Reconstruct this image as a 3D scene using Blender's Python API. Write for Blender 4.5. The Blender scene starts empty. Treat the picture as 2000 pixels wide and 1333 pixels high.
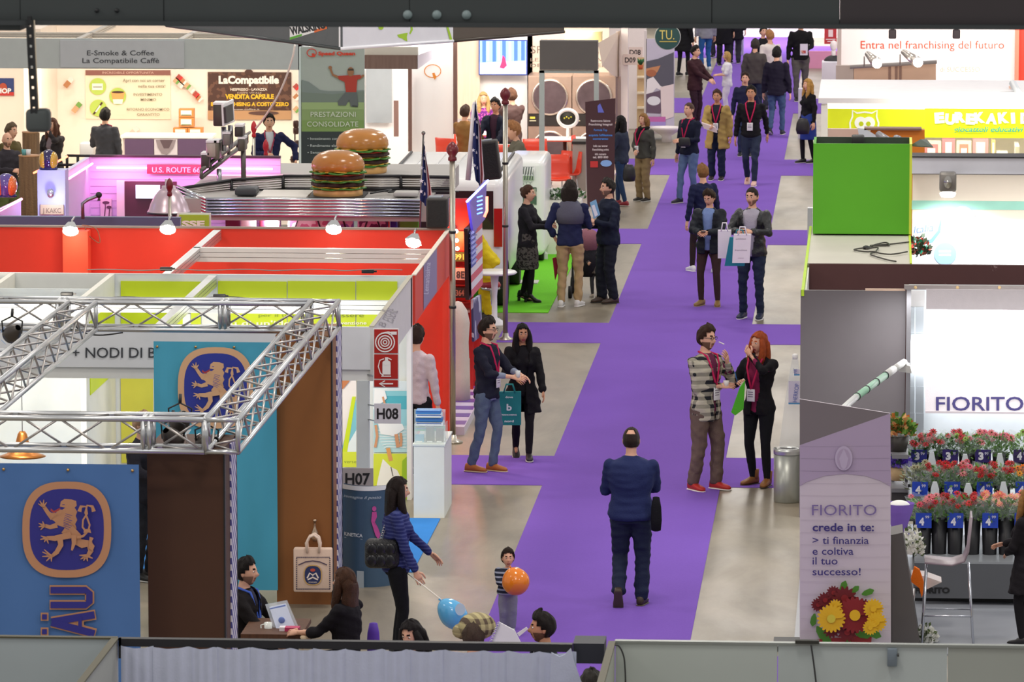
import bpy,bmesh,math,random
import numpy as np
from mathutils import Vector,Matrix
from mathutils.geometry import tessellate_polygon
random.seed(7)
SC=bpy.context.scene
COL=SC.collection
F=10300.0;CH=9.3
TH=math.atan(1331/F);PS=math.atan(722*math.cos(TH)/F)
cam_d=bpy.data.cameras.new('camera');cam=bpy.data.objects.new('camera',cam_d);COL.objects.link(cam)
cam_d.sensor_width=36;cam_d.lens=36*F/2000.0
cam_d.clip_start=1;cam_d.clip_end=600
cam.location=(0,0,CH);cam.rotation_euler=(math.pi/2-TH,0,PS)
cam_d.dof.use_dof=True;cam_d.dof.focus_distance=59;cam_d.dof.aperture_fstop=10
SC.camera=cam
wd=bpy.data.worlds.new('hall_air');SC.world=wd;wd.use_nodes=True
bg=wd.node_tree.nodes['Background'];bg.inputs[0].default_value=(1.0,0.97,0.96,1);bg.inputs[1].default_value=0.55
SC.view_settings.view_transform='Standard';SC.view_settings.look='None'
SC.view_settings.gamma=1;SC.view_settings.use_curve_mapping=False
SC.view_settings.exposure=0.0
def area(name,loc,sx,sy,power,col=(1,.95,.88),rot=(0,0,0)):
 l=bpy.data.lights.new(name,'AREA');l.shape='RECTANGLE';l.size=sx;l.size_y=sy;l.energy=power;l.color=col
 o=bpy.data.objects.new(name,l);COL.objects.link(o);o.location=loc;o.rotation_euler=rot;return o
for yy in range(30,151,15):
 for xx in(-14,-2.5,9):
  area('hall_light',(xx,yy+(3 if xx>-5 else-3),13),2.2,2.2,430,(1,.93,.84)if xx!=9 else(.95,.96,1))
for yy in(24,36):
 area('hall_light',(-3,yy,16),6,3,300,(1,.95,.9),(math.radians(-25),0,0))
def spot(loc,tgt,power,ang=70,col=(1,.86,.68),r=.06,blend=.6,name='spot_light'):
 l=bpy.data.lights.new(name,'SPOT');l.energy=power;l.spot_size=math.radians(ang);l.spot_blend=blend
 l.color=col;l.shadow_soft_size=r
 o=bpy.data.objects.new(name,l);COL.objects.link(o);o.location=loc
 o.rotation_euler=(Vector(tgt)-Vector(loc)).to_track_quat('-Z','Y').to_euler();return o
def point(loc,power,col=(1,.86,.68),r=.1):
 l=bpy.data.lights.new('point_light','POINT');l.energy=power;l.color=col;l.shadow_soft_size=r
 o=bpy.data.objects.new('point_light',l);COL.objects.link(o);o.location=loc;return o
Rv=Vector((math.cos(PS),math.sin(PS),0))
Fv=Vector((-math.sin(PS)*math.cos(TH),math.cos(PS)*math.cos(TH),-math.sin(TH)))
Uv=Vector((-math.sin(PS)*math.sin(TH),math.cos(PS)*math.sin(TH),math.cos(TH)))
def ray(px,py):return Rv*((px-1000)/F)+Uv*((666.5-py)/F)+Fv
def W(px,py,Y):
 d=ray(px,py);t=Y/d.y;return Vector((d.x*t,Y,CH+d.z*t))
def Wz(px,py,z=0.0):
 d=ray(px,py);t=(z-CH)/d.z;return Vector((d.x*t,d.y*t,z))
def WX(px,py,X):
 d=ray(px,py);t=X/d.x;return Vector((X,d.y*t,CH+d.z*t))
def ppm(Y):return F/Y
def lin(c):
 if isinstance(c,str):
  c=c.lstrip('#');c=[int(c[i:i+2],16)for i in(0,2,4)]
 r=[]
 for v in c[:3]:
  v=v/255.0
  r.append(v/12.92 if v<=.04045 else((v+.055)/1.055)**2.4)
 return(r[0],r[1],r[2],1)
MC={}
def mat(c,rough=.6,metal=0.,var=.06,scale=6.,bump=0.,emit=0.,alpha=1.,kind='',c2=None,spec=None,trans=0.,sc=1.):
 key=(str(c),rough,metal,var,scale,bump,emit,alpha,kind,str(c2),spec,trans,sc)
 if key in MC:return MC[key]
 m=bpy.data.materials.new((kind or 'surface')+'_'+(c if isinstance(c,str)else '%02x%02x%02x'%tuple(int(v)for v in c)).lstrip('#'))
 m.use_nodes=True;nt=m.node_tree;N=nt.nodes;L=nt.links;b=N['Principled BSDF']
 b.inputs['Roughness'].default_value=rough;b.inputs['Metallic'].default_value=metal
 if spec is not None:b.inputs['Specular IOR Level'].default_value=spec
 if trans:b.inputs['Transmission Weight'].default_value=trans
 tc=N.new('ShaderNodeTexCoord');co=tc.outputs['Object']
 col=lin(c)
 nz=N.new('ShaderNodeTexNoise');nz.inputs['Scale'].default_value=scale;nz.inputs['Detail'].default_value=3
 L.new(co,nz.inputs['Vector'])
 mx=N.new('ShaderNodeMix');mx.data_type='RGBA'
 lo=[v*(1-var)for v in col[:3]]+[1];hi=[min(1,v*(1+var))for v in col[:3]]+[1]
 mx.inputs[6].default_value=lo;mx.inputs[7].default_value=hi
 L.new(nz.outputs[0],mx.inputs[0]);out=mx.outputs[2]
 def math_(op,a,bb=None):
  n=N.new('ShaderNodeMath');n.operation=op
  for i,v in enumerate((a,bb)):
   if v is None:continue
   if isinstance(v,(int,float)):n.inputs[i].default_value=v
   else:L.new(v,n.inputs[i])
  return n.outputs[0]
 def mix(f,a,bb):
  n=N.new('ShaderNodeMix');n.data_type='RGBA'
  if isinstance(f,(int,float)):n.inputs[0].default_value=f
  else:L.new(f,n.inputs[0])
  for i,v in((6,a),(7,bb)):
   if isinstance(v,tuple):n.inputs[i].default_value=v
   else:L.new(v,n.inputs[i])
  return n.outputs[2]
 if kind=='wood':
  sp=N.new('ShaderNodeMapping');sp.inputs['Scale'].default_value=(14,14,.9);L.new(co,sp.inputs[0])
  n2=N.new('ShaderNodeTexNoise');n2.inputs['Scale'].default_value=2.2;n2.inputs['Detail'].default_value=5;L.new(sp.outputs[0],n2.inputs['Vector'])
  out=mix(n2.outputs[0],out,lin(c2 or '3a2418'))
 elif kind in('stripes','plaid','rstripes'):
  s=N.new('ShaderNodeSeparateXYZ');L.new(co,s.inputs[0])
  fz=math_('FRACT',math_('MULTIPLY',s.outputs[2],sc))
  if kind=='stripes':out=mix(math_('GREATER_THAN',fz,.62),out,lin(c2))
  elif kind=='rstripes':out=mix(math_('GREATER_THAN',math_('FRACT',math_('MULTIPLY',math_('ADD',s.outputs[2],s.outputs[1]),sc)),.5),out,lin(c2))
  else:
   fx=math_('FRACT',math_('MULTIPLY',math_('ADD',s.outputs[0],s.outputs[1]),sc))
   a=math_('GREATER_THAN',fx,.52);bb=math_('GREATER_THAN',fz,.52)
   out=mix(math_('MULTIPLY',math_('ADD',a,bb),.5),out,lin(c2))
 elif kind=='spots':
  v=N.new('ShaderNodeTexNoise');v.inputs['Scale'].default_value=sc;v.inputs['Detail'].default_value=1;L.new(co,v.inputs['Vector'])
  out=mix(math_('GREATER_THAN',v.outputs[0],.54),out,lin(c2))
 elif kind=='worn':
  v=N.new('ShaderNodeTexNoise');v.inputs['Scale'].default_value=5;v.inputs['Detail'].default_value=8;v.inputs['Roughness'].default_value=.75;L.new(co,v.inputs['Vector'])
  out=mix(math_('MULTIPLY',math_('GREATER_THAN',v.outputs[0],.66),.55),out,lin(c2))
 elif kind=='carpet':
  v=N.new('ShaderNodeTexNoise');v.inputs['Scale'].default_value=1.2;v.inputs['Detail'].default_value=6;L.new(co,v.inputs['Vector'])
  out=mix(math_('MULTIPLY',v.outputs[0],.35),out,lin(c2))
 elif kind=='concrete':
  mp=N.new('ShaderNodeMapping');mp.inputs['Scale'].default_value=(1.1,.38,1);L.new(co,mp.inputs[0])
  v=N.new('ShaderNodeTexNoise');v.inputs['Scale'].default_value=.75;v.inputs['Detail'].default_value=8;v.inputs['Roughness'].default_value=.62;v.inputs['Distortion'].default_value=.6;L.new(mp.outputs[0],v.inputs['Vector'])
  cr=N.new('ShaderNodeValToRGB');cr.color_ramp.elements[0].position=.35;cr.color_ramp.elements[0].color=lin(c2);cr.color_ramp.elements[1].position=.65;cr.color_ramp.elements[1].color=lin(c)
  L.new(v.outputs[0],cr.inputs[0]);out=cr.outputs[0]
  r=N.new('ShaderNodeTexNoise');r.inputs['Scale'].default_value=2;r.inputs['Detail'].default_value=6;L.new(mp.outputs[0],r.inputs['Vector'])
  L.new(math_('ADD',math_('MULTIPLY',r.outputs[0],.3),rough-.15),b.inputs['Roughness'])
  bump=bump or.05
 L.new(out,b.inputs['Base Color'])
 if bump:
  bp=N.new('ShaderNodeBump');bp.inputs['Strength'].default_value=bump;bp.inputs['Distance'].default_value=.02
  n3=N.new('ShaderNodeTexNoise');n3.inputs['Scale'].default_value=scale*6;n3.inputs['Detail'].default_value=4;L.new(co,n3.inputs['Vector'])
  L.new(n3.outputs[0],bp.inputs['Height']);L.new(bp.outputs[0],b.inputs['Normal'])
 if emit:
  L.new(out,b.inputs['Emission Color']);b.inputs['Emission Strength'].default_value=emit
 if alpha<1:b.inputs['Alpha'].default_value=alpha
 MC[key]=m;return m
def fab(c,**k):k.setdefault('rough',.85);k.setdefault('bump',.25);k.setdefault('scale',12.);k.setdefault('spec',.2);return mat(c,**k)
def glow(c,e=3.):return mat(c,emit=e,var=.01)
def metal(c='c8cacb',r=.3):return mat(c,rough=r,metal=.9,var=.04)
def mprint(c,r=.55):return mat(c,rough=r,var=.02)
class MB:
 def __init__(s):s.v=[];s.f=[];s.mi=[];s.mats=[];s.cur=0;s.sm=[];s.smooth=False
 def m(s,material,smooth=None):
  if material not in s.mats:s.mats.append(material)
  s.cur=s.mats.index(material)
  if smooth is not None:s.smooth=smooth
  return s
 def add(s,vs,fs,smooth=None):
  o=len(s.v);s.v.extend([tuple(v)for v in vs])
  for f in fs:
   s.f.append(tuple(i+o for i in f));s.mi.append(s.cur);s.sm.append(s.smooth if smooth is None else smooth)
  return s
 def box(s,a,b,M=None):
  x0,y0,z0=a;x1,y1,z1=b
  vs=[Vector(p)for p in((x0,y0,z0),(x1,y0,z0),(x1,y1,z0),(x0,y1,z0),(x0,y0,z1),(x1,y0,z1),(x1,y1,z1),(x0,y1,z1))]
  if M:vs=[M@v for v in vs]
  return s.add(vs,[(0,3,2,1),(4,5,6,7),(0,1,5,4),(1,2,6,5),(2,3,7,6),(3,0,4,7)],False)
 def rbox(s,a,b,r=.02,M=None,n=2):
  bm=bmesh.new();bmesh.ops.create_cube(bm,size=1)
  c=[(a[i]+b[i])/2 for i in range(3)];d=[b[i]-a[i]for i in range(3)]
  for v in bm.verts:v.co=Vector([c[i]+v.co[i]*d[i]for i in range(3)])
  bmesh.ops.bevel(bm,geom=bm.edges[:],offset=min(r,min(abs(x)for x in d)*.48),segments=n,profile=.5,affect='EDGES')
  return s.bm(bm,M,True)
 def bm(s,bm,M=None,smooth=True):
  bm.verts.index_update()
  vs=[(M@v.co if M else v.co)for v in bm.verts]
  s.add(vs,[[v.index for v in f.verts]for f in bm.faces],smooth);bm.free();return s
 def quad(s,*p):return s.add(p,[(0,1,2,3)],False)
 def loft(s,rings,cap=True,smooth=True,close=False):
  n=len(rings[0]);vs=[p for r in rings for p in r];fs=[]
  R=len(rings)
  for i in range(R-1+(1 if close else 0)):
   a=i*n;b=((i+1)%R)*n
   for j in range(n):
    k=(j+1)%n;fs.append((a+j,a+k,b+k,b+j))
  if cap and not close:fs.append(tuple(range(n))[::-1]);fs.append(tuple((R-1)*n+j for j in range(n)))
  return s.add(vs,fs,smooth)
 def tube(s,pts,r,n=8,cap=True,smooth=True,close=False):
  pts=[Vector(p)for p in pts];R=[]
  rr=r if isinstance(r,(list,tuple))else[r]*len(pts)
  up=None
  for i,p in enumerate(pts):
   if close:d=pts[(i+1)%len(pts)]-pts[i-1]
   else:d=pts[min(i+1,len(pts)-1)]-pts[max(i-1,0)]
   d=d.normalized()if d.length>1e-9 else Vector((0,0,1))
   if up is None:up=Vector((0,0,1))if abs(d.z)<.9 else Vector((0,1,0))
   u=d.cross(up)
   if u.length<1e-5:u=d.cross(Vector((1,0,0)))
   u.normalize();w=u.cross(d);up=w
   R.append([p+(u*math.cos(2*math.pi*j/n)+w*math.sin(2*math.pi*j/n))*rr[i]for j in range(n)])
  return s.loft(R,cap,smooth,close)
 def lathe(s,prof,c=(0,0,0),n=24,smooth=True,cap=True,M=None,sx=1.,sy=1.):
  R=[[Vector((c[0]+r*sx*math.cos(2*math.pi*j/n),c[1]+r*sy*math.sin(2*math.pi*j/n),c[2]+z))for j in range(n)]for r,z in prof]
  if M:R=[[M@p for p in q]for q in R]
  return s.loft(R,cap,smooth)
 def sph(s,c,rx,ry=None,rz=None,n=12,k=8,M=None):
  ry=ry or rx;rz=rz or rx;R=[]
  for i in range(k+1):
   t=math.pi*(i+(.02 if i==0 else-.02 if i==k else 0))/k
   R.append([Vector((c[0]+rx*math.sin(t)*math.cos(2*math.pi*j/n),c[1]+ry*math.sin(t)*math.sin(2*math.pi*j/n),c[2]-rz*math.cos(t)))for j in range(n)])
  if M:R=[[M@p for p in q]for q in R]
  return s.loft(R,True,True)
 def prism(s,pts,off):
  off=Vector(off);pts=[Vector(p)for p in pts];n=len(pts)
  tri=tessellate_polygon([pts])
  vs=pts+[p+off for p in pts]
  fs=[tuple(t)for t in tri]+[tuple(i+n for i in t[::-1])for t in tri]+[(i,(i+1)%n,(i+1)%n+n,i+n)for i in range(n)]
  return s.add(vs,fs,False)
 def build(s,name,parent=None,loc=None,material=None,local=False):
  me=bpy.data.meshes.new(name)
  base=Vector((0,0,0))
  if loc is not None:base=Vector(loc)
  elif parent is not None and not local:base=world_loc(parent)
  me.from_pydata([tuple(Vector(v)-base)for v in s.v]if base.length>0 else s.v,[],s.f)
  for q in s.mats:me.materials.append(q)
  if material is not None:me.materials.clear();me.materials.append(material)
  else:me.polygons.foreach_set('material_index',s.mi)
  me.polygons.foreach_set('use_smooth',s.sm)
  me.validate();me.update()
  o=bpy.data.objects.new(name,me);COL.objects.link(o)
  if parent is not None:o.parent=parent
  if loc is not None:o.location=base
  return o
def world_loc(o):
 v=Vector((0,0,0))
 while o is not None:v+=o.location;o=o.parent
 return v
def tag(o,label=None,cat=None,group=None,kind=None):
 if label:o['label']=label
 if cat:o['category']=cat
 if group:o['group']=group
 if kind:o['kind']=kind
 return o
def thing(name,label,cat,loc=(0,0,0),group=None,rz=0):
 o=bpy.data.objects.new(name,None);COL.objects.link(o);o.location=loc;o.rotation_euler=(0,0,rz);o.empty_display_size=.1
 return tag(o,label,cat,group)
def dup(root,loc,rz=0,label=None,group=None):
 def cp(o,par):
  c=o.copy();COL.objects.link(c)
  if par is not None:c.parent=par
  for ch in list(o.children):cp(ch,c)
  return c
 r=cp(root,None);r.location=loc;r.rotation_euler=(0,0,rz)
 if label:r['label']=label
 if group:r['group']=group
 return r
def part(parent,name,m,fn,label=None,smooth=False):
 b=MB();b.m(m,smooth);fn(b);o=b.build(name,parent)
 if label:o['label']=label
 return o
def boxpart(parent,name,a,b,m,label=None):
 q=MB();q.m(m);q.box(a,b);o=q.build(name,parent)
 if label:o['label']=label
 return o
def pxbox(x0,y0,x1,y1,Y,depth):
 a=W(x0,y1,Y);b=W(x1,y0,Y);ym=W((x0+x1)/2,(y0+y1)/2,Y)
 zt=W((x0+x1)/2,y0,Y).z;zb=W((x0+x1)/2,y1,Y).z
 xl=W(x0,(y0+y1)/2,Y).x;xr=W(x1,(y0+y1)/2,Y).x
 return(xl,Y,zb),(xr,Y+depth,zt)
_tx={}
def text_mesh(s,bold=0.):
 k=(s,bold)
 if k in _tx:return _tx[k]
 cu=bpy.data.curves.new('t','FONT');cu.body=s;cu.size=1;cu.offset=bold;cu.resolution_u=3
 o=bpy.data.objects.new('t',cu);COL.objects.link(o)
 dg=bpy.context.evaluated_depsgraph_get();e=o.evaluated_get(dg);me=e.to_mesh()
 vs=[(v.co.x,v.co.y)for v in me.vertices];fs=[tuple(p.vertices)for p in me.polygons]
 e.to_mesh_clear();bpy.data.objects.remove(o);bpy.data.curves.remove(cu)
 _tx[k]=(vs,fs);return _tx[k]
class Canvas:
 """flat print on a plane, addressed in the photo's pixels"""
 def __init__(s,parent,pf,nrm=(0,-1,0),step=.0025):
  s.p=parent;s.pf=pf;s.n=Vector(nrm);s.k=1;s.step=step;s.b=MB()
 def P(s,x,y):return Vector(s.pf(x,y))+s.n*s.step*s.k
 def poly(s,pts,m):
  pts=[s.P(*p)for p in pts];tri=tessellate_polygon([pts]);s.b.m(m);s.b.add(pts,[tuple(t)for t in tri],False);s.k+=.5;return s
 def rect(s,x0,y0,x1,y1,m):return s.poly([(x0,y0),(x1,y0),(x1,y1),(x0,y1)],m)
 def ell(s,cx,cy,rx,ry,m,n=24,rot=0,pw=2.):
  r=math.radians(rot);P=[]
  for i in range(n):
   a=2*math.pi*i/n;c=math.copysign(abs(math.cos(a))**(2/pw),math.cos(a));d=math.copysign(abs(math.sin(a))**(2/pw),math.sin(a))
   x,y=rx*c,ry*d;P.append((cx+x*math.cos(r)-y*math.sin(r),cy+x*math.sin(r)+y*math.cos(r)))
  return s.poly(P,m)
 def stroke(s,pts,w,m):
  ww=w if isinstance(w,(list,tuple))else[w]*len(pts)
  L=[];R=[]
  for i,p in enumerate(pts):
   a=pts[max(0,i-1)];b=pts[min(len(pts)-1,i+1)]
   dx,dy=b[0]-a[0],b[1]-a[1];l=math.hypot(dx,dy)or 1;nx,ny=-dy/l*ww[i]/2,dx/l*ww[i]/2
   L.append(s.P(p[0]+nx,p[1]+ny));R.append(s.P(p[0]-nx,p[1]-ny))
  n=len(pts);s.b.m(m);s.b.add(L+R,[(i,i+1,n+i+1,n+i)for i in range(n-1)],False);s.k+=.5;return s
 def text(s,t,x0,y,h,m,w=None,bold=0.,rot=0,slant=0.,center=False):
  vs,fs=text_mesh(t,bold)
  if not vs:return s
  hv,_=text_mesh('H',0.);H=max(v[1]for v in hv)
  mnx=min(v[0]for v in vs);mxx=max(v[0]for v in vs);sy=h/H;sx=sy if w is None else w/max(1e-6,(mxx-mnx))
  off=-(mxx-mnx)*sx/2 if center else 0
  r=math.radians(rot);P=[]
  for a,b in vs:
   X=(a-mnx)*sx+off+slant*b*sy;Yv=-b*sy
   P.append(s.P(x0+X*math.cos(r)+Yv*math.sin(r),y-X*math.sin(r)+Yv*math.cos(r)))
  s.b.m(m);s.b.add(P,fs,False);s.k+=.5;return s
 def done(s,name='printed_artwork',label=None):
  o=s.b.build(name,s.p)
  if label:o['label']=label
  return o
def front(Y):return lambda x,y:W(x,y,Y)
def side(X):return lambda x,y:WX(x,y,X)
# people
SKIN={'light':'e0ac90','tan':'c48c6c','brown':'8f5f45','pale':'e3b59b'}
def remesh(mb,vox,smooth=3,wr=0.,seed=0,name='t'):
 me=bpy.data.meshes.new(name);me.from_pydata([tuple(v)for v in mb.v],[],mb.f)
 o=bpy.data.objects.new(name,me);COL.objects.link(o)
 r=o.modifiers.new('r','REMESH');r.mode='VOXEL';r.voxel_size=vox;r.use_smooth_shade=True
 s=o.modifiers.new('s','SMOOTH');s.iterations=smooth;s.factor=.5
 dg=bpy.context.evaluated_depsgraph_get();out=bpy.data.meshes.new_from_object(o.evaluated_get(dg))
 bpy.data.objects.remove(o);bpy.data.meshes.remove(me)
 n=len(out.vertices)
 if wr and n:
  co=np.empty(n*3);out.vertices.foreach_get('co',co);co=co.reshape(-1,3)
  no=np.empty(n*3);out.vertices.foreach_get('normal',no);no=no.reshape(-1,3)
  rg=np.random.RandomState(seed);d=np.zeros(n)
  for k in range(7):
   w=rg.randn(3);w/=np.linalg.norm(w);w[2]*=1.5;fr=rg.uniform(22,62)
   d+=np.sin(co@w*fr+rg.uniform(0,6)+1.3*np.sin(co@rg.randn(3)*11))
  co+=no*(np.maximum(d,-1.6)*wr/3.2)[:,None];out.vertices.foreach_set('co',co.ravel())
 return out
def ell_ring(c,rx,ry,zrot=0.,tilt=None,n=14):
 M=Matrix.Rotation(zrot,3,'Z')
 return[Vector(c)+(tilt@(M@Vector((rx*math.cos(2*math.pi*j/n),ry*math.sin(2*math.pi*j/n),0)))if tilt else M@Vector((rx*math.cos(2*math.pi*j/n),ry*math.sin(2*math.pi*j/n),0)))for j in range(n)]
def ik(a,b,l1,l2,hint):
 d=b-a;L=d.length;m=(l1+l2)*.995
 if L>m:b=a+d*(m/L);d=b-a;L=m
 x=(l1*l1-l2*l2+L*L)/(2*L);h=math.sqrt(max(0,l1*l1-x*x))
 u=d.normalized();hv=hint-u*hint.dot(u)
 hv=hv.normalized()if hv.length>1e-6 else Vector((0,-1,0))
 return a+u*x+hv*h,b
def limb(mb,pts,rs,n=10):
 pts=[Vector(p)for p in pts]
 mb.tube(pts,rs,n);mb.sph(pts[0],rs[0],n=n,k=6);mb.sph(pts[-1],rs[-1],n=n,k=6)
 for p,r in list(zip(pts,rs))[1:-1]:mb.sph(p,r*1.0,n=n,k=6)
def head_r(th,ph):
 z=math.cos(th);s=math.sin(th)
 x=.077*s*math.sin(ph);y=-.098*s*math.cos(ph);zz=.122*z
 f=max(0,math.cos(ph))
 if z<0:
  k=1-.34*(-z)**1.4;x*=k
  if f>0:y=y*(1-.05*-z)+(-.012*f*(-z))
  else:y*=1-.38*(-z)**.8
 g=lambda a,b,sa,sb:math.exp(-((ph-a)/sa)**2-((zz-b)/sb)**2)
 d=.026*g(0,-.022,.11,.016)+.012*g(0,-.002,.1,.022)+.006*g(0,.03,.8,.012)-.011*(g(.36,.012,.2,.014)+g(-.36,.012,.2,.014))+.007*g(0,-.062,.3,.008)-.004*g(0,-.0695,.3,.004)+.007*g(0,-.077,.28,.007)+.007*g(0,-.108,.35,.014)-.004*g(0,-.09,.4,.008)+.005*(g(.65,-.03,.25,.025)+g(-.65,-.03,.25,.025))
 return Vector((x,y-d,zz))
def mixc(a,b,t):
 f=lambda h:[int(h[i:i+2],16)for i in(0,2,4)]
 return '%02x%02x%02x'%tuple(int(u*(1-t)+v*t)for u,v in zip(f(a),f(b)))
def head_mesh(mb,M,skin,lips,brow,eye,beard=None,nu=32,nv=26):
 sk=mat(skin,rough=.5,var=.05,scale=20,spec=.35);lp=mat(lips,rough=.45);bw=fab(brow)
 rings=[];
 for i in range(nv+1):
  th=math.pi*(i+(.05 if i==0 else-.05 if i==nv else 0))/nv
  rings.append([M@head_r(th,-math.pi+2*math.pi*j/nu)for j in range(nu)])
 vs=[p for r in rings for p in r];o={0:[],1:[],2:[],3:[]}
 for i in range(nv):
  for j in range(nu):
   th=math.pi*(i+.5)/nv;ph=-math.pi+2*math.pi*(j+.5)/nu;z=.122*math.cos(th)
   q=0
   if abs(ph)<.3 and-.083<z<-.055:q=1
   if.14<abs(ph)<.62 and.027<z<.042:q=2
   if beard and abs(ph)<1.75 and(z<-.088 or(z<-.03 and abs(ph)>.62)or(-.056<z<-.046 and abs(ph)<.45)):q=3
   k=(j+1)%nu;o[q].append((i*nu+j,i*nu+k,(i+1)*nu+k,(i+1)*nu+j)[::-1])
 base=len(mb.v)
 for q,mm in((0,sk),(1,lp),(2,bw),(3,fab(mixc(beard or brow,skin,.42),rough=.9))):
  if not o[q]:continue
  mb.m(mm)
  if q==0 or base==len(mb.v):
   mb.add(vs,o[q],True)
  else:
   for f in o[q]:mb.f.append(tuple(t+base for t in f));mb.mi.append(mb.cur);mb.sm.append(True)
 mb.m(mat('e6e2dc',rough=.3,var=.01),True)
 for sx in(-1,1):mb.sph((0,0,0),.012,.009,.0075,n=10,k=6,M=M@Matrix.Translation((sx*.031,-.0845,.012)))
 mb.m(mat(eye,rough=.2,var=.01),True)
 for sx in(-1,1):mb.sph((0,0,0),.0066,.0055,.0066,n=8,k=6,M=M@Matrix.Translation((sx*.031,-.0895,.012)))
 mb.m(sk,True)
 for sx in(-1,1):mb.sph((0,0,0),.008,.019,.032,n=10,k=6,M=M@Matrix.Translation((sx*.078,.008,-.005))@Matrix.Rotation(sx*-.25,4,'Z')@Matrix.Rotation(-.15,4,'X'))
def hand(mb,wrist,d,pn,side,curl=.5,m=None,scale=1.):
 """five unequal bent fingers and a palm; d along the hand, pn out of the palm, side: direction of the thumb"""
 if m:mb.m(m,True)
 d=Vector(d).normalized();pn=Vector(pn);pn=(pn-d*pn.dot(d)).normalized();s=Vector(side);s=(s-d*s.dot(d)-pn*s.dot(pn)).normalized()
 w=Vector(wrist)
 def rg(c,a,b,n=10):return[c+s*(a*math.cos(2*math.pi*j/n))+pn*(b*math.sin(2*math.pi*j/n))for j in range(n)]
 k=scale
 mb.loft([rg(w-d*.02,.026*k,.02*k),rg(w+d*.005,.028*k,.019*k),rg(w+d*.035*k,.038*k,.016*k),rg(w+d*.07*k,.043*k,.015*k),rg(w+d*.092*k,.04*k,.012*k)])
 for i,(o,L)in enumerate(((.031,.072),(.0105,.081),(-.0105,.075),(-.031,.058))):
  p=w+d*.085*k+s*o*k;a=curl*(.35+.08*i);pts=[p];dd=(d+s*o*1.5).normalized()
  for q,fl in enumerate((.44,.32,.26)):
   dd=(dd*math.cos(a)+pn*math.sin(a)).normalized()if False else(Matrix.Rotation(0,3,'Z')@dd);
   ang=a*(1.1 if q else.8);ax=dd.cross(pn);ax=ax.normalized()if ax.length>1e-4 else s
   dd=Matrix.Rotation(ang,3,ax)@dd;p=p+dd*L*fl*k;pts.append(p)
  mb.tube(pts,[.0095*k,.0088*k,.008*k,.0062*k],7);mb.sph(pts[-1],.0064*k,n=7,k=4)
 p=w+d*.022*k+s*.026*k;t1=p+(d*.7+s*.75+pn*.25*(1+curl)).normalized()*.042*k
 t2=t1+(d*.95+s*.2+pn*.45*curl).normalized()*.034*k;t3=t2+(d*1.+pn*.5*curl).normalized()*.024*k
 mb.tube([p,t1,t2,t3],[.015*k,.0125*k,.010*k,.0075*k],7);mb.sph(t3,.0078*k,n=7,k=4)
def add_shoe(par,J,ank,fdir,flat,color,sole='d8d8d8',heel=0.,boot=0.,vox=.01):
 f=Vector((fdir[0],fdir[1],0)).normalized();s=Vector((-f.y,f.x,0));up=Vector((0,0,1))
 if flat:f2=(f*math.cos(flat)-up*math.sin(flat));up=(up*math.cos(flat)+f*math.sin(flat));f=f2
 a=Vector(ank)-up*.085
 def rg(y,w,h,z=0.):
  n=12;R=[]
  for j in range(n):
   t=2*math.pi*j/n;c=math.cos(t);q=math.sin(t)
   R.append(a+f*y+s*(w*math.copysign(abs(c)**.8,c))+up*(z+h*.5+h*.5*math.copysign(abs(q)**.7,q)))
  return R
 b=MB();hz=heel
 b.m(mat(color,rough=.5,var=.1,spec=.4),True)
 b.loft([rg(-.072,.022,.05,.012+hz),rg(-.06,.036,.085,.012+hz),rg(-.02,.038,.1,.012+hz),rg(.03,.041,.085,.012+hz*.8),rg(.075,.047,.062,.012+hz*.3),rg(.12,.048,.05,.012),rg(.16,.04,.04,.012),rg(.183,.02,.025,.012)])
 if boot:b.loft([[a+s*(r*math.cos(2*math.pi*j/12))+f*(-.018+r*1.1*math.sin(2*math.pi*j/12))+up*z for j in range(12)]for z,r in((.06,.042),(.09,.047),(boot,.052))])
 o=b.build('shoe',par,local=True)
 q=MB();q.m(mat(sole,rough=.6),True)
 q.loft([rg(-.078,.03,.016,hz),rg(-.05,.041,.018,hz),rg(.02,.042,.018,hz*.7),rg(.08,.051,.018,hz*.2),rg(.14,.05,.016),rg(.19,.02,.014)])
 if heel:q.loft([[a+f*y+s*x+up*z for x,y in((-.02,-.07),(.02,-.07),(.02,-.035),(-.02,-.035))]for z in(0,hz+.01)])
 q.build('sole',o,local=True)
 return o
PEOPLE=[]
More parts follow.
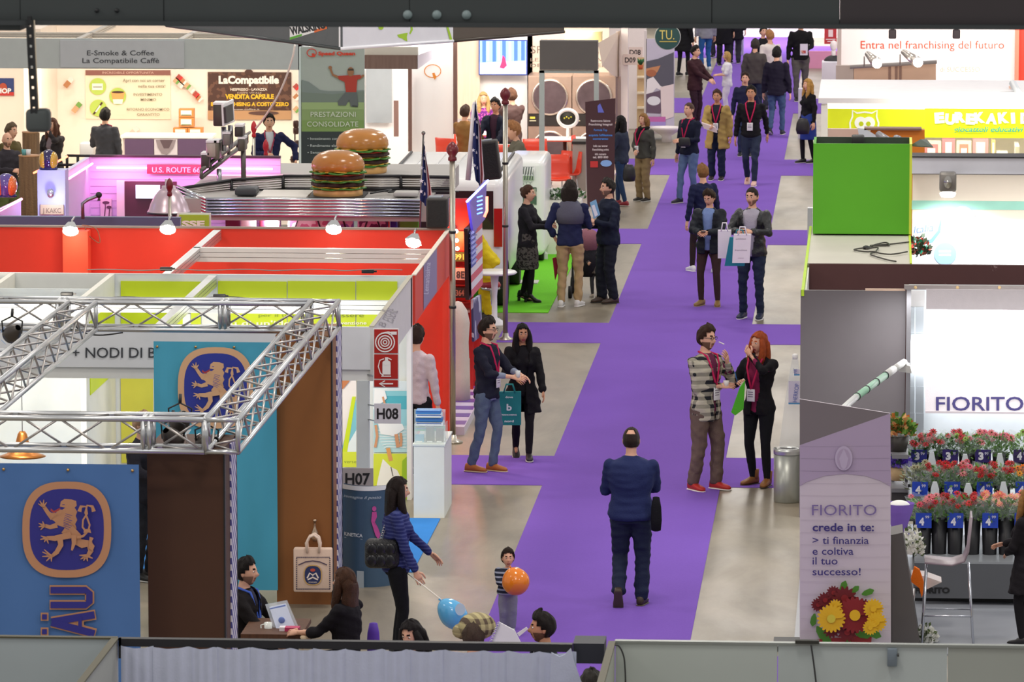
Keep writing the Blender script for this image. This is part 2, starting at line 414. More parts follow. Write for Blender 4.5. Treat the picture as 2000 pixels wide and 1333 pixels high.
def person(label,px,py,hy=None,H=None,face=0,Y=None,z0=0.,seat=None,group=None,skin='light',hair='2a1e17',hs='short',beard=None,glasses=False,lips=None,female=False,head=(0,0,0),lean=0.,twist=0,top='23283a',ttype='sweater',under=None,hem=None,sleeve=1.,open_=0,wrt=.009,tmat=None,bot='2b3348',btype='trousers',bmat=None,shoe='222222',sole='d0ccc4',heel=0.,boot=0.,legs=((.1,0,0),(-.1,0,0)),arms=('down','down'),lany=None,badge=None,fat=1.,child=False,vox=.016,curl=(.5,.5),scarf=None,name='person',collar=None,nohead=False):
 """px,py: photo pixel of the feet; hy: photo row of the crown. legs/arms: (left, right) in the person's own frame (x to their left, -y forwards)"""
 gp=Wz(px,py,z0)if Y is None else W(px,py,Y)
 if Y is not None:gp.z=z0
 if H is None:
  d=0;H=1.7
  for _ in range(8):
   tp=W(px,hy,gp.y);H=tp.z-z0
  if seat:H=H
 ch={False:1.,True:1.3}.get(child,child);s=H/(1.75+(ch-1)*.22)
 if seat:s=seat if isinstance(seat,float)else 1.
 root=thing(name,label,'person',gp,group,math.radians(face)if True else 0)
 fs=(.94 if female else 1.)
 hipz=.925;drop=0
 if seat:drop=hipz-(1.75-.0)+0;
 kf=1+(ch-1)*.55
 shw=.185*fs*(fat**.5);hw=.095
 bodytop=1.44
 lz=0.
 sk=SKIN[skin];P=[]
 fl,fr=legs
 sit=bool(seat)
 seatH=(H/s-0.87)if sit else 0
 pel=Vector((0,0,hipz if not sit else seatH+.02))
 if not sit:
  mz=max(fl[1]**2,fr[1]**2);pel.z=hipz-.28*mz-.004
 sp=Matrix.Rotation(lean,3,'X')
 tw=Matrix.Rotation(math.radians(twist),3,'Z')
 def T(x,y,z):return pel+sp@(tw@Vector((x,y,z-hipz)))
 neck=T(0,.015,1.47);hc=T(0,-.012,1.628)
 sh=[T(shw,.015,1.395),T(-shw,.015,1.395)]
 hips=[pel+Vector((hw,0,-.03)),pel+Vector((-hw,0,-.03))]
 ank=[];knee=[];fdirs=[]
 for i,(hp,l)in enumerate(zip(hips,(fl,fr))):
  x,y,rz=l[0],l[1],l[2];lift=l[3]if len(l)>3 else 0;flat=l[4]if len(l)>4 else 0
  if sit:
   kn=hp+Vector(((1 if i==0 else-1)*.06+x*.0,-.40,.0));an=Vector((kn.x,kn.y+.05+y,max(.085,kn.z-.43)))
  else:
   a=Vector((x,y,.085+lift));f=Vector((math.sin(rz),-math.cos(rz),0));kn,an=ik(hp,a,.412,.402,f)
  ank.append(an);knee.append(kn);fdirs.append((math.sin(rz),-math.cos(rz)))
 LA,LF=.285,.25
 PR={'down':((.27,-.02,.84),(.3,.5,0)),'fold':((.1,-.27,1.12),(.6,.5,-.4)),'hold':((.1,-.34,1.1),(.6,.4,-.5)),'pocket':((.2,-.04,.92),(.8,.6,0)),'swingf':((.25,-.22,.9),(.2,.8,0)),'swingb':((.26,.24,.9),(.3,.6,0)),'mouth':((.03,-.19,1.53),(.7,-.1,-.6)),'face':((.12,-.26,1.42),(.7,.2,-.7)),'belly':((.02,-.24,1.03),(.7,.5,-.2)),'bag':((.28,-.06,.86),(.4,.5,0)),'back':((.12,.2,.98),(1,.2,0)),'phone':((.07,-.33,1.16),(.7,.3,-.6)),'out':((.34,-.4,1.0),(.3,.5,-.5)),'table':((.2,-.42,1.0),(.5,.3,-.8)),'up':((.4,-.1,1.75),(1,0,0)),'chest':((.0,-.26,1.2),(.7,.4,-.5))}
 el=[];wr=[]
 for i,a in enumerate(arms):
  sx=1 if i==0 else-1
  tgt,hint=PR[a]if isinstance(a,str)else(a[:3],a[3]if len(a)>3 else(.6,.5,-.4))
  t=T(tgt[0]*sx,tgt[1],tgt[2]);e,w=ik(sh[i],t,LA,LF,Vector((hint[0]*sx,hint[1],hint[2])));el.append(e);wr.append(w)
 S=Matrix.Scale(s,4)
 def out(mb,nm,vx,m,smooth=3,wrk=0.,par=root,mats=None,cut=None,thick=0.):
  for i,v in enumerate(mb.v):mb.v[i]=tuple(Vector(v)*s)
  me=remesh(mb,vx*max(.6,s),smooth,wrk*s,seed=len(PEOPLE)*7+len(nm));me.name=nm
  if cut:
   bm=bmesh.new();bm.from_mesh(me);dl=[f for f in bm.faces if cut(f.calc_center_median()/s,f.normal)]
   bmesh.ops.delete(bm,geom=dl,context='FACES');bm.to_mesh(me);bm.free()
  me.materials.append(m);me.polygons.foreach_set('use_smooth',[True]*len(me.polygons))
  o=bpy.data.objects.new(nm,me);COL.objects.link(o);o.parent=par
  return o
 fdx=.0
 b=MB()
 def torso(mb,g,z1=.8,hipk=1.,waist=None,flare=0.,top_=1.45):
  wst=waist if waist is not None else(.80 if female else.93)
  R=[(z1,.150*hipk+flare+g,.112+flare*.7+g),(.90,.165*hipk+flare*.6+g,.118+g),(1.0,(.152*wst+.01)+g+flare*.25,.105+g),(1.10,.145*wst+g,.1+g),(1.22,.158*fs+g,.112+g),(1.33,.178*fs+g,.112+g),(1.40,.165*fs+g,.095+g),(top_,.10+g*.6,.07+g*.6),(top_+.03,.055+g*.3,.055+g*.3)]
  if z1>.9:R=[R[0]]+[q for q in R[1:]if q[0]>z1]
  mb.loft([[T(x*fat,y*(fat**1.3),z)for x,y in[(a*math.cos(2*math.pi*j/16),bb*math.sin(2*math.pi*j/16))for j in range(16)]]for z,a,bb in R])
  if female:
   for sx in(-1,1):mb.sph(T(sx*.075,-.085-g*.8,1.26),.062,n=10,k=6)
 torso(b,-.016,.86)
 b.tube([T(0,.03,1.40),T(0,.012,1.5),T(0,-.005,1.57)],[.062*fs,.054*fs,.052*fs],10)
 for i in range(2):
  limb(b,[sh[i],el[i],wr[i]],[.046*fs,.038*fs,.027*fs])
  mid=hips[i].lerp(knee[i],.5);cal=knee[i].lerp(ank[i],.35)
  limb(b,[hips[i],mid,knee[i],cal,ank[i]],[.072,.062,.042,.042*fs,.033])
  limb(b,[ank[i]+Vector((0,0,-.01)),ank[i]+Vector((fdirs[i][0]*.1,fdirs[i][1]*.1,-.055))],[.03,.022])
 for i,v in enumerate(b.v):b.v[i]=tuple(Vector(v)*s)
 me=remesh(b,.017*max(.5,s),3)
 hb=MB();skm=mat(sk,rough=.5,var=.05,scale=20,spec=.35);hb.m(skm,True)
 hb.add([v.co/s for v in me.vertices],[tuple(p.vertices)for p in me.polygons],True);bpy.data.meshes.remove(me)
 HM=Matrix.Translation(hc+Vector((0,0,(ch-1)*.1)))@(sp@tw).to_4x4()@Matrix.Rotation(math.radians(head[0]),4,'Z')@Matrix.Rotation(math.radians(head[1]),4,'X')@Matrix.Rotation(math.radians(head[2]),4,'Y')@Matrix.Scale(ch*(.96 if female else 1),4)
 if not nohead:head_mesh(hb,HM,sk,lips or('a8483f'if female else 'a86a58'),hair if hs not in('bald',)else '3a2a20','2a1c14',beard)
 for i in range(2):
  sx=1 if i==0 else-1
  d=(wr[i]-el[i]).normalized();fw=tw@Vector((0,-1,0))
  if abs(d.z)>.75 and d.z<0:pn=Vector((-sx,0,0));sd=Vector((0,-1,0))
  else:pn=Vector((-sx*.5,.2,-.6))if d.z<.5 else Vector((-sx*.3,.8,.2));sd=Vector((-sx*.6,0,.8))
  hand(hb,wr[i]+d*.012,d,pn,sd,curl[i],skm,scale=.92 if female else 1.)
 for i,v in enumerate(hb.v):hb.v[i]=tuple(Vector(v)*s)
 bo=hb.build('body',root,local=True)
 if hs!='bald'and not nohead:
  h=MB();hm=mat(hair,rough=.5,var=.5,scale=30,bump=.8,spec=.22);h.m(hm,True);nu,nv=32,26
  long_=hs in('long','bob','wavy');th_=.009 if hs=='buzz'or hs=='balding'else(.022 if not long_ else.02)
  vs=[];keep=[]
  rg=random.Random(len(PEOPLE)+3)
  ph1=[rg.uniform(0,6)for _ in range(4)]
  for i in range(nv+1):
   t=math.pi*(i+(.05 if i==0 else 0))/nv
   for j in range(nu):
    ph=-math.pi+2*math.pi*j/nu;p=head_r(t,ph);n_=Vector((p.x/.6,p.y,p.z*.8)).normalized()
    e=th_*(1+.25*math.sin(ph*5+ph1[0])*math.sin(t*7+ph1[1])+.18*math.sin(ph*11+ph1[2]))
    if p.z>.06 and abs(ph)<1.6 and hs in('short','quiff'):e+=(.016 if hs=='short'else.03)*max(0,math.cos(ph))
    hl=.082-.02*abs(ph)if abs(ph)<.9 else.03 if abs(ph)<1.35 else-.005 if abs(ph)<1.75 else-.07
    if not long_:e*=.3+.7*min(1,max(0,(p.z-hl)/.045))
    vs.append(HM@(p+n_*e))
  def inhair(z,ph):
   a=abs(ph)
   if a<.9:front_=z>.082-.02*a
   elif a<1.35:front_=z>(.03 if not long_ else-.04)
   elif a<1.75:front_=z>(-.005 if not long_ else-.09)
   else:front_=z>(-.075 if hs not in('buzz','balding','bun')else-.055)if not long_ else z>-.12
   if hs=='balding'and.074<z<.108 and a>2.45:return False
   if hs=='fringe'and a<.9:front_=z>.045
   return front_
  fs_=[]
  for i in range(nv):
   for j in range(nu):
    tt=math.pi*(i+.5)/nv;ph=-math.pi+2*math.pi*(j+.5)/nu
    if inhair(.122*math.cos(tt),ph):fs_.append((i*nu+j,(i+1)*nu+j,(i+1)*nu+(j+1)%nu,i*nu+(j+1)%nu))
  h.add(vs,fs_,True)
  ho=None
  if long_ or hs=='pony':
   L={'long':.36,'wavy':.40,'bob':.16,'pony':.28}[hs];q=[]
   k_=14 if hs!='pony'else 8
   for i in range(10):
    u=i/9;zz=.04-u*(L+.04);wv=.012*math.sin(i*1.9)if hs=='wavy'else 0
    ring=[]
    for j in range(24):
     a=2*math.pi*j/24;w_=(.09+.02*math.sin(u*3))*(1-.35*max(0,u-.7))*(.6 if i==0 else 1)if hs!='pony'else.035*(1-u*.5)
     dd=(.058 if hs!='pony'else.035)*(1-.3*u)*(.5 if i==0 else 1);rr=1+.05*math.sin(a*7+i)
     ring.append(HM@Vector((w_*rr*math.cos(a)+wv,.055+(.05 if hs=='pony'else 0)+dd*rr*math.sin(a),zz)))
    q.append(ring)
   h.loft(q)
   if long_ and hs!='bob':
    for sx in(-1,1):
     h.tube([HM@Vector((sx*.07,-.035,.05)),HM@Vector((sx*.087,-.03,-.03)),HM@Vector((sx*.092,-.035,-.11)),HM@Vector((sx*.085,-.06,-.2)),HM@Vector((sx*.08,-.07,-L*.8))],[.018,.026,.03,.028,.01],9)
  if hs=='bun':h.sph((0,0,0),.042,n=12,k=8,M=HM@Matrix.Translation((0,.095,.06)))
  for i,v in enumerate(h.v):h.v[i]=tuple(Vector(v)*s)
  ho=h.build('hair',root,local=True)
  md=ho.modifiers.new('thickness','SOLIDIFY');md.thickness=.012*s;md.offset=-1
 if under:
  u=MB();torso(u,.0,.84)
  for i in range(2):limb(u,[sh[i],el[i],wr[i].lerp(el[i],.35)],[.056*fs,.046*fs,.038*fs])
  out(u,'shirt',vox,fab(under),3,.002)
 if ttype!='none':
  t=MB();jk=ttype in('jacket','coat','puffer');g={'sweater':.018,'tee':.008,'jacket':.026,'coat':.03,'puffer':.036,'shirt':.012}[ttype]
  hz=hem if hem is not None else{'coat':.62,'jacket':.80,'puffer':.78}.get(ttype,.87)
  torso(t,g,min(hz,.86)if hz>.7 else.8,flare=.01 if jk else 0)
  if hz<.75:
   t.loft([[T(x*fat,y*fat,z)for x,y in[(a*math.cos(2*math.pi*j/16),bb*math.sin(2*math.pi*j/16))for j in range(16)]]for z,a,bb in((hz,.22+g,.17+g),((hz+.9)/2,.2+g,.15+g),(.92,.17+g,.125+g))])
  rs={'sweater':(.064,.056,.043),'tee':(.062,.054,.05),'jacket':(.068,.06,.048),'coat':(.07,.063,.052),'puffer':(.078,.07,.054),'shirt':(.062,.054,.044)}[ttype]
  for i in range(2):
   sl=sleeve[i]if isinstance(sleeve,(tuple,list))else sleeve
   if sl>=1:limb(t,[sh[i],el[i],wr[i].lerp(el[i],.06)],[r*fs*kf for r in rs])
   elif sl>.5:limb(t,[sh[i],el[i],el[i].lerp(wr[i],(sl-.5)*2)],[rs[0]*fs,rs[1]*fs,rs[1]*fs*.95])
   else:limb(t,[sh[i],sh[i].lerp(el[i],sl*2)],[rs[0]*fs,rs[0]*.95*fs])
  if ttype in('jacket','coat','puffer')or collar:
   t.tube([T(.0,.07,1.47),T(.065,.03,1.475),T(.07,-.03,1.445)],.02,8);t.tube([T(.0,.07,1.47),T(-.065,.03,1.475),T(-.07,-.03,1.445)],.02,8)
  cut=None
  if open_:
   inv=(sp@tw).inverted()
   def cut(c,n,w=open_):
    q=inv@(c-pel);z=q.z+hipz
    return q.y<-.02 and n.dot(tw@Vector((0,-1,0)))>.1 and abs(q.x)<w*(.35+.65*max(0,(z-.9)/.5))if z>.9 else(q.y<-.02 and abs(q.x)<w*(.35+1.1*(.9-z)))
  o=out(t,{'sweater':'sweater','tee':'shirt','shirt':'shirt','jacket':'jacket','coat':'coat','puffer':'jacket'}[ttype],vox*.95,tmat or fab(top,rough=.6 if ttype=='puffer'else.85),3,wrt,cut=cut)
  if open_:md=o.modifiers.new('thickness','SOLIDIFY');md.thickness=.01*s
 tr={'trousers':1.0,'jeans':.93,'leggings':.80,'skirt':.78,'wide':1.2}[btype]
 l=MB()
 l.loft([[pel+Vector((a*math.cos(2*math.pi*j/16)*fat,bb*math.sin(2*math.pi*j/16)*fat,z))for j in range(16)]for z,a,bb in((-.09,.145,.112),(0,.158,.112),(.07,.144,.1),(.12,.12,.085))])
 for i in range(2):
  mid=hips[i].lerp(knee[i],.5);cal=knee[i].lerp(ank[i],.4);end=knee[i].lerp(ank[i],.95)
  limb(l,[hips[i]+Vector((0,0,-.02)),mid,knee[i],cal,end],[.098*(fat*.5+.5),.088*(tr*.5+.5)*kf,(.066*tr+(.004 if tr<.9 else 0))*kf,(.062*tr+(.006 if tr<.9 else 0))*kf,(.058*tr if tr>.9 else.043)*kf])
 mbt=bmat or fab(bot)
 out(l,{'skirt':'tights','leggings':'leggings','jeans':'jeans','wide':'trousers'}.get(btype,'trousers'),vox*.9,fab('17161a')if btype=='skirt'else mbt,2,.0085 if tr>.85 else.002)
 if btype=='skirt':
  k=MB();k.loft([[pel+Vector((a*math.cos(2*math.pi*j/20),bb*math.sin(2*math.pi*j/20),z))for j in range(20)]for z,a,bb in((-.42,.19,.165),(-.2,.195,.165),(0,.185,.14),(.1,.16,.12),(.13,.15,.11))])
  out(k,'skirt',vox,mbt,2,.004)
 for i in range(2):
  l_=(fl,fr)[i]
  so=add_shoe(root,None,Vector(ank[i]),fdirs[i],l_[4]if len(l_)>4 else 0,shoe,sole,heel,boot)
  for q in[so]+list(so.children):
   q.data.transform(S)
 def world(p):return Vector(p)*s
 if lany:
  y=-.125-(.03 if ttype in('jacket','coat','puffer')and not open_ else 0)-(.05 if female else 0)-(fat-1)*.12
  b2=MB();b2.m(fab(lany),True);bz=1.12
  for sx in(-1,1):
   b2.tube([T(sx*.06,.05,1.49)*s,T(sx*.085,-.06+y*.2,1.455)*s,T(sx*.07,y*.92,1.36)*s,T(sx*.03,y-.008,1.22)*s,T(0,y-.014,bz)*s],.0115*s,6)
  lo=b2.build('lanyard',root,local=True)
  if badge is not False:
   b3=MB();b3.m(mat('e8e6e8',rough=.4));c=T(0,y-.02,bz-.065)
   b3.rbox((-.05*s,-.004*s,-.07*s),(.05*s,.004*s,.07*s),.003,M=Matrix.Translation(c*s)@tw.to_4x4())
   b3.m(mat('8a7f92'));
   for q in range(3):b3.box((-.035*s,-.0055*s,(.03-q*.025)*s),(.03*s,-.0045*s,(.04-q*.025)*s),M=Matrix.Translation(c*s)@tw.to_4x4())
   b3.build('badge',root,local=True)
 if glasses:
  b4=MB();b4.m(mat('1a1a1c',rough=.3),True)
  for sx in(-1,1):
   b4.tube([HM@Vector((sx*.031+.022*math.cos(a),-.103,.012+.017*math.sin(a)))*s if False else(HM@Vector((sx*.031+.022*math.cos(a),-.103,.012+.017*math.sin(a))))*s for a in[2*math.pi*q/10 for q in range(10)]],.0028*s,5,close=True)
   b4.tube([(HM@Vector((sx*.052,-.1,.016)))*s,(HM@Vector((sx*.08,-.02,.016)))*s,(HM@Vector((sx*.08,.03,.005)))*s],.0025*s,5)
  b4.build('glasses',root,local=True)
 if scarf:
  b5=MB();b5.m(fab(scarf),True)
  b5.tube([T(.09*math.cos(a),.01+.09*math.sin(a)-.01,1.47+.015*math.sin(a))*s for a in[2*math.pi*q/12 for q in range(12)]],.034*s,8,close=True)
  b5.tube([T(-.02,-.1,1.45)*s,T(-.03,-.14,1.35)*s,T(-.02,-.14,1.2)*s],[.04*s,.045*s,.03*s],8)
  b5.build('scarf',root,local=True)
 RM=Matrix.Translation(gp)@Matrix.Rotation(math.radians(face),4,'Z')
 info=dict(root=root,s=s,hands=[RM@((wr[i]+(wr[i]-el[i]).normalized()*.07)*s)for i in range(2)],wrists=[RM@(wr[i]*s)for i in range(2)],sh=[RM@(sh[i]*s)for i in range(2)],head=RM@(hc*s),T=lambda x,y,z:RM@(T(x,y,z)*s),RM=RM,face=math.radians(face))
 PEOPLE.append(info);return info
# the hall floor, carpets
def pb(parent,name,x0,y0,x1,y1,Y,dep,m,label=None):
 a,b=pxbox(x0,y0,x1,y1,Y,dep);return boxpart(parent,name,a,b,m,label)
def solo(b,name,loc,label,cat,group=None,kind=None):
 o=b.build(name,None,loc);return tag(o,label,cat,group,kind)
b=MB();b.m(mat('968b79',kind='concrete',c2='70685a',rough=.38));b.box((-45,20,-.3),(32,175,0));tag(b.build('floor'),'worn glossy grey concrete hall floor',None,kind='structure')
b=MB();b.m(mat('5d5f63'));b.box((-45,175,-.3),(32,175.3,14));tag(b.build('wall_back'),'far grey end wall of the hall',kind='structure')
PUR=mat('7c58b6',kind='carpet',c2='6b4a9e',rough=.95,bump=.3,spec=.1,scale=30)
XL,XR=-3.76,-1.74
b=MB();b.m(PUR);b.box((XL,24,0),(XR,150,.006));solo(b,'carpet_runner',(-2.75,60,0),'long purple carpet runner down the middle of the aisle','carpet')
for i,(y0,y1)in enumerate(((46.6,48.85),(59.04,61.25),(71.63,73.84),(84.06,86.29),(95.53,98.6),(108.8,112.5),(124,128))):
 for sx,(xa,xb)in enumerate(((-5.2,XL),(XR,-.2))):
  if i==0 and sx==0:continue
  b=MB();b.m(PUR);b.box((xa,y0,0),(xb,y1,.006))
  where=['behind the white front partition',"by the nearest visitors' shoes",'behind the first group','level with the green box','by the washing machine stand','far down the aisle','at the far end'][i]
  solo(b,'carpet_strip',((xa+xb)/2,y0,0),'purple cross strip, %s side, %s'%('truck'if sx==0 else 'flower stand',where),'carpet','purple carpet cross strips')
def flatmat(name,pts,m,label,z=.008,cat='carpet'):
 b=MB();b.m(m);b.prism([(p.x,p.y,0.0005)for p in pts],(0,0,z));return solo(b,name,tuple(pts[0])[:2]+(0,),label,cat)
flatmat('booth_carpet',[Vector((-9.5,74.95,0)),Vector((-4.69,74.95,0)),Vector((-4.69,83.2,0)),Vector((-9.5,83.2,0))],mat('6cc02e',rough=.9,bump=.3,spec=.1),'bright green carpet square of the white van stand',.012)
flatmat('booth_carpet',[Vector((-15,53.2,0)),Vector((-4.72,53.2,0)),Vector((-4.72,56.6,0)),Vector((-15,56.6,0))],mat('3a83cf',rough=.9,spec=.1),'blue carpet edge beside the white brochure counter',.01)
flatmat('booth_floor',[Vector((-20,98.8,0)),Vector((-4.75,98.8,0)),Vector((-4.75,86.3,0)),Vector((-20,86.3,0))],mat('c9bfb6',rough=.3),'pale glossy raised floor under the laundry stand tables',.03,'floor')
flatmat('booth_floor',[Vector((-.75,49.0,0)),Vector((8,49.0,0)),Vector((8,56.5,0)),Vector((-.75,56.5,0))],mat('8f9299',rough=.35),'grey glossy floor of the flower stand',.02,'floor')
flatmat('booth_carpet',[Vector((-16,64,0)),Vector((-5.6,64,0)),Vector((-5.6,71.4,0)),Vector((-16,71.4,0))],mat('b8355c',rough=.9,spec=.1),'crimson carpet of the diner stand',.01)
flatmat('booth_floor',[Vector((-.7,86.5,0)),Vector((9,86.5,0)),Vector((9,130,0)),Vector((-.7,130,0))],mat('d9c9c4',rough=.5),'pale floor of the far stands on the toy shop side',.01,'floor')
o=thing('striped_platform','low platform with purple and white stripes beside the flagpole','platform',(-5.35,63,0))
boxpart(o,'deck',(-5.9,62.9,0),(-4.95,67.6,.1),mat('cfc6dc',rough=.3))
for i in range(7):
 boxpart(o,'stripe',(-5.88,63.1+i*.64,.1),(-4.96,63.4+i*.64,.104),mat('6a4aa0',rough=.3))
# roof beam across the view, hanging strut
bm_=thing('ceiling_beam','dark steel walkway beam crossing the top of the hall','beam',tuple(W(1000,20,30)))
a=W(-2600,46,30);c=W(4600,53,30)
DK=mat('3c4242',rough=.7,var=.12,scale=1.5);DK2=mat('3a3436',rough=.7,var=.12,scale=1.5)
for i,(xa,xb,ya,m_)in enumerate(((-2600,40,47,DK),(40,320,48,DK),(320,800,51,DK),(800,1390,53,DK),(1390,1640,52,DK),(1640,4600,49,DK2))):
 p=W(xa,ya,30);q=W(xb,ya,30);boxpart(bm_,'beam_plate',(p.x+.002,30-(.004*(i%2)),p.z),(q.x-.002,30.35,p.z+1.6),m_)
boxpart(bm_,'lower_flange',(a.x,29.93,W(1000,52,30).z-.0),(c.x,30.42,W(1000,52,30).z+.025),mat('34393a',rough=.6))
for x in(796,853,911):
 p=W(x,29,29.985);q=MB();q.m(mat('8b9c9c',rough=.4));q.tube([p,p+Vector((0,.03,0))],.026,16);q.build('bolt_hole',bm_)
for x in(189,228):
 p=W(x,21,29.985);q=MB();q.m(mat('15181a',rough=.4));q.tube([p,p+Vector((0,.03,0))],.012,12);q.build('bolt_hole',bm_)
tag(bm_,kind='structure')
st=thing('hanging_strut','black perforated steel strut hanging from the beam with a grey box','strut',tuple(W(62,45,29.9)))
p0=W(57,40,29.9);p1=W(66,222,29.9)
q=MB();q.m(mat('17191a',rough=.5));
d=(p1-p0)
for sx in(-1,1):
 q.add([p0+Vector((sx*.014-.006,y_,0))for y_ in(0,.03)]+[p0+Vector((sx*.014+.006,y_,0))for y_ in(0,.03)]+[p1+Vector((sx*.014-.006,y_,0))for y_ in(0,.03)]+[p1+Vector((sx*.014+.006,y_,0))for y_ in(0,.03)],[(0,2,6,4),(1,5,7,3),(0,4,5,1),(2,3,7,6),(0,1,3,2),(4,6,7,5)],False)
nn=9
for i in range(nn+1):
 c_=p0+d*(i/nn);q.box((c_.x-.012,c_.y+.002,c_.z-.022),(c_.x+.012,c_.y+.028,c_.z+.022))
q.build('perforated_bar',st)
q=MB();q.m(mat('e8d9bf',rough=.5));q.tube([p0+Vector((.026,.02,0)),p1+Vector((.024,.02,0))],.004,6);q.build('cable',st)
pa,pbx=pxbox(49,214,95,259,29.9,.12);q=MB();q.m(mat('4b5150',rough=.6));q.rbox(pa,pbx,.025);q.build('equipment_box',st)
# white / lime booth (H08) and red booth, left of the aisle
WHT=mat('e4e6e3',rough=.5);PALE=mat('d3d9da',rough=.5);ALU=metal('d4d6d6',.35);LIME=mat('cfe01c',rough=.5,var=.02);REDP=mat('f03a24',rough=.5,var=.02)
ALW=mat('cfd3d3',rough=.35,metal=.3);TXT=mprint('3c3f45');BLK=mat('1b1b1d',rough=.5)
XF=-5.15
def beamY(parent,X,y0,y1,z,m=ALU,w=.045,h=.13):
 for i in range(3):boxpart(parent,'header_rail',(X-w,y0,z-h+i*h/3),(X+w,y1,z-h+(i+1)*h/3-.006),m)
def beamX(parent,x0,x1,Y,z,m=ALW,w=.045,h=.15):
 for i in range(3):boxpart(parent,'header_rail',(x0,Y-w,z-h+i*h/3),(x1,Y+w,z-h+(i+1)*h/3-.006),m)
A=thing('exhibition_booth','white booth with lime green back wall behind the trusses','booth',(-9,55.8,0))
xw=W(0,600,58.05).x-3
zt=2.5
boxpart(A,'wall_panel',(xw,58.05,0),(XF,58.10,zt),WHT)
for x0,x1 in((236,392),(426,560),(562,694),(696,776)):
 pb(A,'green_panel',x0,550,x1,660,58.03,.015,LIME)
pb(A,'green_panel',672,660,700,745,58.03,.015,LIME)
for x0,x1 in((198,221),(236,299)):pb(A,'green_panel',x0,655,x1,905,58.03,.015,mat('e3dc4e',rough=.5))  # lime panels painted yellower, the light on them put into the colour
pf=W(215,530,57.9)
boxpart(A,'wall_panel',(pf.x-.03,55.85,0),(pf.x+.03,58.04,zt),mat('e9e6da'))
boxpart(A,'green_panel',(pf.x+.031,56.1,1.4),(pf.x+.04,57.95,2.2),LIME)
pf2=W(20,530,57.9);boxpart(A,'wall_panel',(pf2.x-.03,55.85,0),(pf2.x+.03,58.04,zt),mat('e9e6da'))
x0_,x1_=W(-250,560,55.86).x,W(190,560,55.86).x
boxpart(A,'wall_panel',(x0_,56.9,0),(pf.x-.03,56.94,2.46),PALE)
beamX(A,W(-200,600,55.8).x,XF-.02,55.8,zt)
for px in(415,):
 X=W(px,533,58.0).x;beamY(A,X,53.55,58.03,zt)
boxpart(A,'post',(X-.04,55.76,0),(X+.04,55.84,2.34),ALW)
zf=W(700,745,53.5).z
boxpart(A,'fascia_board',(xw+2,53.5,zf+.12),(XF-.03,53.54,zt),mat('dfe2e6',rough=.45),'white front fascia with dark grey letters')
boxpart(A,'fascia_board',(xw+2,53.53,zf),(XF-.03,53.57,zf+.115),WHT)
boxpart(A,'fascia_board',(XF-.03,53.5,zf),(XF,58.05,zt),mat('d8d6d4',rough=.45),'side fascia with small grey lettering')
boxpart(A,'fascia_edge',(XF-.04,53.5,zt),(XF+.01,58.05,zt+.012),mat('b8b2a0'))
pa=W(697,800,53.5).x;boxpart(A,'post',(pa,53.52,0),(XF-.045,53.6,zf),mat('ccd4d6',rough=.5))
pa=W(796,800,58.0).x;boxpart(A,'post',(pa,57.9,0),(XF,58.04,zt),mat('f0ece8',rough=.5))
cv=Canvas(A,front(53.49));cv.text('+ NODI DI BENESSERE',141,699,19.5,TXT,w=290,bold=.006);cv.done('fascia_lettering')
cv=Canvas(A,side(XF),(1,0,0))
cv.text('ESSERE',767,632,22,mprint('a9a6a8'),w=26,rot=66);cv.text('B',752,640,14,mprint('a9a6a8'),w=8,rot=66);cv.text('&',752,612,9,mprint('8d8a8c'),w=7,rot=66);cv.done('fascia_lettering')
cv=Canvas(A,front(58.02));cv.text('benessere',626,620,8.5,mprint('7d8a1c'),w=84);cv.text('e prevenzione',636,634,6,mprint('f6f4d8'),w=80,bold=.02)
cv.text('più di un\'idea',430,636,9,mprint('f2f4d0'),w=150,bold=.02);cv.text('per il tuo',505,619,6,mprint('8a9a1c'),w=70);cv.done('wall_lettering')
po=thing('wall_poster','narrow beach poster with lime stripe above the H07 sign','poster',tuple(W(684,910,57.98)))
pb(po,'poster_sheet',668,743,696,913,57.98,.03,mat('f0e6e0'))
cv=Canvas(po,front(57.97));cv.poly([(668,875),(696,780),(696,885),(668,895)],mprint('7fc3cf'));cv.poly([(670,885),(696,840),(696,885)],mprint('e8f0f0'))
cv.poly([(688,775),(695,775),(678,885),(668,885)],LIME);cv.rect(668,883,696,913,mprint('d8e13a'));cv.text('verse',672,905,6,mprint('8a9a3a'),w=24)
cv.poly([(668,743),(684,743),(670,760),(668,760)],mprint('c77a4a'));cv.done()
po=thing('wall_poster','tall poster of people in white wading at a beach, lime lower part','poster',tuple(W(763,1010,57.98)))
pb(po,'poster_sheet',729,745,797,1085,57.98,.03,mat('e6eef0'))
cv=Canvas(po,front(57.97));T1=mprint('3fb0bf');SKp=mprint('d99a70');WHp=mprint('f6f4f2')
cv.rect(745,764,796,800,mprint('54b6c4'));cv.rect(745,764,796,774,mprint('8fd0d8'));cv.rect(730,830,796,884,mprint('bfe0e4'));cv.rect(730,800,796,832,mprint('9fd4dc'))
for i in range(7):cv.stroke([(732+i*3,840+i*6),(755,843+i*5),(794,838+i*6)],1.6,mprint('eef6f6'))
cv.poly([(732,760),(752,763),(756,778),(748,786),(738,790),(730,788)],WHp);cv.stroke([(748,775),(752,790),(749,800)],4,SKp)
cv.poly([(738,826),(786,828),(790,838),(770,852),(744,848)],WHp)
cv.stroke([(734,830),(737,852),(733,874)],5,SKp);cv.stroke([(774,848),(776,862),(778,874)],7,SKp);cv.stroke([(783,846),(784,860),(783,872)],5,SKp)
cv.poly([(730,886),(797,886),(797,1085),(729,1085)],mprint('d9e23c'));cv.poly([(786,900),(797,890),(797,1085),(780,1085)],mprint('9fc21c'))
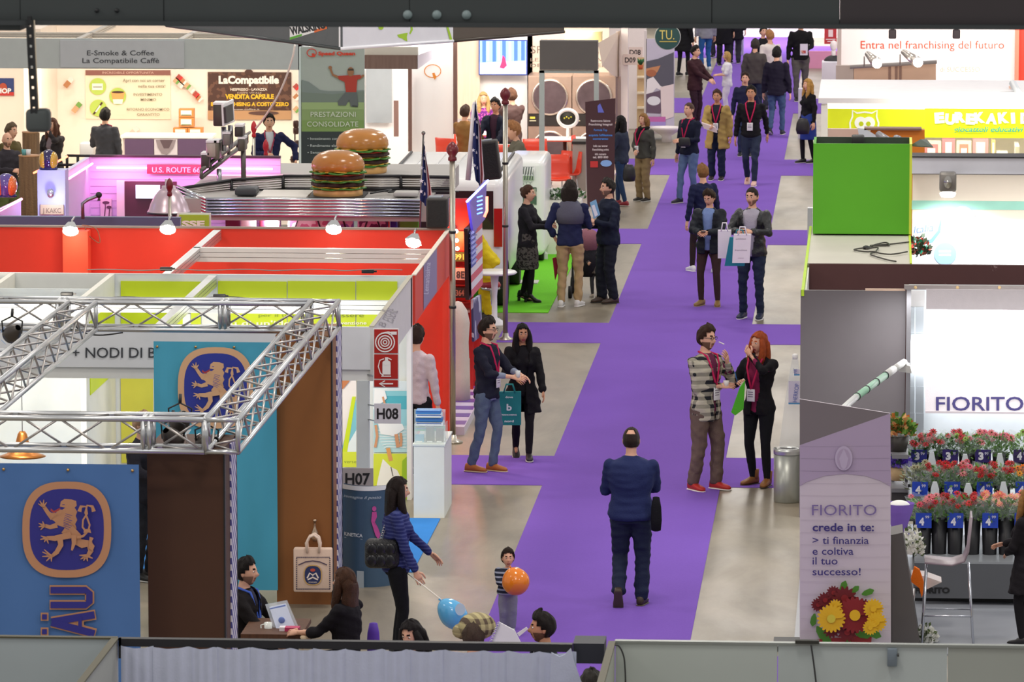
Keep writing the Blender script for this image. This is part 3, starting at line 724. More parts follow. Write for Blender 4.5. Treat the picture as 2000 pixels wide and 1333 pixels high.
cv.stroke([(758,875),(764,900)],8,mprint('e2a05c'));cv.poly([(748,896),(764,912),(776,918),(782,930),(782,1000),(736,948),(742,920)],mprint('f3efe6'));cv.stroke([(764,912),(768,930)],2,mprint('777168'));cv.done()
def board(x0,y0,x1,y1,Y,txt,c,label,tw=None):
 o=thing('number_sign',label,'sign',tuple(W((x0+x1)/2,y1,Y)))
 pb(o,'sign_board',x0,y0,x1,y1,Y,.015,mat(c,rough=.5))
 q=Canvas(o,front(Y-.001));h=(y1-y0)*.5;q.text(txt,(x0+x1)/2,(y0+y1)/2+h/2,h,mprint('1c1a1e'),w=tw or(x1-x0)*.78,bold=.025,center=True);q.done('lettering')
 r_=MB();r_.m(metal(),True)
 for y in(y0+5,y1-5):p_=W(x0+6,y,Y+.012);r_.tube([p_,(min(p_.x,XF-.06),53.53,p_.z)],.008,6)
 r_.build('bracket_arm',o)
 return o
board(731,789,783,828,53.4,'H08','d9d8e0','white H08 number board in front of the beach poster',42)
board(668,915,729,957,53.4,'H07','aaa2a4','grey H07 number board over the dark blue drum sign',48)
o=thing('fire_sign','red fire hose and extinguisher sign above the H08 board','sign',tuple(W(754,757,53.42)))
pb(o,'sign_board',729,642,779,758,53.42,.015,mat('eef0ef'))
r_=MB();r_.m(metal(),True);r_.tube([W(735,735,53.437),(XF-.06,53.53,W(735,735,53.43).z)],.008,6);r_.build('bracket_arm',o)
for y0,y1 in((644,690),(693,740),(743,756)):pb(o,'red_field',731,y0,777,y1,53.41,.008,mat('b3261e',rough=.4))
cv=Canvas(o,front(53.405));wp=mprint('f2efec')
for r in(18.5,13,8,3.5):
 for t in range(20):
  a0=2*math.pi*t/20;a1=2*math.pi*(t+1)/20;cv.k-=.5
  cv.stroke([(752+r*math.cos(a0),669+r*math.sin(a0)),(752+r*math.cos(a1),669+r*math.sin(a1))],2.4,wp)
cv.stroke([(744,652),(758,649),(773,652)],3,wp);cv.rect(764,648,775,654,wp)
cv.rect(747,709,763,732,wp);cv.ell(755,709,8,5,wp);cv.rect(752,698,758,705,wp);cv.stroke([(750,701),(742,704),(739,716),(743,729),(749,734)],2,wp);cv.stroke([(757,699),(765,703)],2,wp);cv.rect(745,734,764,736,wp)
cv.rect(742,748.5,768,751,wp);cv.stroke([(752,744),(741,749.7),(752,755.5)],2,wp);cv.done('pictogram')
Bt=thing('exhibition_booth','red walled booth lit by small floodlights behind the lime booth','booth',(-9,60.5,0))
boxpart(Bt,'wall_panel',(xw-1,62.8,0),(-5.12,62.86,zt),REDP)
pb(Bt,'red_pillar',123,452,172,600,62.55,.25,mat('ff5a3c',rough=.5))
boxpart(Bt,'wall_cap',(xw-1,62.78,zt),(-5.12,62.88,zt+.02),mat('9a8a80'))
beamX(Bt,W(378,490,60.8).x,-5.14,60.8,zt,mat('ece8e2',rough=.35),h=.17)
X=W(424,448,62.7).x;beamY(Bt,X,58.1,62.75,zt)
boxpart(Bt,'fascia_board',(-5.15,58.1,1.96),(-5.12,62.85,zt),mat('d8402c',rough=.5),'red side fascia with a lilac sign')
boxpart(Bt,'fascia_edge',(-5.16,58.1,zt),(-5.11,62.85,zt+.012),mat('e8dccb'))
pz=W(806,700,58.15);
cv=Canvas(Bt,side(-5.118),(1,0,0));cv.poly([(827,515),(853,482),(853,570),(827,606)],mprint('8a7fa8'))
cv.text('Lemanissima',836,575,9,mprint('c9c3dd'),w=62,rot=86,bold=.01);cv.done('fascia_sign')
boxpart(Bt,'post',(-5.2,62.7,0),(-5.12,62.8,1.96),REDP)
def cable(pts,r=.006,c='2b2b2d',label='black cable trailing along the top of the booth wall',name='cable'):
 q=MB();q.m(mat(c,rough=.5),True)
 P=[Vector(p)for p in pts];S_=[]
 for i in range(len(P)-1):
  p0,p1,p2,p3=P[max(0,i-1)],P[i],P[i+1],P[min(len(P)-1,i+2)]
  for k in range(5):
   t=k/5;S_.append(.5*((2*p1)+(-p0+p2)*t+(2*p0-5*p1+4*p2-p3)*t*t+(-p0+3*p1-3*p2+p3)*t**3))
 S_.append(P[-1]);q.tube(S_,r,6);return solo(q,name,tuple(P[0]),label,'cable')
rg=random.Random(5)
cable([W(x,583-3*math.sin(x/31)-(4 if 150<x<190 else 0),55.7)for x in range(40,560,26)],label='thin black cable lying on the aluminium rail behind the truss')
cable([W(x,529-2.5*abs(math.sin(x/43)),58.0)for x in range(170,800,28)],c='8f8a84',label='pale cable running along the top of the lime back wall')
cable([W(x,470+y,62.7)for x,y in((165,-28),(172,-12),(182,-2),(195,4),(190,-20),(175,-28),(160,-30))],c='9a6a50',label='looped brown cable on the red wall beside the first floodlight')
for x,y,Y,lb in((130,575,55.7,'black transformer box on the rail, left end of the truss'),(428,579,55.7,'black transformer box on the rail above the truss middle'),(324,526,58.0,'black transformer box on the lime wall below the oblique rail'),(718,531,58.0,'black transformer box on the lime wall near its aisle corner'),(516,592,55.7,'small black transformer box on the rail near the truss corner')):
 q=MB();q.m(BLK);a_,b_=pxbox(x-12,y-3.5,x+12,y+3.5,Y,.06);q.rbox(a_,b_,.008);q.box((b_[0]-.002,a_[1]+.02,a_[2]+.01),(b_[0]+.03,b_[1]-.02,b_[2]-.01));solo(q,'transformer_box',a_,lb,'box','transformer boxes on the booth walls')
def floodlight(x,y,Y,label,pw=60,tgt=(0,-2.2,-1.8),col=(1,.82,.6),sz=1.):
 c=W(x,y,Y);o=thing('floodlight',label,'lamp',tuple(c),'floodlights on the booth walls')
 d=Vector(tgt).normalized();M=Matrix.Translation(c)@d.to_track_quat('-Z','Y').to_matrix().to_4x4()
 q=MB();q.m(mat('b9bcbd',rough=.35,metal=.6));q.loft([[M@Vector((sx*w*.8,sy*h*.8,z))for sx,sy in((-1,-1),(1,-1),(1,1),(-1,1))]for w,h,z in((.045*sz,.03*sz,.1*sz),(.075*sz,.055*sz,.05*sz),(.11*sz,.085*sz,-.012))],True,False);q.build('housing',o)
 q=MB();q.m(glow('fff0d8',60),True);q.sph((0,0,0),.095*sz,.075*sz,.05,n=16,k=8,M=M@Matrix.Translation((0,0,-.02)));q.build('lamp_glass',o)
 q=MB();q.m(metal('b5b5b5'),True);q.tube([c+Vector((.0,.04,.03)),c+Vector((0,.12,.1)),c+Vector((0,.3,.12))],.012,7);q.build('arm',o)
 spot(tuple(c+d*.06),tuple(c+d*2),pw,115,col,.07,.8,'floodlight_beam')
 return o
floodlight(138,449,62.3,'left glowing floodlight on the red wall by the pillar',130,(0,-1,-1.2))
floodlight(328,446,62.3,'glowing floodlight on the red wall below the metal lampshade',130,(0,-1,-1.2))
floodlight(652,446,62.3,'glowing floodlight on the red wall below the giant burgers',130,(0,-1,-1.2))
floodlight(808,472,61.6,'glowing floodlight beside the aisle corner of the red booth',130,(-.3,-1,-1.2))
spot((-9,54.2,2.45),(-9,58,.9),330,130,(1,.9,.74));spot((-6.3,54.2,2.4),(-5.9,58,.9),150,120,(1,.93,.8));spot((-12,54.2,2.45),(-12,58,.9),330,130,(1,.85,.68))
o=thing('pendant_lamp','flared copper pendant lamp on a thin cord in the white booth','lamp',tuple(W(44,890,55)))
q=MB();q.m(metal('b5743a',.35),True);c=W(44,892,55);q.lathe([(.25,0),(.17,.03),(.1,.09),(.07,.16),(.05,.24),(.03,.27)],c,24);q.build('shade',o)
q=MB();q.m(BLK,True);q.tube([c+Vector((0,0,.27)),Vector((c.x,c.y,2.3))],.004,6);q.build('cord',o)
o=thing('counter','white square counter at the booth corner, holding brochures','counter',tuple(Wz(840,1010)))
a_=Wz(808,1012);b_=Wz(868,1012);zc=W(840,872,a_.y).z
boxpart(o,'body',(a_.x,a_.y,0),(b_.x,a_.y+1.0,zc),mat('dcdfd9',rough=.5));boxpart(o,'top_plate',(a_.x-.01,a_.y-.01,zc),(b_.x+.01,a_.y+1.0,zc+.02),mat('cfd6d2',rough=.4))
XC=b_.x;YC=a_.y
o=thing('brochure_holder','clear acrylic brochure holder on the white counter','holder',tuple(W(840,870,YC+.1)))
GL=mat('e8f2f4',rough=.05,alpha=.28,spec=.6)
yb=YC+.12
for x0,y0,x1,y1,Y_,d_ in((809,830,870,871,yb,.01),(809,800,870,871,yb+.3,.01),(809,830,811,871,yb,.3),(868,830,870,871,yb,.3),(829,835,831,871,yb,.3)):
 pb(o,'acrylic_panel',x0,y0,x1,y1,Y_,d_,GL)
for i,(x0,x1,y0,y1,c)in enumerate(((810,829,850,869,'3f9fc4'),(831,849,835,869,'4a4e3e'),(850,867,838,869,'5b4d44'))):
 q=MB();q.m(mprint(c));a_,b_=pxbox(x0+1,y0,x1-1,y1,yb+.05,.06);q.box(a_,b_);q.m(mprint('e8e8e8'));q.box((a_[0]+.01,a_[1]-.002,a_[2]+.02),(b_[0]-.02,a_[1],a_[2]+.04));solo(q,'brochure',a_,['blue brochure stack in the acrylic holder','dark brochure stack with figures in the acrylic holder','brown brochure stack in the acrylic holder, aisle side'][i],'brochure','brochures in the acrylic holder')
for i,(c,y)in enumerate((('2fa06a',836),('d8dfe8',826),('2f6fb4',818),('dfe6ec',810),('3a7fc4',803))):
 q=MB();q.m(mprint(c));p=W(812,y+6,yb+.2);q.box((p.x,p.y,p.z),(p.x+.31-.01*i,p.y+.2,p.z+.035));q.m(mprint('2d57a0'));q.box((p.x+.01,p.y-.002,p.z+.02),(p.x+.28,p.y,p.z+.03))
 solo(q,'leaflet_stack',p,['green leaflets lowest in the holder','white leaflets above the green ones','blue leaflets in mid holder','white leaflets below the top ones','blue leaflets topmost in the holder'][i],'leaflets','leaflets stacked in the holder')
# truss framed beer stand
TR=metal('c9cbcc',.28);TR2=metal('b9b4b0',.32)
def truss(label,p0,p1,sz=.27,bay=.42,end_frames=True,sub=()):
 p0=Vector(p0);p1=Vector(p1);d=p1-p0;L=d.length;u=d.normalized();s_=u.cross(Vector((0,0,1))).normalized();up=Vector((0,0,1));h=sz/2
 o=thing('lighting_truss',label,'truss',tuple((p0+p1)/2),'aluminium box trusses of the beer stand')
 cs=[s_*a+up*b for a,b in((-h,h),(h,h),(h,-h),(-h,-h))]
 for c in cs:
  q=MB();q.m(TR,True);q.tube([p0+c,p1+c],.025,10);q.build('chord',o)
 n=max(1,round(L/bay));proto={}
 for fi in range(4):
  a,b=cs[fi],cs[(fi+1)%4]
  for k in range(n):
   ta,tb=(k,k+1)if k%2==fi%2 else(k+1,k)
   key=(fi,k%2)
   A_=p0+u*(ta*L/n);B_=p0+u*(tb*L/n)
   if key not in proto:
    q=MB();q.m(TR2,True);q.tube([A_+a,B_+b],.0105,7);br=q.build('diagonal_brace',o);proto[key]=(br,k)
   else:
    br0,k0=proto[key];br=br0.copy();COL.objects.link(br);br.location=u*((k-k0)*L/n);br.parent=o
 for e in((p0,p1)if end_frames else()):
  for i in range(4):
   q=MB();q.m(TR,True);q.tube([e+cs[i],e+cs[(i+1)%4]],.021,8);q.build('end_bar',o)
 for t in sub:
  for dt in(-.025,.025):
   e=p0+u*(t*L+dt)
   for i in range(4):
    q=MB();q.m(TR,True);q.tube([e+cs[i],e+cs[(i+1)%4]],.022,8);q.build('joint_frame',o)
 return o
YF,YBK=43.5,51.5;ZT=2.86
XRf=W(428,870,YF).x;XRb=W(640,630,YBK).x;XT=(XRf+XRb)/2
XTL=W(165,620,YBK).x
truss('aluminium truss nearest the camera, blue lion banner under it',(W(-160,870,YF).x,YF,ZT),(XT-.15,YF,ZT),sub=(.80,))
truss('rear aluminium truss crossing the lime wall',(W(-160,620,YBK).x,YBK,ZT),(XT-.15,YBK,ZT),sub=(.37,.785))
truss('slanting aluminium truss on the aisle side of the beer stand',(XT,YF-.14,ZT),(XT,YBK+.14,ZT),end_frames=True)
truss('slanting aluminium truss on the far left of the beer stand',(XTL,YF+.14,ZT),(XTL,YBK-.14,ZT))
truss('short truss stub at the left edge running across to the slanting truss',(W(-120,700,47.5).x,47.5,ZT),(XTL-.14,47.5,ZT),end_frames=False)
BRN=mat('6e4424',rough=.55,var=.05,kind='');BRN2=mat('482812',rough=.6)
def column(x0,x1,y0,Y,dep,label,m):
 o=thing('display_column',label,'column',tuple(W((x0+x1)/2,1000,Y))[:2]+(0,))
 xa=W(x0,1000,Y).x;xb=W(x1,1000,Y).x;z=2.69
 boxpart(o,'column_body',(xa,Y,0),(xb,Y+dep,z),m);boxpart(o,'black_edging',(xb,Y-.01,0),(xb+.012,Y+.06,z),BLK);boxpart(o,'black_edging',(xb,Y+dep-.06,0),(xb+.012,Y+dep,z),BLK)
 q=MB();q.m(mat('e8e4ee',rough=.4,kind='rstripes',c2='5a5a9c',sc=9));q.box((xb,Y+dep*.5,0),(xb+.014,Y+dep-.08,z-.02));q.build('striped_rope_trim',o,label='x')if False else q.build('striped_rope_trim',o)
 return o
column(288,437,918,43.75,.85,'dark brown front column of the beer stand, beside the near blue banner',BRN2)
column(540,648,672,51.3,.95,'lit brown rear column with a beige bag hanging on it',mat('8a5628',rough=.5))  # stronger light on the rear column is put into its brighter brown
column(272,289,912,51.9,.3,'thin pale post seen between the blue banner and the dark column',mat('a58a84'))if False else None
CU=mprint('c08a66',.5);NV=mprint('2c2a86',.5)
def lion(cv,fx,fy,cup=CU,nav=NV):
 k=abs(fx(1)-fx(0))
 cv.ell(fx(130.5),fy(1035),87*k,94*k,cup,48,pw=2.7);cv.ell(fx(130.5),fy(1034.5),72.5*k,79.5*k,nav,48,pw=2.7)
 S=lambda pts,w,m=cup:cv.stroke([(fx(a),fy(b))for a,b in pts],[x*k*1.15 for x in(w if isinstance(w,(list,tuple))else[w]*len(pts))],m)
 Pg=lambda pts,m=cup:cv.poly([(fx(a),fy(b))for a,b in pts],m)
 Pg([(119,980),(126,975),(140,976),(149,979),(150,988),(146,992),(151,1000),(148,1008),(151,1016),(147,1024),(150,1033),(142,1034),(139,1041),(130,1036),(124,1030),(112,1026),(106,1018),(98,1014),(104,1008),(100,1002),(110,1002),(112,995),(122,996),(128,992),(117,990)])
 S([(104,1012),(94,1002),(86,990)],[11,7,6]);S([(112,1026),(98,1030),(88,1027)],[9,7,6])
 for p,tips in(((85,990),((75,984),(78,978),(86,976),(92,981))),((87,1027),((76,1022),(76,1029),(80,1035),(84,1018)))):
  for t in tips:S([p,t],[4,1.2])
 S([(128,1030),(142,1040),(152,1048),(153,1058),(162,1062),(176,1062),(178,1076),(172,1086)],[22,17,14,14,15,13,9,6])
 for t in((158,1092),(164,1095),(172,1096),(182,1090),(156,1084)):S([(170,1085),t],[5,1.4])
 Pg([(176,1048),(184,1050),(180,1058),(186,1066),(182,1076),(174,1070)])
 S([(140,1044),(122,1048),(108,1051),(92,1050)],[12,10,9,6]);S([(118,1050),(120,1064),(112,1078),(102,1086)],[10,9,8,5])
 for p,tips in(((92,1050),((81,1046),(80,1053),(88,1058),(96,1061))),((102,1085),((84,1077),(84,1086),(92,1095),(102,1096),(88,1072)))):
  for t in tips:S([p,t],[4,1.3])
 S([(146,1044),(146,1060),(142,1074)],[9,7,3])
 S([(152,1048),(164,1046),(174,1036),(177,1024),(172,1010),(168,1000),(172,986),(182,988),(185,998)],[4,4,3.5,3,3,3,3,5,7])
 S([(172,1040),(163,1028),(164,1014),(172,1002),(170,988),(160,988),(157,998)],[3.5,3,3,3,3,5,7])
 Pg([(166,1032),(178,1032),(180,1040),(172,1038),(165,1040)])
 for i in range(9):
  a=.35+i*.2;S([(128+2*math.cos(a*2),1002+i*3.2),(143-(i%3)*3,1006+i*3.3)],.8,nav)
 S([(124,984),(129,984)],1.2,nav);Pg([(102,991),(108,996),(121,989),(118,995),(108,1000),(101,996)],mprint('a83a3a'))
def banner(x0,x1,y0,Y,zb,label,c):
 o=thing('lion_banner',label,'banner',tuple(W((x0+x1)/2,y0,Y)))
 xa=W(x0,1000,Y).x;xb=W(x1,1000,Y).x;z=W(x0,y0,Y).z
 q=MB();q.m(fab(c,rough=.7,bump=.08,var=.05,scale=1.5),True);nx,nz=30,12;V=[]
 for j in range(nz+1):
  for i in range(nx+1):
   V.append((xa+(xb-xa)*i/nx,Y+.03+.012*math.sin(i*.9)*math.sin(j*.5+.3),zb+(z-zb)*j/nz))
 q.add(V,[(j*(nx+1)+i,j*(nx+1)+i+1,(j+1)*(nx+1)+i+1,(j+1)*(nx+1)+i)for j in range(nz)for i in range(nx)],True)
 q.add([(a,b+.004,c_)for a,b,c_ in V],[(j*(nx+1)+i,(j+1)*(nx+1)+i,(j+1)*(nx+1)+i+1,j*(nx+1)+i+1)for j in range(nz)for i in range(nx)],True);q.build('cloth',o)
 for i in range(4):
  e=MB();e.m(metal('c9a46a',.4),True);px_=xa+(xb-xa)*(.03+.94*i/3);e.tube([(px_,Y+.012,z-.05),(px_,Y+.04,z-.05)],.012,10);e.build('eyelet',o)
 return o
o=banner(-130,271,905,43.3,.15,'nearest blue lion banner, under the front truss','5076ae')  # dimmer light on the near cloth is put into this darker blue
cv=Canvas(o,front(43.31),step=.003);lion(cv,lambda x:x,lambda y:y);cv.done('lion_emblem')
cv=Canvas(o,front(43.31),step=.003)
for w1,w2,m_ in((20,19,CU),(14,12,NV)):
 cv.stroke([(99-(w1-14)/3,1153),(168,1153),(175,1159),(175,1176),(168,1182),(99-(w1-14)/3,1182)],w1-1,m_)
 for a_,b_ in(((185+(w1-14)/3,1201),(101,1215)),((185+(w1-14)/3,1238),(101,1216))):cv.stroke([a_,b_],w1,m_)
 cv.stroke([(157,1204),(157,1232)],w2-5,m_)
 for y in(1205,1234):cv.rect(87.5-w2*.4,y-w2*.42,87.5+w2*.4,y+w2*.42,m_)
cv.text('BR',182,1350,73,CU,w=94,rot=90,bold=.06).text('BR',182,1350,73,NV,w=92,rot=90,bold=.02);cv.done('lettering')
o=banner(302,541,668,51.2,.15,'farther lion banner, blue lightened as if lit, hanging from the rear truss','4fa6c4')  # brighter light on the rear cloth is put into its blue
cv=Canvas(o,front(51.21),step=.003);lion(cv,lambda x:421+(x-130.5)*.846,lambda y:758+(y-1035)*.846,mprint('d9ae86'),mprint('2a379a'));cv.done('lion_emblem')  # emblem colours carry the same painted brightness as the rear cloth
def parcan(x,y,Y,label,rot):
 c=W(x,y,Y);o=thing('stage_light',label,'lamp',tuple(c),'stage lights clamped to the truss')
 M=Matrix.Translation(c)@Matrix.Rotation(rot,4,'Y')@Matrix.Rotation(.7,4,'X')
 q=MB();q.m(mat('55504c',rough=.4,metal=.6),True);q.lathe([(.03,.13),(.05,.11),(.075,.05),(.085,0),(.085,-.05),(.078,-.05),(.078,-.01)],n=18,M=M,cap=False);q.build('housing',o)
 q=MB();q.m(metal('eceef0',.15),True);q.lathe([(.0005,-.0),(.04,-.015),(.077,-.04)],n=18,M=M,cap=False);q.build('reflector',o)
 for k in range(4):
  q=MB();q.m(mat('dfe3e6',rough=.3,metal=.5));q.box((-.03,.0,-.02),(.03,.004,.03),M=M@Matrix.Rotation(k*math.pi/2,4,'Z')@Matrix.Translation((0,.09,-.07))@Matrix.Rotation(-.5,4,'X'));q.build('barn_door',o)
 q=MB();q.m(BLK,True);q.tube([c+Vector((.09,0,0)),c+Vector((.1,0,.12)),c+Vector((0,0,.17)),c+Vector((-.1,0,.12)),c+Vector((-.09,0,0))],.008,6);q.tube([c+Vector((0,0,.17)),c+Vector((0,.03,.24))],.014,8);q.build('clamp',o)
parcan(352,826,44.1,'stage light with open shutters above the dark column',.5)
parcan(338,858,43.9,'lower stage light inside the near truss corner',-.5)
parcan(404,868,44.0,'stage light nearest the truss corner post',1.1)
parcan(24,652,50.2,'stage light on the far left of the rear truss',.8)
cable([W(x,y,43.9)for x,y in((300,893),(330,897),(360,902),(400,900),(430,892))],r=.009,label='black cable sagging in the near corner of the truss')
cable([W(x,y,51.3)for x,y in((140,625),(150,640),(170,652),(200,655),(240,650))],r=.008,label='black cable on the rear truss near the left corner')
o=thing('shopping_bag','beige promotional bag with navy crest hanging on the brown column','bag',tuple(W(611,1158,51.0)))
q=MB();q.m(mat('dcc0ad',rough=.7,bump=.1));a_,b_=pxbox(573,1072,648,1158,51.05,.10);q.rbox(a_,b_,.015);q.build('bag_body',o)
for dy in(0,.09):
 q=MB();q.m(mat('e6cdbb'),True);q.tube([W(600,1080,51.04)+Vector((0,dy,0)),W(598,1062,51.04)+Vector((0,dy,0)),W(604,1050,51.04)+Vector((0,dy,0)),W(613,1046,51.04)+Vector((0,dy,0)),W(621,1052,51.04)+Vector((0,dy,0)),W(624,1064,51.04)+Vector((0,dy,0)),W(623,1080,51.04)+Vector((0,dy,0))],.014,7);q.build('handle',o)
cv=Canvas(o,front(51.045));D=mprint('3a3350')
for i in range(17):cv.k=1;cv.rect(579+i*3.9,1088,581.4+i*3.9,1090.5,D);cv.k=1;cv.rect(579+i*3.9,1150,581.4+i*3.9,1152.5,D)
for i in range(16):cv.k=1;cv.rect(578,1091+i*3.9,580.5,1093+i*3.9,D);cv.k=1;cv.rect(643,1091+i*3.9,645.5,1093+i*3.9,D)
cv.ell(611,1124,18,20,mprint('c9a262'),28,pw=2.6);cv.ell(611,1124,16,18,mprint('27305e'),28,pw=2.6);cv.stroke([(600,1130),(605,1120),(611,1124),(617,1120),(622,1130)],3,mprint('e8d9d0'));cv.ell(611,1114,5,3,mprint('c04a3a'));cv.stroke([(601,1133),(611,1128),(621,1133)],3,mprint('e8d9d0'))
cv.text('MÜNCHEN',611,1139,2.6,mprint('e8d9d0'),w=16,center=True);
cv.stroke([(583,1104),(597,1098),(611,1096),(625,1098),(639,1104)],2.5,mprint('5a4a5c'));cv.done('crest_print')
q=MB();q.m(metal('c0a890',.3),True);q.lathe([(.02,0),(.035,.03),(.035,.09),(.012,.14),(.012,.2),(.02,.2),(.02,.22)],W(615,1058,51.25),14);solo(q,'hook',W(615,1058,51.25),'shiny hook holding the beige bag on the column','hook')
o=thing('drum_sign','dark slate blue rounded advertising wall with a pink figure','sign',tuple(W(700,1240,52.3)))
xa=W(664,1000,52.3).x;xb=W(765,1000,52.3).x;zb=W(700,957,52.3).z
def drumP(u):return(xa+(xb-xa)*u,52.3+.16*(2*u-1)**2)
q=MB();q.m(mat('3f5a74',rough=.35,var=.12),True);n=20
V=[(*drumP(i/n),z)for z in(0,zb)for i in range(n+1)];q.add(V,[(i,i+1,n+2+i,n+1+i)for i in range(n)],True);V2=[(x,y+.25,z)for x,y,z in V];q.add(V2,[(i,n+1+i,n+2+i,i+1)for i in range(n)],True);q.build('curved_sheet',o)
q=MB();q.m(mat('e8ecee'),True);V=[(drumP(i/n)[0],drumP(i/n)[1]-.004,zb+dz)for dz in(-.012,.035)for i in range(n+1)];q.add(V,[(i,i+1,n+2+i,n+1+i)for i in range(n)],True);q.build('white_rim',o)
def dpf(x,y):
 u=(x-664)/101.0;X_,Y_=drumP(min(1,max(0,u)));return Vector((X_,Y_,W(700,y,52.3).z))
cv=Canvas(o,dpf,step=.006);cv.text('KiNETICA',670,1050,6.5,mprint('dfe6ee'),w=38,bold=.02);cv.stroke([(670,1054),(708,1054)],1.2,mprint('9fb0c0'))
cv.text('immagina il posto',669,975,5.5,mprint('c5d2dc'),w=74,slant=.4)
pk=mprint('c24b98');cv.poly([(727,1000),(735,1000),(736,1010),(732,1020),(738,1032),(742,1045),(739,1056),(733,1046),(729,1032),(725,1018)],pk);cv.ell(731,994,4,5,pk)
for a_,b_,c_,d_ in((717,1153,748,1155),(717,1185,748,1187),(717,1153,719,1187),(746,1153,748,1187)):cv.rect(a_,b_,c_,d_,mprint('a03a8a'))
for i in range(3):cv.stroke([(722,1162+i*8),(730,1160+i*8),(737,1160+i*8),(744,1158+i*8)],2.2,mprint('e8ecf0'))
cv.rect(697,1115,711,1150,mprint('a8b4bc'));cv.text('LIVING',726,1193,4,mprint('dfe6ee'),w=22);cv.done()
o=thing('bar_table','small brown table edge seen in front of the brown column','table',tuple(W(540,1248,46.3))[:2]+(0,))
tz=W(540,1240,46.3).z;xa=W(470,1240,46.3).x;xb=W(589,1240,46.3).x
boxpart(o,'table_top',(xa,46.3,tz-.04),(xb,47.1,tz),mat('6a4226',kind='wood',c2='3a2214'));boxpart(o,'leg',(xa+.1,46.5,0),(xa+.16,46.56,tz-.04),BLK);boxpart(o,'leg',(xb-.16,46.5,0),(xb-.1,46.56,tz-.04),BLK);boxpart(o,'leg',(xa+.1,46.9,0),(xa+.16,46.96,tz-.04),BLK);boxpart(o,'leg',(xb-.16,46.9,0),(xb-.1,46.96,tz-.04),BLK)
o=thing('leaflet_holder','tilted clear leaflet holder on the bar table','holder',tuple(W(548,1238,46.6)))
q=MB();q.m(mat('dfe6ee',rough=.1,alpha=.35));P=[W(518,1182,46.75),W(560,1174,46.75),W(583,1228,46.6),W(538,1240,46.6)];q.prism(P,(0,.03,0));q.build('acrylic_panel',o)
q=MB();q.m(mprint('c9d0e4'));P=[W(526,1187,46.72),W(558,1180,46.72),W(576,1226,46.58),W(542,1236,46.58)];q.prism(P,(0,.02,0));q.m(mprint('6f86c8'));q.prism([W(527,1189,46.71),W(557,1182,46.71),W(560,1190,46.7),W(530,1198,46.7)],(0,.005,0));q.sph(W(550,1212,46.62),.03,.01,.03);q.build('leaflet',o)
q=MB();q.m(mprint('c23a66'));a_,b_=pxbox(556,1227,584,1240,46.45,.1);q.box(a_,b_);q.m(mprint('efe6ea'));q.box((a_[0]-.05,a_[1]+.01,a_[2]),(a_[0],b_[1],b_[2]));solo(q,'carton',a_,'small crimson and white carton on the bar table','box')
q=MB();q.m(mat('e8ece6',rough=.2),True);c=W(524,1238,46.6);q.lathe([(.03,0),(.036,.01),(.036,.1),(.032,.1),(.03,.02)],c,18);q.tube([c+Vector((-.033,0,.085)),c+Vector((-.065,0,.075)),c+Vector((-.065,0,.03)),c+Vector((-.034,0,.02))],.007,7);solo(q,'mug',c,'white mug with a handle on the bar table','mug')
q=MB();q.m(mat('e0c9a8',rough=.8),True);c=W(598,1246,46.2);q.sph(c,.055,.05,.03);solo(q,'bread_roll',c,'pale bread roll by the edge of the bar table','bread')
# nearest booth backs along the bottom of the photo
YP=36.0
GP=mat('a8b3b8',rough=.6,var=.1,scale=1.2);GP2=mat('b3bbb6',rough=.6,var=.1,scale=1.2);EDG=mat('4e4a36',rough=.6)
o=thing('booth_partition','grey blue partition back along the bottom, under the lion banner','partition',tuple(W(110,1247,YP))[:2]+(0,))
zp=W(110,1248,YP).z;xa=W(-400,1248,YP).x;xb=W(229,1248,YP).x
boxpart(o,'wall_panel',(xa,YP,0),(xb,YP+.04,zp),GP);boxpart(o,'top_edge',(xa,YP-.01,zp),(xb,YP+.05,zp+.012),EDG)
boxpart(o,'wall_panel',(xb-.03,YP-3,0),(xb,YP,zp),mat('9c9f98',rough=.6));boxpart(o,'top_edge',(xb-.04,YP-3,zp),(xb+.01,YP,zp+.012),EDG)
o=thing('draped_counter','black edged rail with hanging pleated white cloth along the bottom','curtain',tuple(W(680,1256,YP))[:2]+(0,))
xc=W(1118,1256,YP).x;zr=W(680,1253,YP).z
boxpart(o,'black_rail',(xb+.01,YP-.02,zr-.055),(xc,YP+.05,zr),BLK)
boxpart(o,'black_rail',(xb+.01,YP-.02,zr-.14),(xb+.03,YP+.02,zr),BLK)
CL=fab('c3cadb',rough=.8,bump=.1)
zc=zr-.045;k=0;x=xb+.03
while x<xc+.0:
 w=.9/4.0*(1+.25*math.sin(k*2.1));x2=min(x+w*1.02,xc+.03);q=MB();q.m(CL,True);nx=12;nz=6;V=[]
 for j in range(nz+1):
  for i in range(nx+1):
   t=i/nx;V.append((x+(x2-x)*t,YP-.035-.022*math.sin(math.pi*t)*(.3+.7*j/nz)-.006*math.sin(t*19+k),zc-.012*(1-math.sin(math.pi*t))*0-.018*abs(math.sin(math.pi*t+.4*math.sin(k)))*(1 if j==0 else 0)-j*.32))
 q.add(V,[(j*(nx+1)+i,(j+1)*(nx+1)+i,(j+1)*(nx+1)+i+1,j*(nx+1)+i+1)for j in range(nz)for i in range(nx)],True);q.build('cloth_pleat',o);x+=w;k+=1
q=MB();q.m(CL,True)
P=[W(1078,1272,YP),W(1094,1280,YP),W(1104,1276,YP),W(1116,1264,YP),W(1124,1295,YP),W(1142,1345,YP),W(1150,1420,YP),W(1070,1420,YP)]
q.prism([p+Vector((0,-.07,0))for p in P],(0,.02,0));q.build('loose_cloth_corner',o)
q=MB();q.m(mat('23272f',rough=.6));a_,b_=pxbox(1119,1258,1180,1297,YP+.02,.3);q.box(a_,b_);solo(q,'black_box',a_,'black box closing the end of the draped rail','box')
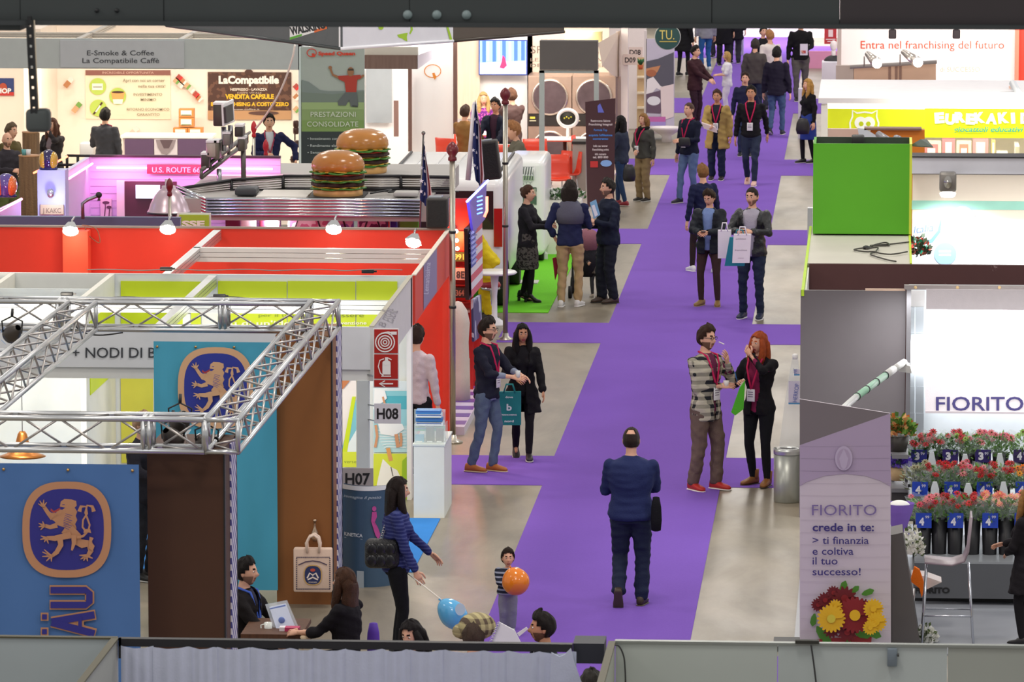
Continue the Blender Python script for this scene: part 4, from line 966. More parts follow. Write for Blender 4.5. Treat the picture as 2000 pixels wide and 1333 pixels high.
o=thing('booth_partition','grey green partition back along the bottom, under the trash bin and banner','partition',tuple(W(1600,1260,YP))[:2]+(0,))
xs=[W(x,1262,YP).x for x in(1201,1519,1851,2200,2500)]
for i in range(4):boxpart(o,'wall_panel',(xs[i]+.003,YP,0),(xs[i+1]-.003,YP+.04,W(1600,1262,YP).z),(GP2,mat('b0b9b8',rough=.6,var=.1,scale=1.2),mat('9da29b',rough=.6,var=.1,scale=1.2),GP2)[i])
zq=W(1600,1262,YP).z
boxpart(o,'top_edge',(xs[0],YP-.01,zq),(xs[4],YP+.05,zq+.018),mat('8c918c',rough=.4,metal=.4))
boxpart(o,'wall_panel',(xs[0]-.03,YP-3,0),(xs[0],YP,zq),mat('a5a99c',rough=.6));boxpart(o,'top_edge',(xs[0]-.045,YP-3,zq),(xs[0]+.005,YP,zq+.016),EDG)
q=MB();q.m(mat('6f7b85',rough=.5));a_,b_=pxbox(1733,1268,1752,1303,YP-.03,.025);q.rbox(a_,b_,.004);q.m(mat('3a3a3a'));q.tube([Vector((b_[0]+.002,YP-.03,(a_[2]+b_[2])/2+.02)),Vector((b_[0]+.014,YP-.03,(a_[2]+b_[2])/2+.02))],.012,8);q.build('clip',o)
q=MB();q.m(mat('2c2c26',rough=.7));a_,b_=pxbox(1553,1255,1600,1261,YP-.03,.05);q.box((a_[0],a_[1],zq+.016),(b_[0],b_[1],zq+.04));q.build('tape',o)
cable([W(x,y,YP-.05)for x,y in((1195,1262),(1208,1262),(1218,1282),(1221,1310),(1222,1345))],r=.006,label='thin dark cable hanging over the bottom partition beside the gap')
cable([W(x,y,YP-.05)for x,y in((1584,1260),(1587,1280),(1591,1310),(1595,1345))],r=.006,label='thin dark cable hanging over the partition below the flower banner')
# diner truck stand with the giant burgers
CHR=mat('d9dcde',rough=.16,metal=1.,var=.03)
YD=68.0;ZD=W(650,388,YD).z
o=thing('diner_roof','flat diner stand roof with fluted chrome front edge','stand',(-7.5,70,ZD))
x0=W(402,400,YD).x;x1=W(822,400,YD).x
boxpart(o,'roof_deck',(x0-.4,YD+.05,ZD-.3),(x1+.1,73.0,ZD-.02),mat('a9a5a0',rough=.5));pb(o,'roof_panel',505,371,600,373,YD+.5,1.2,mat('d8d4cc'))if False else boxpart(o,'roof_panel',(W(505,380,68.4).x,68.1,ZD-.02),(W(603,380,68.4).x,69.0,ZD+.01),mat('ded9d0',rough=.5))
zb=W(600,424,YD).z
for i in range(6):
 z=zb+(ZD-zb)*(i+.5)/6;q=MB();q.m(CHR,True);r=(ZD-zb)/12*1.08
 q.tube([(x0-.0,YD+.02,z),(x1,YD+.02,z)],r,12);q.build('chrome_rib',o)
 q=MB();q.m(CHR,True);p=Vector((x0-.42,YD+.35,z+.13));q.tube([p,(x0,YD+.02,z)],r,12);q.build('chrome_rib',o)
YR=69.15;FR=mat('1d1c1e',rough=.4);SL=metal('a9a39c',.3)
fe=thing('roof_rail','black framed roof rail with thin metal slats behind the nearer burger','railing',(-7.5,YR,ZD))
segs=[(W(352,368,YD+.6),W(352,385,YD+.6),W(452,352,YR),W(452,379,YR)),(W(452,352,YR),W(452,379,YR),W(553,345,YR),W(553,372,YR)),(W(553,344,YR),W(553,370,YR),W(680,344,YR),W(680,370,YR)),(W(680,344,YR),W(680,369,YR),W(783,344,YR),W(783,369,YR)),(W(783,344,YR),W(783,369,YR),W(880,346,YR),W(880,369,YR))]
for k,(a,b_,c,d)in enumerate(segs):
 for u,v in((a,c),(b_,d),(a,b_)):
  q=MB();q.m(FR,True);q.tube([u,v],.022,6);q.build('frame_bar',fe)
 for j in range(1,6):
  q=MB();q.m(SL,True);q.tube([a.lerp(b_,j/6),c.lerp(d,j/6)],.009,5);q.build('slat',fe)
boxpart(fe,'base_board',(W(450,370,YR).x,YR-.02,W(700,378,YR).z),(W(880,370,YR).x,YR+.03,W(700,370,YR).z),FR)
def burger(cx,base_y,w,h,Y,label,seed):
 c=W(cx,base_y,Y);R=w/ppm(Y)/2;Hh=h/ppm(Y);c.z+=0
 o=thing('giant_burger',label,'burger',tuple(c+Vector((0,R,0))),'giant display burgers on the diner roof');c0=c+Vector((0,R,0));rg=random.Random(seed)
 def disc(name,z0,z1,r,m,wob=0.,n=56,k=0):
  q=MB();q.m(m,True);rings=[]
  prof=[(.0,.55),(.0,.9),(.25,1.),(.75,1.),(1.,.92),(1.,.3)]
  ph=[rg.uniform(0,6)for _ in range(3)]
  for t,rr in prof:
   rings.append([c0+Vector((R*r*rr*(1+wob*.5*math.sin(9*a+ph[0])+wob*.5*math.sin(17*a+ph[1]))*math.cos(a),R*r*rr*(1+wob*.5*math.sin(9*a+ph[0])+wob*.5*math.sin(17*a+ph[1]))*math.sin(a),Hh*(z0+(z1-z0)*t)+(wob*R*.22*math.sin(7*a+ph[2])if rr>.8 else 0)))for a in[2*math.pi*j/n for j in range(n)]])
  q.loft(rings);q.build(name,o)
 BUN=mat('b87a34',rough=.2,var=.25,scale=5,spec=.6);PAT=mat('452018',rough=.45,var=.4,scale=40,bump=1.);LET=mat('3f7a24',rough=.4,var=.4,scale=20);CHE=mat('e0b43c',rough=.35);TOM=mat('b03a20',rough=.35)
 q=MB();q.m(mat('d9a865',rough=.4,var=.2),True);q.lathe([(R*.2,0),(R*.86,0),(R*.93,Hh*.04),(R*.93,Hh*.15),(R*.9,Hh*.17),(R*.2,Hh*.17)],c0,40);q.build('bottom_bun',o)
 z=.17
 for nm,th,r,m,wb in(('lettuce',.045,1.0,LET,.09),('cheese',.025,.96,CHE,.07),('patty',.1,.99,PAT,.04),('lettuce',.045,1.02,LET,.1),('cheese',.02,.95,CHE,.05),('patty',.1,1.0,PAT,.04),('tomato',.03,.97,TOM,.03),('lettuce',.05,1.04,LET,.1),('cheese',.02,.96,CHE,.07)):
  disc(nm,z,z+th,r,m,wb);z+=th-.004
 q=MB();q.m(BUN,True);zz=z*Hh;T_=Hh*(1-z)
 q.lathe([(R*.3,zz),(R*.95,zz),(R*1.0,zz+T_*.15),(R*.98,zz+T_*.4),(R*.88,zz+T_*.66),(R*.7,zz+T_*.85),(R*.42,zz+T_*.97),(R*.12,zz+T_),(R*.01,zz+T_)],c0,44);q.build('top_bun',o)
burger(655,389,106,92,68.15,'nearer giant burger on the black base, touching the chrome edge',1)
burger(703,343,104,88,71.4,'farther giant burger half hidden behind the nearer one',2)
boxpart(o,'burger_base',(W(602,389,68.1).x,68.12,ZD-.02),(W(708,389,68.1).x,68.9,ZD+.0),BLK)
rg=random.Random(9)
cable([Vector((W(725,372,68.6).x+.15*i+.1*math.sin(i*2),68.5+.3*abs(math.sin(i*1.3)),ZD+.02+.02*(i%2)))for i in range(8)],r=.012,label='tangled black cable on the diner roof right of the burger')
q=MB();q.m(mat('b7b4ae',rough=.4,metal=.4));q.m(mat('b7b4ae'));a_,b_=pxbox(768,376,815,385,68.3,.3);q.rbox(a_,b_,.02);solo(q,'metal_plate',a_,'small metal plate lying on the diner roof, right end','plate')
q=MB();q.m(mat('3c3f42',rough=.5));a_,b_=pxbox(458,368,500,383,68.3,.4);q.rbox(a_,b_,.03);solo(q,'projector_case',a_,'dark case on the left part of the diner roof','case')
for i,(x0,x1,y0,c,k,c2)in enumerate(((506,519,424,'8c2f4c','',None),(519,545,426,'f0dbe4','',None),(562,640,424,'efd3df','spots','d2749c'),(640,690,425,'e8cdea','spots','9b78c9'),(698,757,425,'d7a9c9','spots','6d2a5a'),(762,775,425,'4a3fb0','',None),(780,818,425,'6bbf3c','',None),(440,468,422,'7a2f52','',None),(470,500,424,'e9dbe0','',None))):
 q=MB();a_,b_=pxbox(x0,y0,x1,452,69.2+.15*(i%2),.12);q.m(mat(c,kind=k,c2=c2,sc=9.,rough=.7)if k else mat(c,rough=.7));q.rbox(a_,b_,.02)
 if k:q.m(mat('3a1f2c'),True);q.tube([Vector((a_[0]+.08,a_[1]-.01,b_[2]-.2)),Vector((a_[0]+.14,a_[1]-.01,b_[2]-.02)),Vector((b_[0]-.14,a_[1]-.01,b_[2]-.02)),Vector((b_[0]-.08,a_[1]-.01,b_[2]-.2))],.012,6)
 solo(q,'souvenir_bag',a_,('dark pink','plain pale pink','pale pink dotted','lilac dotted','plum checked','small blue','apple green','wine red','off-white')[i]+' bag hanging under the chrome roof edge','bag','bags under the diner roof')
boxpart(o,'stand_wall',(x0,70.9,0),(x1,70.95,ZD-.32),mat('e4c7d6',rough=.6));
point((-8,69.2,1.9),40,(1,.8,.9));boxpart(o,'back_beam',(W(-200,430,64.2).x,64.2,W(170,442,64.2).z),(W(352,430,64.2).x,64.3,W(170,424,64.2).z),mat('59668a',rough=.5))
q=MB();q.m(mat('a5c93a'));a_,b_=pxbox(350,420,408,470,66.2,.03);q.box(a_,b_);q.m(mat('e6e9ea'));a2,b2=pxbox(346,416,412,474,66.24,.02);q.box(a2,b2);so=q.build('shop_sign',None,a_);tag(so,'lime green sign with white letters behind the floodlight','sign')
cv=Canvas(so,front(66.19));cv.text('CLASSE',306,443,11,mprint('f2f4ea'),w=94,bold=.04)if False else cv.text('SSE',355,443,11,mprint('f2f4ea'),w=45,bold=.05);cv.done('lettering')
def pole(x,yb,yt,Y,label,orn=True,r=.035,lamp='6a1a22'):
 o=thing('flagpole',label,'pole',(W(x,600,Y).x,Y,0),'stand poles with dark red caps');zt_=W(x,yt,Y).z;X=W(x,600,Y).x
 q=MB();q.m(metal('b9b2a4',.3),True);q.tube([(X,Y,.0),(X,Y,zt_-.2)],r,14);q.lathe([(.12,0),(.12,.02),(.05,.05),(.04,.1)],(X,Y,0),16);q.build('pole_shaft',o)
 if orn:
  q=MB();q.m(mat(lamp,rough=.3),True);q.lathe([(r,0),(r*1.5,.01),(r*1.5,.04),(r*1.1,.06),(r*2,.11),(r*2.1,.15),(r*1.6,.19),(r*.8,.22),(.001,.235)],(X,Y,zt_-.22),16);q.build('finial',o)
 for z in(zt_*.45,zt_*.7):
  q=MB();q.m(BLK,True);q.tube([(X,Y,z),(X,Y,z+.03)],r*1.25,12);q.build('cable_tie',o)
 return o
pole(884,866,279,62.25,'nearest flagpole, standing at the corner of the red booth')
pole(987,665,173,71.9,'taller flagpole beside the tilted loudspeaker')
pole(333,500,350,66.6,'short pole with a dark red cap before the metal lampshade',r=.022)
pole(498,600,238,73.5,'slim pole with a bright red cap before the suited man',r=.02,lamp='c02028');pole(521,600,274,72,'slim pole with red cap and draped striped flag',r=.02,lamp='b01c28')
def us_flag(pts,Y,label,stripes=True,dx=0.):
 o=thing('hanging_flag',label,'flag',tuple(W(pts[0][0],pts[0][1],Y)),'drooping starred flags')
 q=MB();q.m(fab('2b3468',bump=.1),True);n=8;V=[]
 L=[W(a,b_,Y)for a,b_,_ in pts];Wd=[w for _,_,w in pts]
 for i,p in enumerate(L):
  for j in range(n+1):
   V.append(p+Vector(((j/n)*Wd[i]/ppm(Y),.05*math.sin(j*2.1+i*.4),-.02*j)))
 q.add(V,[(i*(n+1)+j,i*(n+1)+j+1,(i+1)*(n+1)+j+1,(i+1)*(n+1)+j)for i in range(len(L)-1)for j in range(int(n*.65))],True)
 for j in range(int(n*.65),n):q.m(fab(('c03038','ded6dc')[j%2],bump=.1));q.add(V,[(i*(n+1)+j,i*(n+1)+j+1,(i+1)*(n+1)+j+1,(i+1)*(n+1)+j)for i in range(len(L)-1)],True)
 q.build('flag_cloth',o);s_=MB();s_.m(mprint('dfe0ee'))
 for i in range(1,len(L)-1):
  for j in(1,3):
   c=V[i*(n+1)+j]+Vector((0,-.035,0));s_.add([c+Vector((math.cos(t)*(.03 if k%2==0 else.013),0,math.sin(t)*(.03 if k%2==0 else.013)))for k,t in enumerate([math.pi*k/5+math.pi/2 for k in range(10)])],[tuple(range(10))],False)
 s_.build('star_prints',o);return o
fl=us_flag([(828,275,3),(824,300,12),(822,325,18),(821,350,23),(820,370,25),(819,388,22)],64,'drooping starred flag above the square dark loudspeaker')
q=MB();q.m(metal('8a8580'),True);q.tube([W(827,262,64),W(818,500,64)],.012,8);q.sph(W(827,260,64),.025);q.build('flag_stick',fl)
fl=us_flag([(928,195,4),(926,230,14),(924,260,18),(922,290,22),(924,320,22),(928,350,16)],70.8,'drooping starred flag on a white slanted stick')
q=MB();q.m(mat('e9e6ea',rough=.3),True);q.tube([W(927,205,70.9),W(914,352,70.9)],.035,10);q.sph(W(927,203,70.9),.03);q.build('flag_stick',fl)
us_flag([(505,290,5),(508,310,16),(512,330,18),(520,345,10)],72.2,'small drooping flag by the red booth lights')
def speaker(x0,y0,x1,y1,Y,tilt,label,dep=.28):
 a,b_=pxbox(x0,y0,x1,y1,Y,dep);c=(Vector(a)+Vector(b_))/2;h=(Vector(b_)-Vector(a))/2
 o=thing('loudspeaker',label,'loudspeaker',tuple(c));M=Matrix.Translation(c)@Matrix.Rotation(tilt,4,'Y')
 q=MB();q.m(mat('34302e',rough=.6));q.rbox(tuple(-h),tuple(h),.02,M=M);q.build('cabinet',o)
 q=MB();q.m(mat('201f21',rough=.8,bump=.5));q.box((-h.x*.85,-h.y-.006,-h.z*.88),(h.x*.85,-h.y,h.z*.88),M=M);q.build('front_grille',o)
 q=MB();q.m(mat('8d929a',rough=.4));q.box((-h.x*.8,-h.y*.6,h.z),(h.x*.4,h.y*.6,h.z+.015),M=M);q.build('top_handle',o)
 return o
speaker(832,388,874,447,62.6,.0,'square dark loudspeaker at the corner of the red booth wall');speaker(939,276,974,352,71.2,-.12,'tall dark loudspeaker tilted on the taller flagpole')
o=thing('red_stand_front','red slatted stand front with old number plates beside the flagpole','stand',(W(895,700,66.5).x,66.5,0))
RD=mat('c3231c',rough=.4)
pb(o,'red_panel',872,388,917,452,66.5,.05,mat('a31d20',rough=.5));pb(o,'red_panel',872,452,919,490,66.45,.08,mat('e8401c',rough=.4));pb(o,'red_panel',872,490,921,700,66.5,.05,RD)
for y in(489,522,556,590):pb(o,'rail',872,y,921,y+3,66.42,.08,mat('8a1512',rough=.4))
for x0,x1,y0,y1,t,c,tc in((880,909,493,511,'1991','4a5a30','e8d878'),(875,911,524,547,'6 8E','e6c8c4','4a4a52'),(875,910,562,582,'A 364','2c2a2c','a8786a')):
 p_=pb(o,'number_plate',x0,y0,x1,y1,66.40,.015,mat(c,rough=.4));cv=Canvas(p_,front(66.395));cv.text(t,(x0+x1)/2,y1-4,(y1-y0)*.55,mprint(tc),w=(x1-x0)*.8,bold=.03,center=True);cv.done('plate_lettering')
pb(o,'chrome_ledge',872,606,922,611,66.3,.2,metal())
point(tuple(W(893,470,66.1)),25,(1,.3,.1),.05)
for i,y in enumerate((452,470,486)):
 q=MB();q.m(glow('ffd9c0',9),True);q.sph(W(891+i,y,66.38),.028,n=10,k=6);q.build('bulb',o)
o=thing('neon_side_sign','purple blue side sign with a slanting neon tube','sign',tuple(W(925,400,66)))
q=MB();q.m(mat('5c49b8',rough=.4));q.prism([W(911,396,66),W(946,352,68),W(943,428,67.5),W(920,455,66)],(.03,.03,0));q.build('sign_board',o)
q=MB();q.m(glow('8a9cff',4),True);q.tube([W(912,394,65.9),W(953,353,67.9)],.016,8);q.build('neon_tube',o)
q=MB();q.m(glow('4a6cff',6),True);
for i in range(5):q.tube([W(932,386+i*8,65.95),W(942,383+i*8,66)],.01,6)
q.build('neon_tube',o);q=MB();q.m(glow('ff6a50',5),True);q.tube([W(951,384,66),W(951,412,66),W(946,424,66)],.018,6);q.build('neon_tube',o)
point(tuple(W(922,385,65.6)),14,(.35,.35,1),.05)
o=thing('flag_board','framed board painted as a starred and striped flag facing the aisle','sign',tuple(W(930,590,65.5)))
XFB=W(918,520,65.5).x
A_,B_,C_,D_=W(918,452,65.5),W(942,431,68.6),W(943,556,68.6),W(921,582,65.5)
q=MB();q.m(BLK);q.prism([A_+Vector((-.03,0,.03)),B_+Vector((-.03,0,.03)),C_+Vector((-.03,0,-.03)),D_+Vector((-.03,0,-.03))],(-.05,0.02,0));q.build('frame',o)
def fbp(u,v):return A_.lerp(B_,u).lerp(D_.lerp(C_,u),v)
q=MB()
for i in range(9):
 q.m(mat(('d85a6a','e8e4ec')[i%2],rough=.5));q.add([fbp(0,i/9),fbp(1,i/9),fbp(1,(i+1)/9),fbp(0,(i+1)/9)],[(0,1,2,3)])
q.m(mat('4b57b0'));q.add([fbp(0,0)+Vector((.003,-.003,0)),fbp(.42,0)+Vector((.003,-.003,0)),fbp(.42,.56)+Vector((.003,-.003,0)),fbp(0,.56)+Vector((.003,-.003,0))],[(0,1,2,3)]);q.m(mprint('d8dcf4'))
for i in range(4):
 for j in range(7):c=fbp(.06+i*.1,.04+j*.075)+Vector((.006,-.006,0));q.add([c+Vector((0,0,.02)),c+Vector((.03,0,0)),c+Vector((0,0,-.02)),c+Vector((-.03,0,0))],[(0,1,2,3)])
q.build('painted_board',o)
o=thing('picture_board','tall dark picture panel below the flag board','sign',(W(933,660,66).x,66,0))
q=MB();q.m(mat('34406a',rough=.4,kind='spots',c2='c8cfe0',sc=2.5));q.prism([W(924,586,65.6),W(940,576,67),W(942,655,67),W(926,668,65.6)],(-.03,.02,0));q.build('picture_panel',o)
boxpart(o,'board_leg',(W(922,660,66.3).x-.02,66.2,0),(W(922,660,66.3).x+.02,66.26,1.3),RD);boxpart(o,'red_base',(W(925,660,66.6).x,66.5,0),(W(944,660,66.6).x,66.9,.9),RD)
o=thing('cream_cover','cream cloth cover with folds standing behind the nearest flagpole','cover',(W(893,780,65).x,65,0))
q=MB();q.m(fab('d8cdbf',rough=.8),True);c=W(893,790,65.2);q.lathe([(.2,-.1),(.19,.3),(.17,.7),(.19,.95),(.15,1.1),(.07,1.2),(.01,1.22)],(c.x,65.3,.12),26,sx=.8);me_=q.build('cloth',o)
o=thing('lighting_gantry','slanting metal gantry arm with square lamp boxes above the diner','gantry',tuple(W(440,300,70)))
YG=70.0;G1=mat('6b6660',rough=.4,metal=.6);G2=metal('b9bcc0',.3)
for dy,dd in((0,0),(14,0),(0,.35),(14,.35)):
 q=MB();q.m(G1);q.tube([W(393,333+dy,YG+dd),W(482,263+dy,YG+1.4+dd)],.03,6);q.build('rail',o)
for t in(0,.2,.4,.6,.8,1):
 q=MB();q.m(G1);a=W(393,333,YG).lerp(W(482,263,YG+1.4),t);b_=W(393,347,YG).lerp(W(482,277,YG+1.4),t);q.tube([a,b_],.024,6);q.tube([a,a+Vector((0,.35,0))],.02,6);q.build('strut',o)
for x,y0,y1,m_ in((437,248,295,G2),(450,245,290,G2),(428,330,368,G2),(475,280,372,G1)):
 q=MB();q.m(m_,True);q.tube([W(x,y0,YG+.3),W(x+1,y1,YG+.3)],.035,8);q.build('post',o)
for(x0,y0,x1,y1,c,lb)in((416,205,440,247,'4a443e','silver topped'),(402,279,423,308,'a9a096',''),(392,303,408,330,'4b4440',''),(418,279,428,312,'6f6a5e',''),(434,262,450,285,'77736f',''),(458,248,474,268,'3e3a38',''),(464,272,478,296,'57544a','')):
 q=MB();q.m(mat(c,rough=.4,metal=.4));a_,b_=pxbox(x0,y0,x1,y1,YG+.1,.3);q.rbox(a_,b_,.02);q.m(mat('dfe0e2',rough=.3));q.box((a_[0],a_[1],b_[2]),(b_[0],b_[1],b_[2]+.03));q.build('lamp_box',o)
q=MB();q.m(mat('e4e4e6',rough=.35));q.prism([W(432,204,YG),W(452,194,YG+.6),W(454,238,YG+.6),W(434,246,YG)],(.03,0,0));q.m(mat('3b3836'));q.prism([W(436,210,YG-.01),W(450,202,YG+.55),W(452,234,YG+.55),W(438,241,YG-.01)],(.035,-.02,0));q.build('screen',o)
# route 66 stand, pink and blue lit
o=thing('exhibition_booth','white brick diner booth glowing pink and blue, route 66 sign','booth',(-11,73,0))
WBR=mat('cfc6e4',rough=.5,var=.03)
Yw=71.5;zw=W(300,308,Yw).z;xl=W(176,380,Yw).x;xr=W(548,380,Yw).x
boxpart(o,'wall_panel',(xl,Yw,0),(xr,Yw+.06,zw),WBR);boxpart(o,'wall_cap',(xl,Yw-.02,zw),(xr,Yw+.08,zw+.03),mat('3c2c34'))
yn=WX(124,350,xl).y;boxpart(o,'wall_panel',(xl-.06,yn,0),(xl,Yw,zw),WBR)
for k in range(1,14):
 boxpart(o,'brick_joint',(xl+.01,Yw-.006,zw-k*.1),(xr,Yw,zw-k*.1+.008),mat('b9b0cc'))
q=MB();q.m(glow('ff9fc0',3.5),True);q.tube([(xl+.1,Yw-.06,zw-.14),(xr-.1,Yw-.06,zw-.14)],.016,8);q.build('neon_tube',o)
q=MB();q.m(glow('ff9fc0',3.5),True);q.tube([(xl+.05,yn+.1,zw-.08),(xl+.05,Yw-.1,zw-.08)],.016,8);q.build('neon_tube',o)
area('neon_wash',((xl+xr)/2,Yw-.3,zw-.12),xr-xl,.08,16,(1,.22,.62),(math.radians(38),0,0));area('neon_wash',((xl+xr)/2-.6,Yw-.5,.5),3,.1,12,(.3,.25,1),(math.radians(120),0,0))
area('neon_wash',(xl+.4,(yn+Yw)/2,zw+.1),.1,Yw-yn,12,(1,.25,.75),(0,math.radians(-40),0))
o2=thing('road_sign','dark red U.S. ROUTE 66 sign on the glowing wall','sign',tuple(W(340,330,Yw-.1)))
pb(o2,'sign_board',287,322,392,340,Yw-.1,.03,mat('9a2c38',rough=.4));cv=Canvas(o2,front(Yw-.102));cv.text('U.S. ROUTE 66',297,337,10,mprint('f4c8cc'),w=94,bold=.01);cv.done('lettering')
o2=thing('tv_screen','bright screen on a dark panel in the glowing booth','screen',tuple(W(290,388,Yw-.2)))
pb(o2,'dark_panel',243,355,345,440,Yw-.12,.05,mat('4a3236',rough=.6));pb(o2,'white_post',228,354,243,440,Yw-.14,.07,mat('d9dcd2'));pb(o2,'display',265,362,312,388,Yw-.17,.03,glow('cfe9f2',1.3))
o2=thing('wall_picture','small picture of palm silhouettes low on the glowing wall','picture',tuple(W(208,420,Yw-.05)))
pb(o2,'picture_sheet',196,388,218,424,Yw-.03,.02,mat('d8cfd4'));cv=Canvas(o2,front(Yw-.032));cv.stroke([(204,424),(206,404),(205,394)],2,mprint('5a3f52'));cv.ell(207,396,7,3,mprint('5a3f52'));cv.stroke([(213,424),(214,408)],2,mprint('5a3f52'));cv.ell(213,405,5,3,mprint('5a3f52'));cv.done()
o=thing('lampshade','large spun metal lampshade with a flared dark rim, lilac lit','lamp',tuple(W(330,410,67.5)))
q=MB();q.m(mat('c9b6bd',rough=.3,metal=.6),True);c=W(330,413,67.5);q.lathe([(.28,0),(.265,.02),(.24,.10),(.19,.2),(.13,.27),(.09,.30),(.09,.33),(.05,.33),(.05,.42),(.001,.42)],c,32,cap=False);q.build('shade',o)
q=MB();q.m(mat('2a2326',rough=.4),True);q.lathe([(.285,-.03),(.285,.0),(.05,.0)],c,32);q.build('rim',o)
o=thing('lamp_arm','bent grey tube arm rising behind the red wall','lamp',tuple(W(163,425,64)))
q=MB();q.m(metal('8a8a9c',.35),True);q.tube([W(162,428,64),W(161,398,64),W(172,390,64),W(193,382,64),W(193,392,64)],.022,8);q.build('tube',o);q=MB();q.m(BLK,True);q.sph(W(193,381,64),.04,n=10,k=6);q.build('joint',o)
o=thing('display_pedestal','blue lit white pedestal panel with a lettered plate','display',tuple(W(103,425,68))[:2]+(0,))
pb(o,'front_panel',74,333,128,560,67.9,.3,mat('b9bfe8',rough=.5));pb(o,'plate',79,400,124,419,67.87,.02,mat('c9b89a'));cv=Canvas(o,front(67.865));cv.text('J KAKC',83,416,9,mprint('8a7a68'),w=36,bold=.02);cv.done('lettering')
q=MB();q.m(metal('c9c9d6',.2),True);q.sph(W(99,378,67.8),.05,.05,.065);q.build('lamp_globe',o);point(tuple(W(100,395,67.6)),5,(.8,.85,1),.04);point(tuple(W(100,350,67.5)),5,(.25,.3,1),.04)
def helmet(x,y,Y,r,c1,c2,label):
 o=thing('helmet',label,'helmet',tuple(W(x,y+20,Y)),'helmets on the diner booth edge');c=W(x,y,Y)
 q=MB();q.m(mat(c1,rough=.12,spec=.8),True);q.sph(c,r,r*1.1,r*1.1,n=24,k=16);q.build('shell',o)
 for s_ in(-1,1):
  q=MB();q.m(mat(c2,rough=.15,spec=.8),True);q.sph(c+Vector((s_*r*.52,-r*.12,-r*.05)),r*.52,r*.98,r*.95,n=18,k=12);q.build('colour_band',o)
 q=MB();q.m(mat('2a2f66',rough=.2),True);q.tube([c+Vector((r*.9*math.cos(a),-r*.2+r*.3*math.sin(a),-r*.95))for a in[math.pi*2*k/12 for k in range(12)]],r*.13,7,close=True);q.build('rim',o)
helmet(95,312,68,.12,'2a2050','c9a032','dark blue and yellow helmet on the blue pedestal');helmet(12,362,66.5,.14,'5a4a90','d8702c','purple and orange helmet at the left edge')
o=thing('lit_ledge','pink glowing ledge at the left edge before the wooden stump','ledge',tuple(W(20,400,66)))
q=MB();q.m(mat('caa8dc',rough=.4));q.prism([W(-120,470,65),W(-120,460,65.0),W(0,412,66),W(40,388,67.5),W(40,440,67.5),W(0,470,66)],(0,.05,0));q.build('ledge_front',o)
q=MB();q.m(glow('ff9fb8',3.5),True);q.tube([W(-40,432,65.5),W(42,389,67.4)],.018,7);q.build('neon_tube',o);q=MB();q.m(glow('ff6a4a',6),True);q.tube([W(66,338,68),W(86,328,68.4)],.014,7);q.tube([W(112,316,69),W(131,306,69.6)],.014,7);q.build('neon_tube',o)
point(tuple(W(10,400,65.6)),10,(1,.3,.7),.05)
fe=thing('booth_railing','dark metal railing behind the glowing booth corner','railing',tuple(W(150,320,73)))
for a,b_ in(((131,304),(200,305)),((112,322),(152,322)),((131,304),(131,330)),((152,304),(152,330)),((186,305),(186,318))):
 q=MB();q.m(BLK,True);q.tube([W(*a,73),W(*b_,73)],.02,6);q.build('rail',fe)
def stump(x,y0,y1,w,Y,label):
 c=W(x,y1,Y);o=thing('wooden_stump',label,'table',(c.x,Y+.2,0),'rough wooden stump tables');q=MB();q.m(mat('8a6844',rough=.8,kind='wood',c2='4a3320',bump=.6),True);R=w/2/ppm(Y);z1=W(x,y0,Y).z;z0=0
 rings=[[Vector((c.x+R*(1+.06*math.sin(3*a+1)+.04*math.sin(7*a))*math.cos(a),Y+.2+R*math.sin(a),z))for a in[2*math.pi*k/20 for k in range(20)]]for z in(z0,(z0+z1)/2,z1)]
 q.loft(rings);q.build('trunk',o);q=MB();q.m(mat('b98a62',rough=.6),True);q.lathe([(R*.98,0),(R*.98,.02)],(c.x,Y+.2,z1),20);q.build('cut_top',o)
stump(54,308,412,44,76.5,'nearer wooden stump with small cups, left of the blue pedestal');stump(56,262,330,34,80,'farther wooden stump beside the dark coated woman')
for i,(x,c)in enumerate(((44,'5aa0a0'),(52,'d8dcdc'))):
 q=MB();q.m(mat(c,rough=.4),True);p=W(x,307,76.5);q.lathe([(.03,0),(.04,.1),(.036,.1),(.03,.01)],(p.x,76.65,p.z),14);solo(q,'paper_cup',p,('teal','white')[i]+' paper cup on the nearer wooden stump','cup','cups on the wooden stump')
# coffee booth
o=thing('exhibition_booth','cream walled coffee booth with long grey lettered fascia','booth',(-13,89,0))
CRM=mat('f3e6d8',rough=.6,var=.02)
Yk=92.;xr=W(590,200,87.7).x;xl=W(-160,200,Yk).x;ztk=2.98
boxpart(o,'wall_panel',(xl,Yk,0),(xr,Yk+.06,ztk),CRM)
boxpart(o,'wall_panel',(xr-.06,87.7,0),(xr,Yk,ztk),mat('e3eef0'))
boxpart(o,'wall_panel',(W(95,200,91).x-.3,90.2,0),(W(95,200,91).x+.0,Yk,ztk),mat('efe0d0'))
z0=W(300,135,87.7).z;z1=W(300,76,87.7).z
boxpart(o,'fascia_board',(W(-200,100,87.7).x,87.7,z0),(W(592,100,87.7).x,87.75,z1),mat('b9bfbf',rough=.5))
boxpart(o,'fascia_sheet',(W(118,100,87.7).x,87.68,z0+.02),(W(360,100,87.7).x,87.7,z1-.03),mat('bcbfc4',rough=.4))
cv=Canvas(o,front(87.675));cv.text('E-Smoke & Coffee',170,108,9.3,TXT,w=131,bold=.004);cv.text('La Compatibile Caffè',161,123,9.3,TXT,w=150,bold=.004);cv.done('fascia_lettering')
beamX(o,xl,xr,89.2,z1+.0,mat('b9b2a8',rough=.4),h=.1)
for x in(190,385):X=W(x,55,90).x;beamY(o,X,87.8,91.9,z1+.0,mat('b9b2a8',rough=.4),h=.1)
po=thing('wall_poster','pale green offer poster with coffee cup circles','poster',tuple(W(250,233,Yk-.02)))
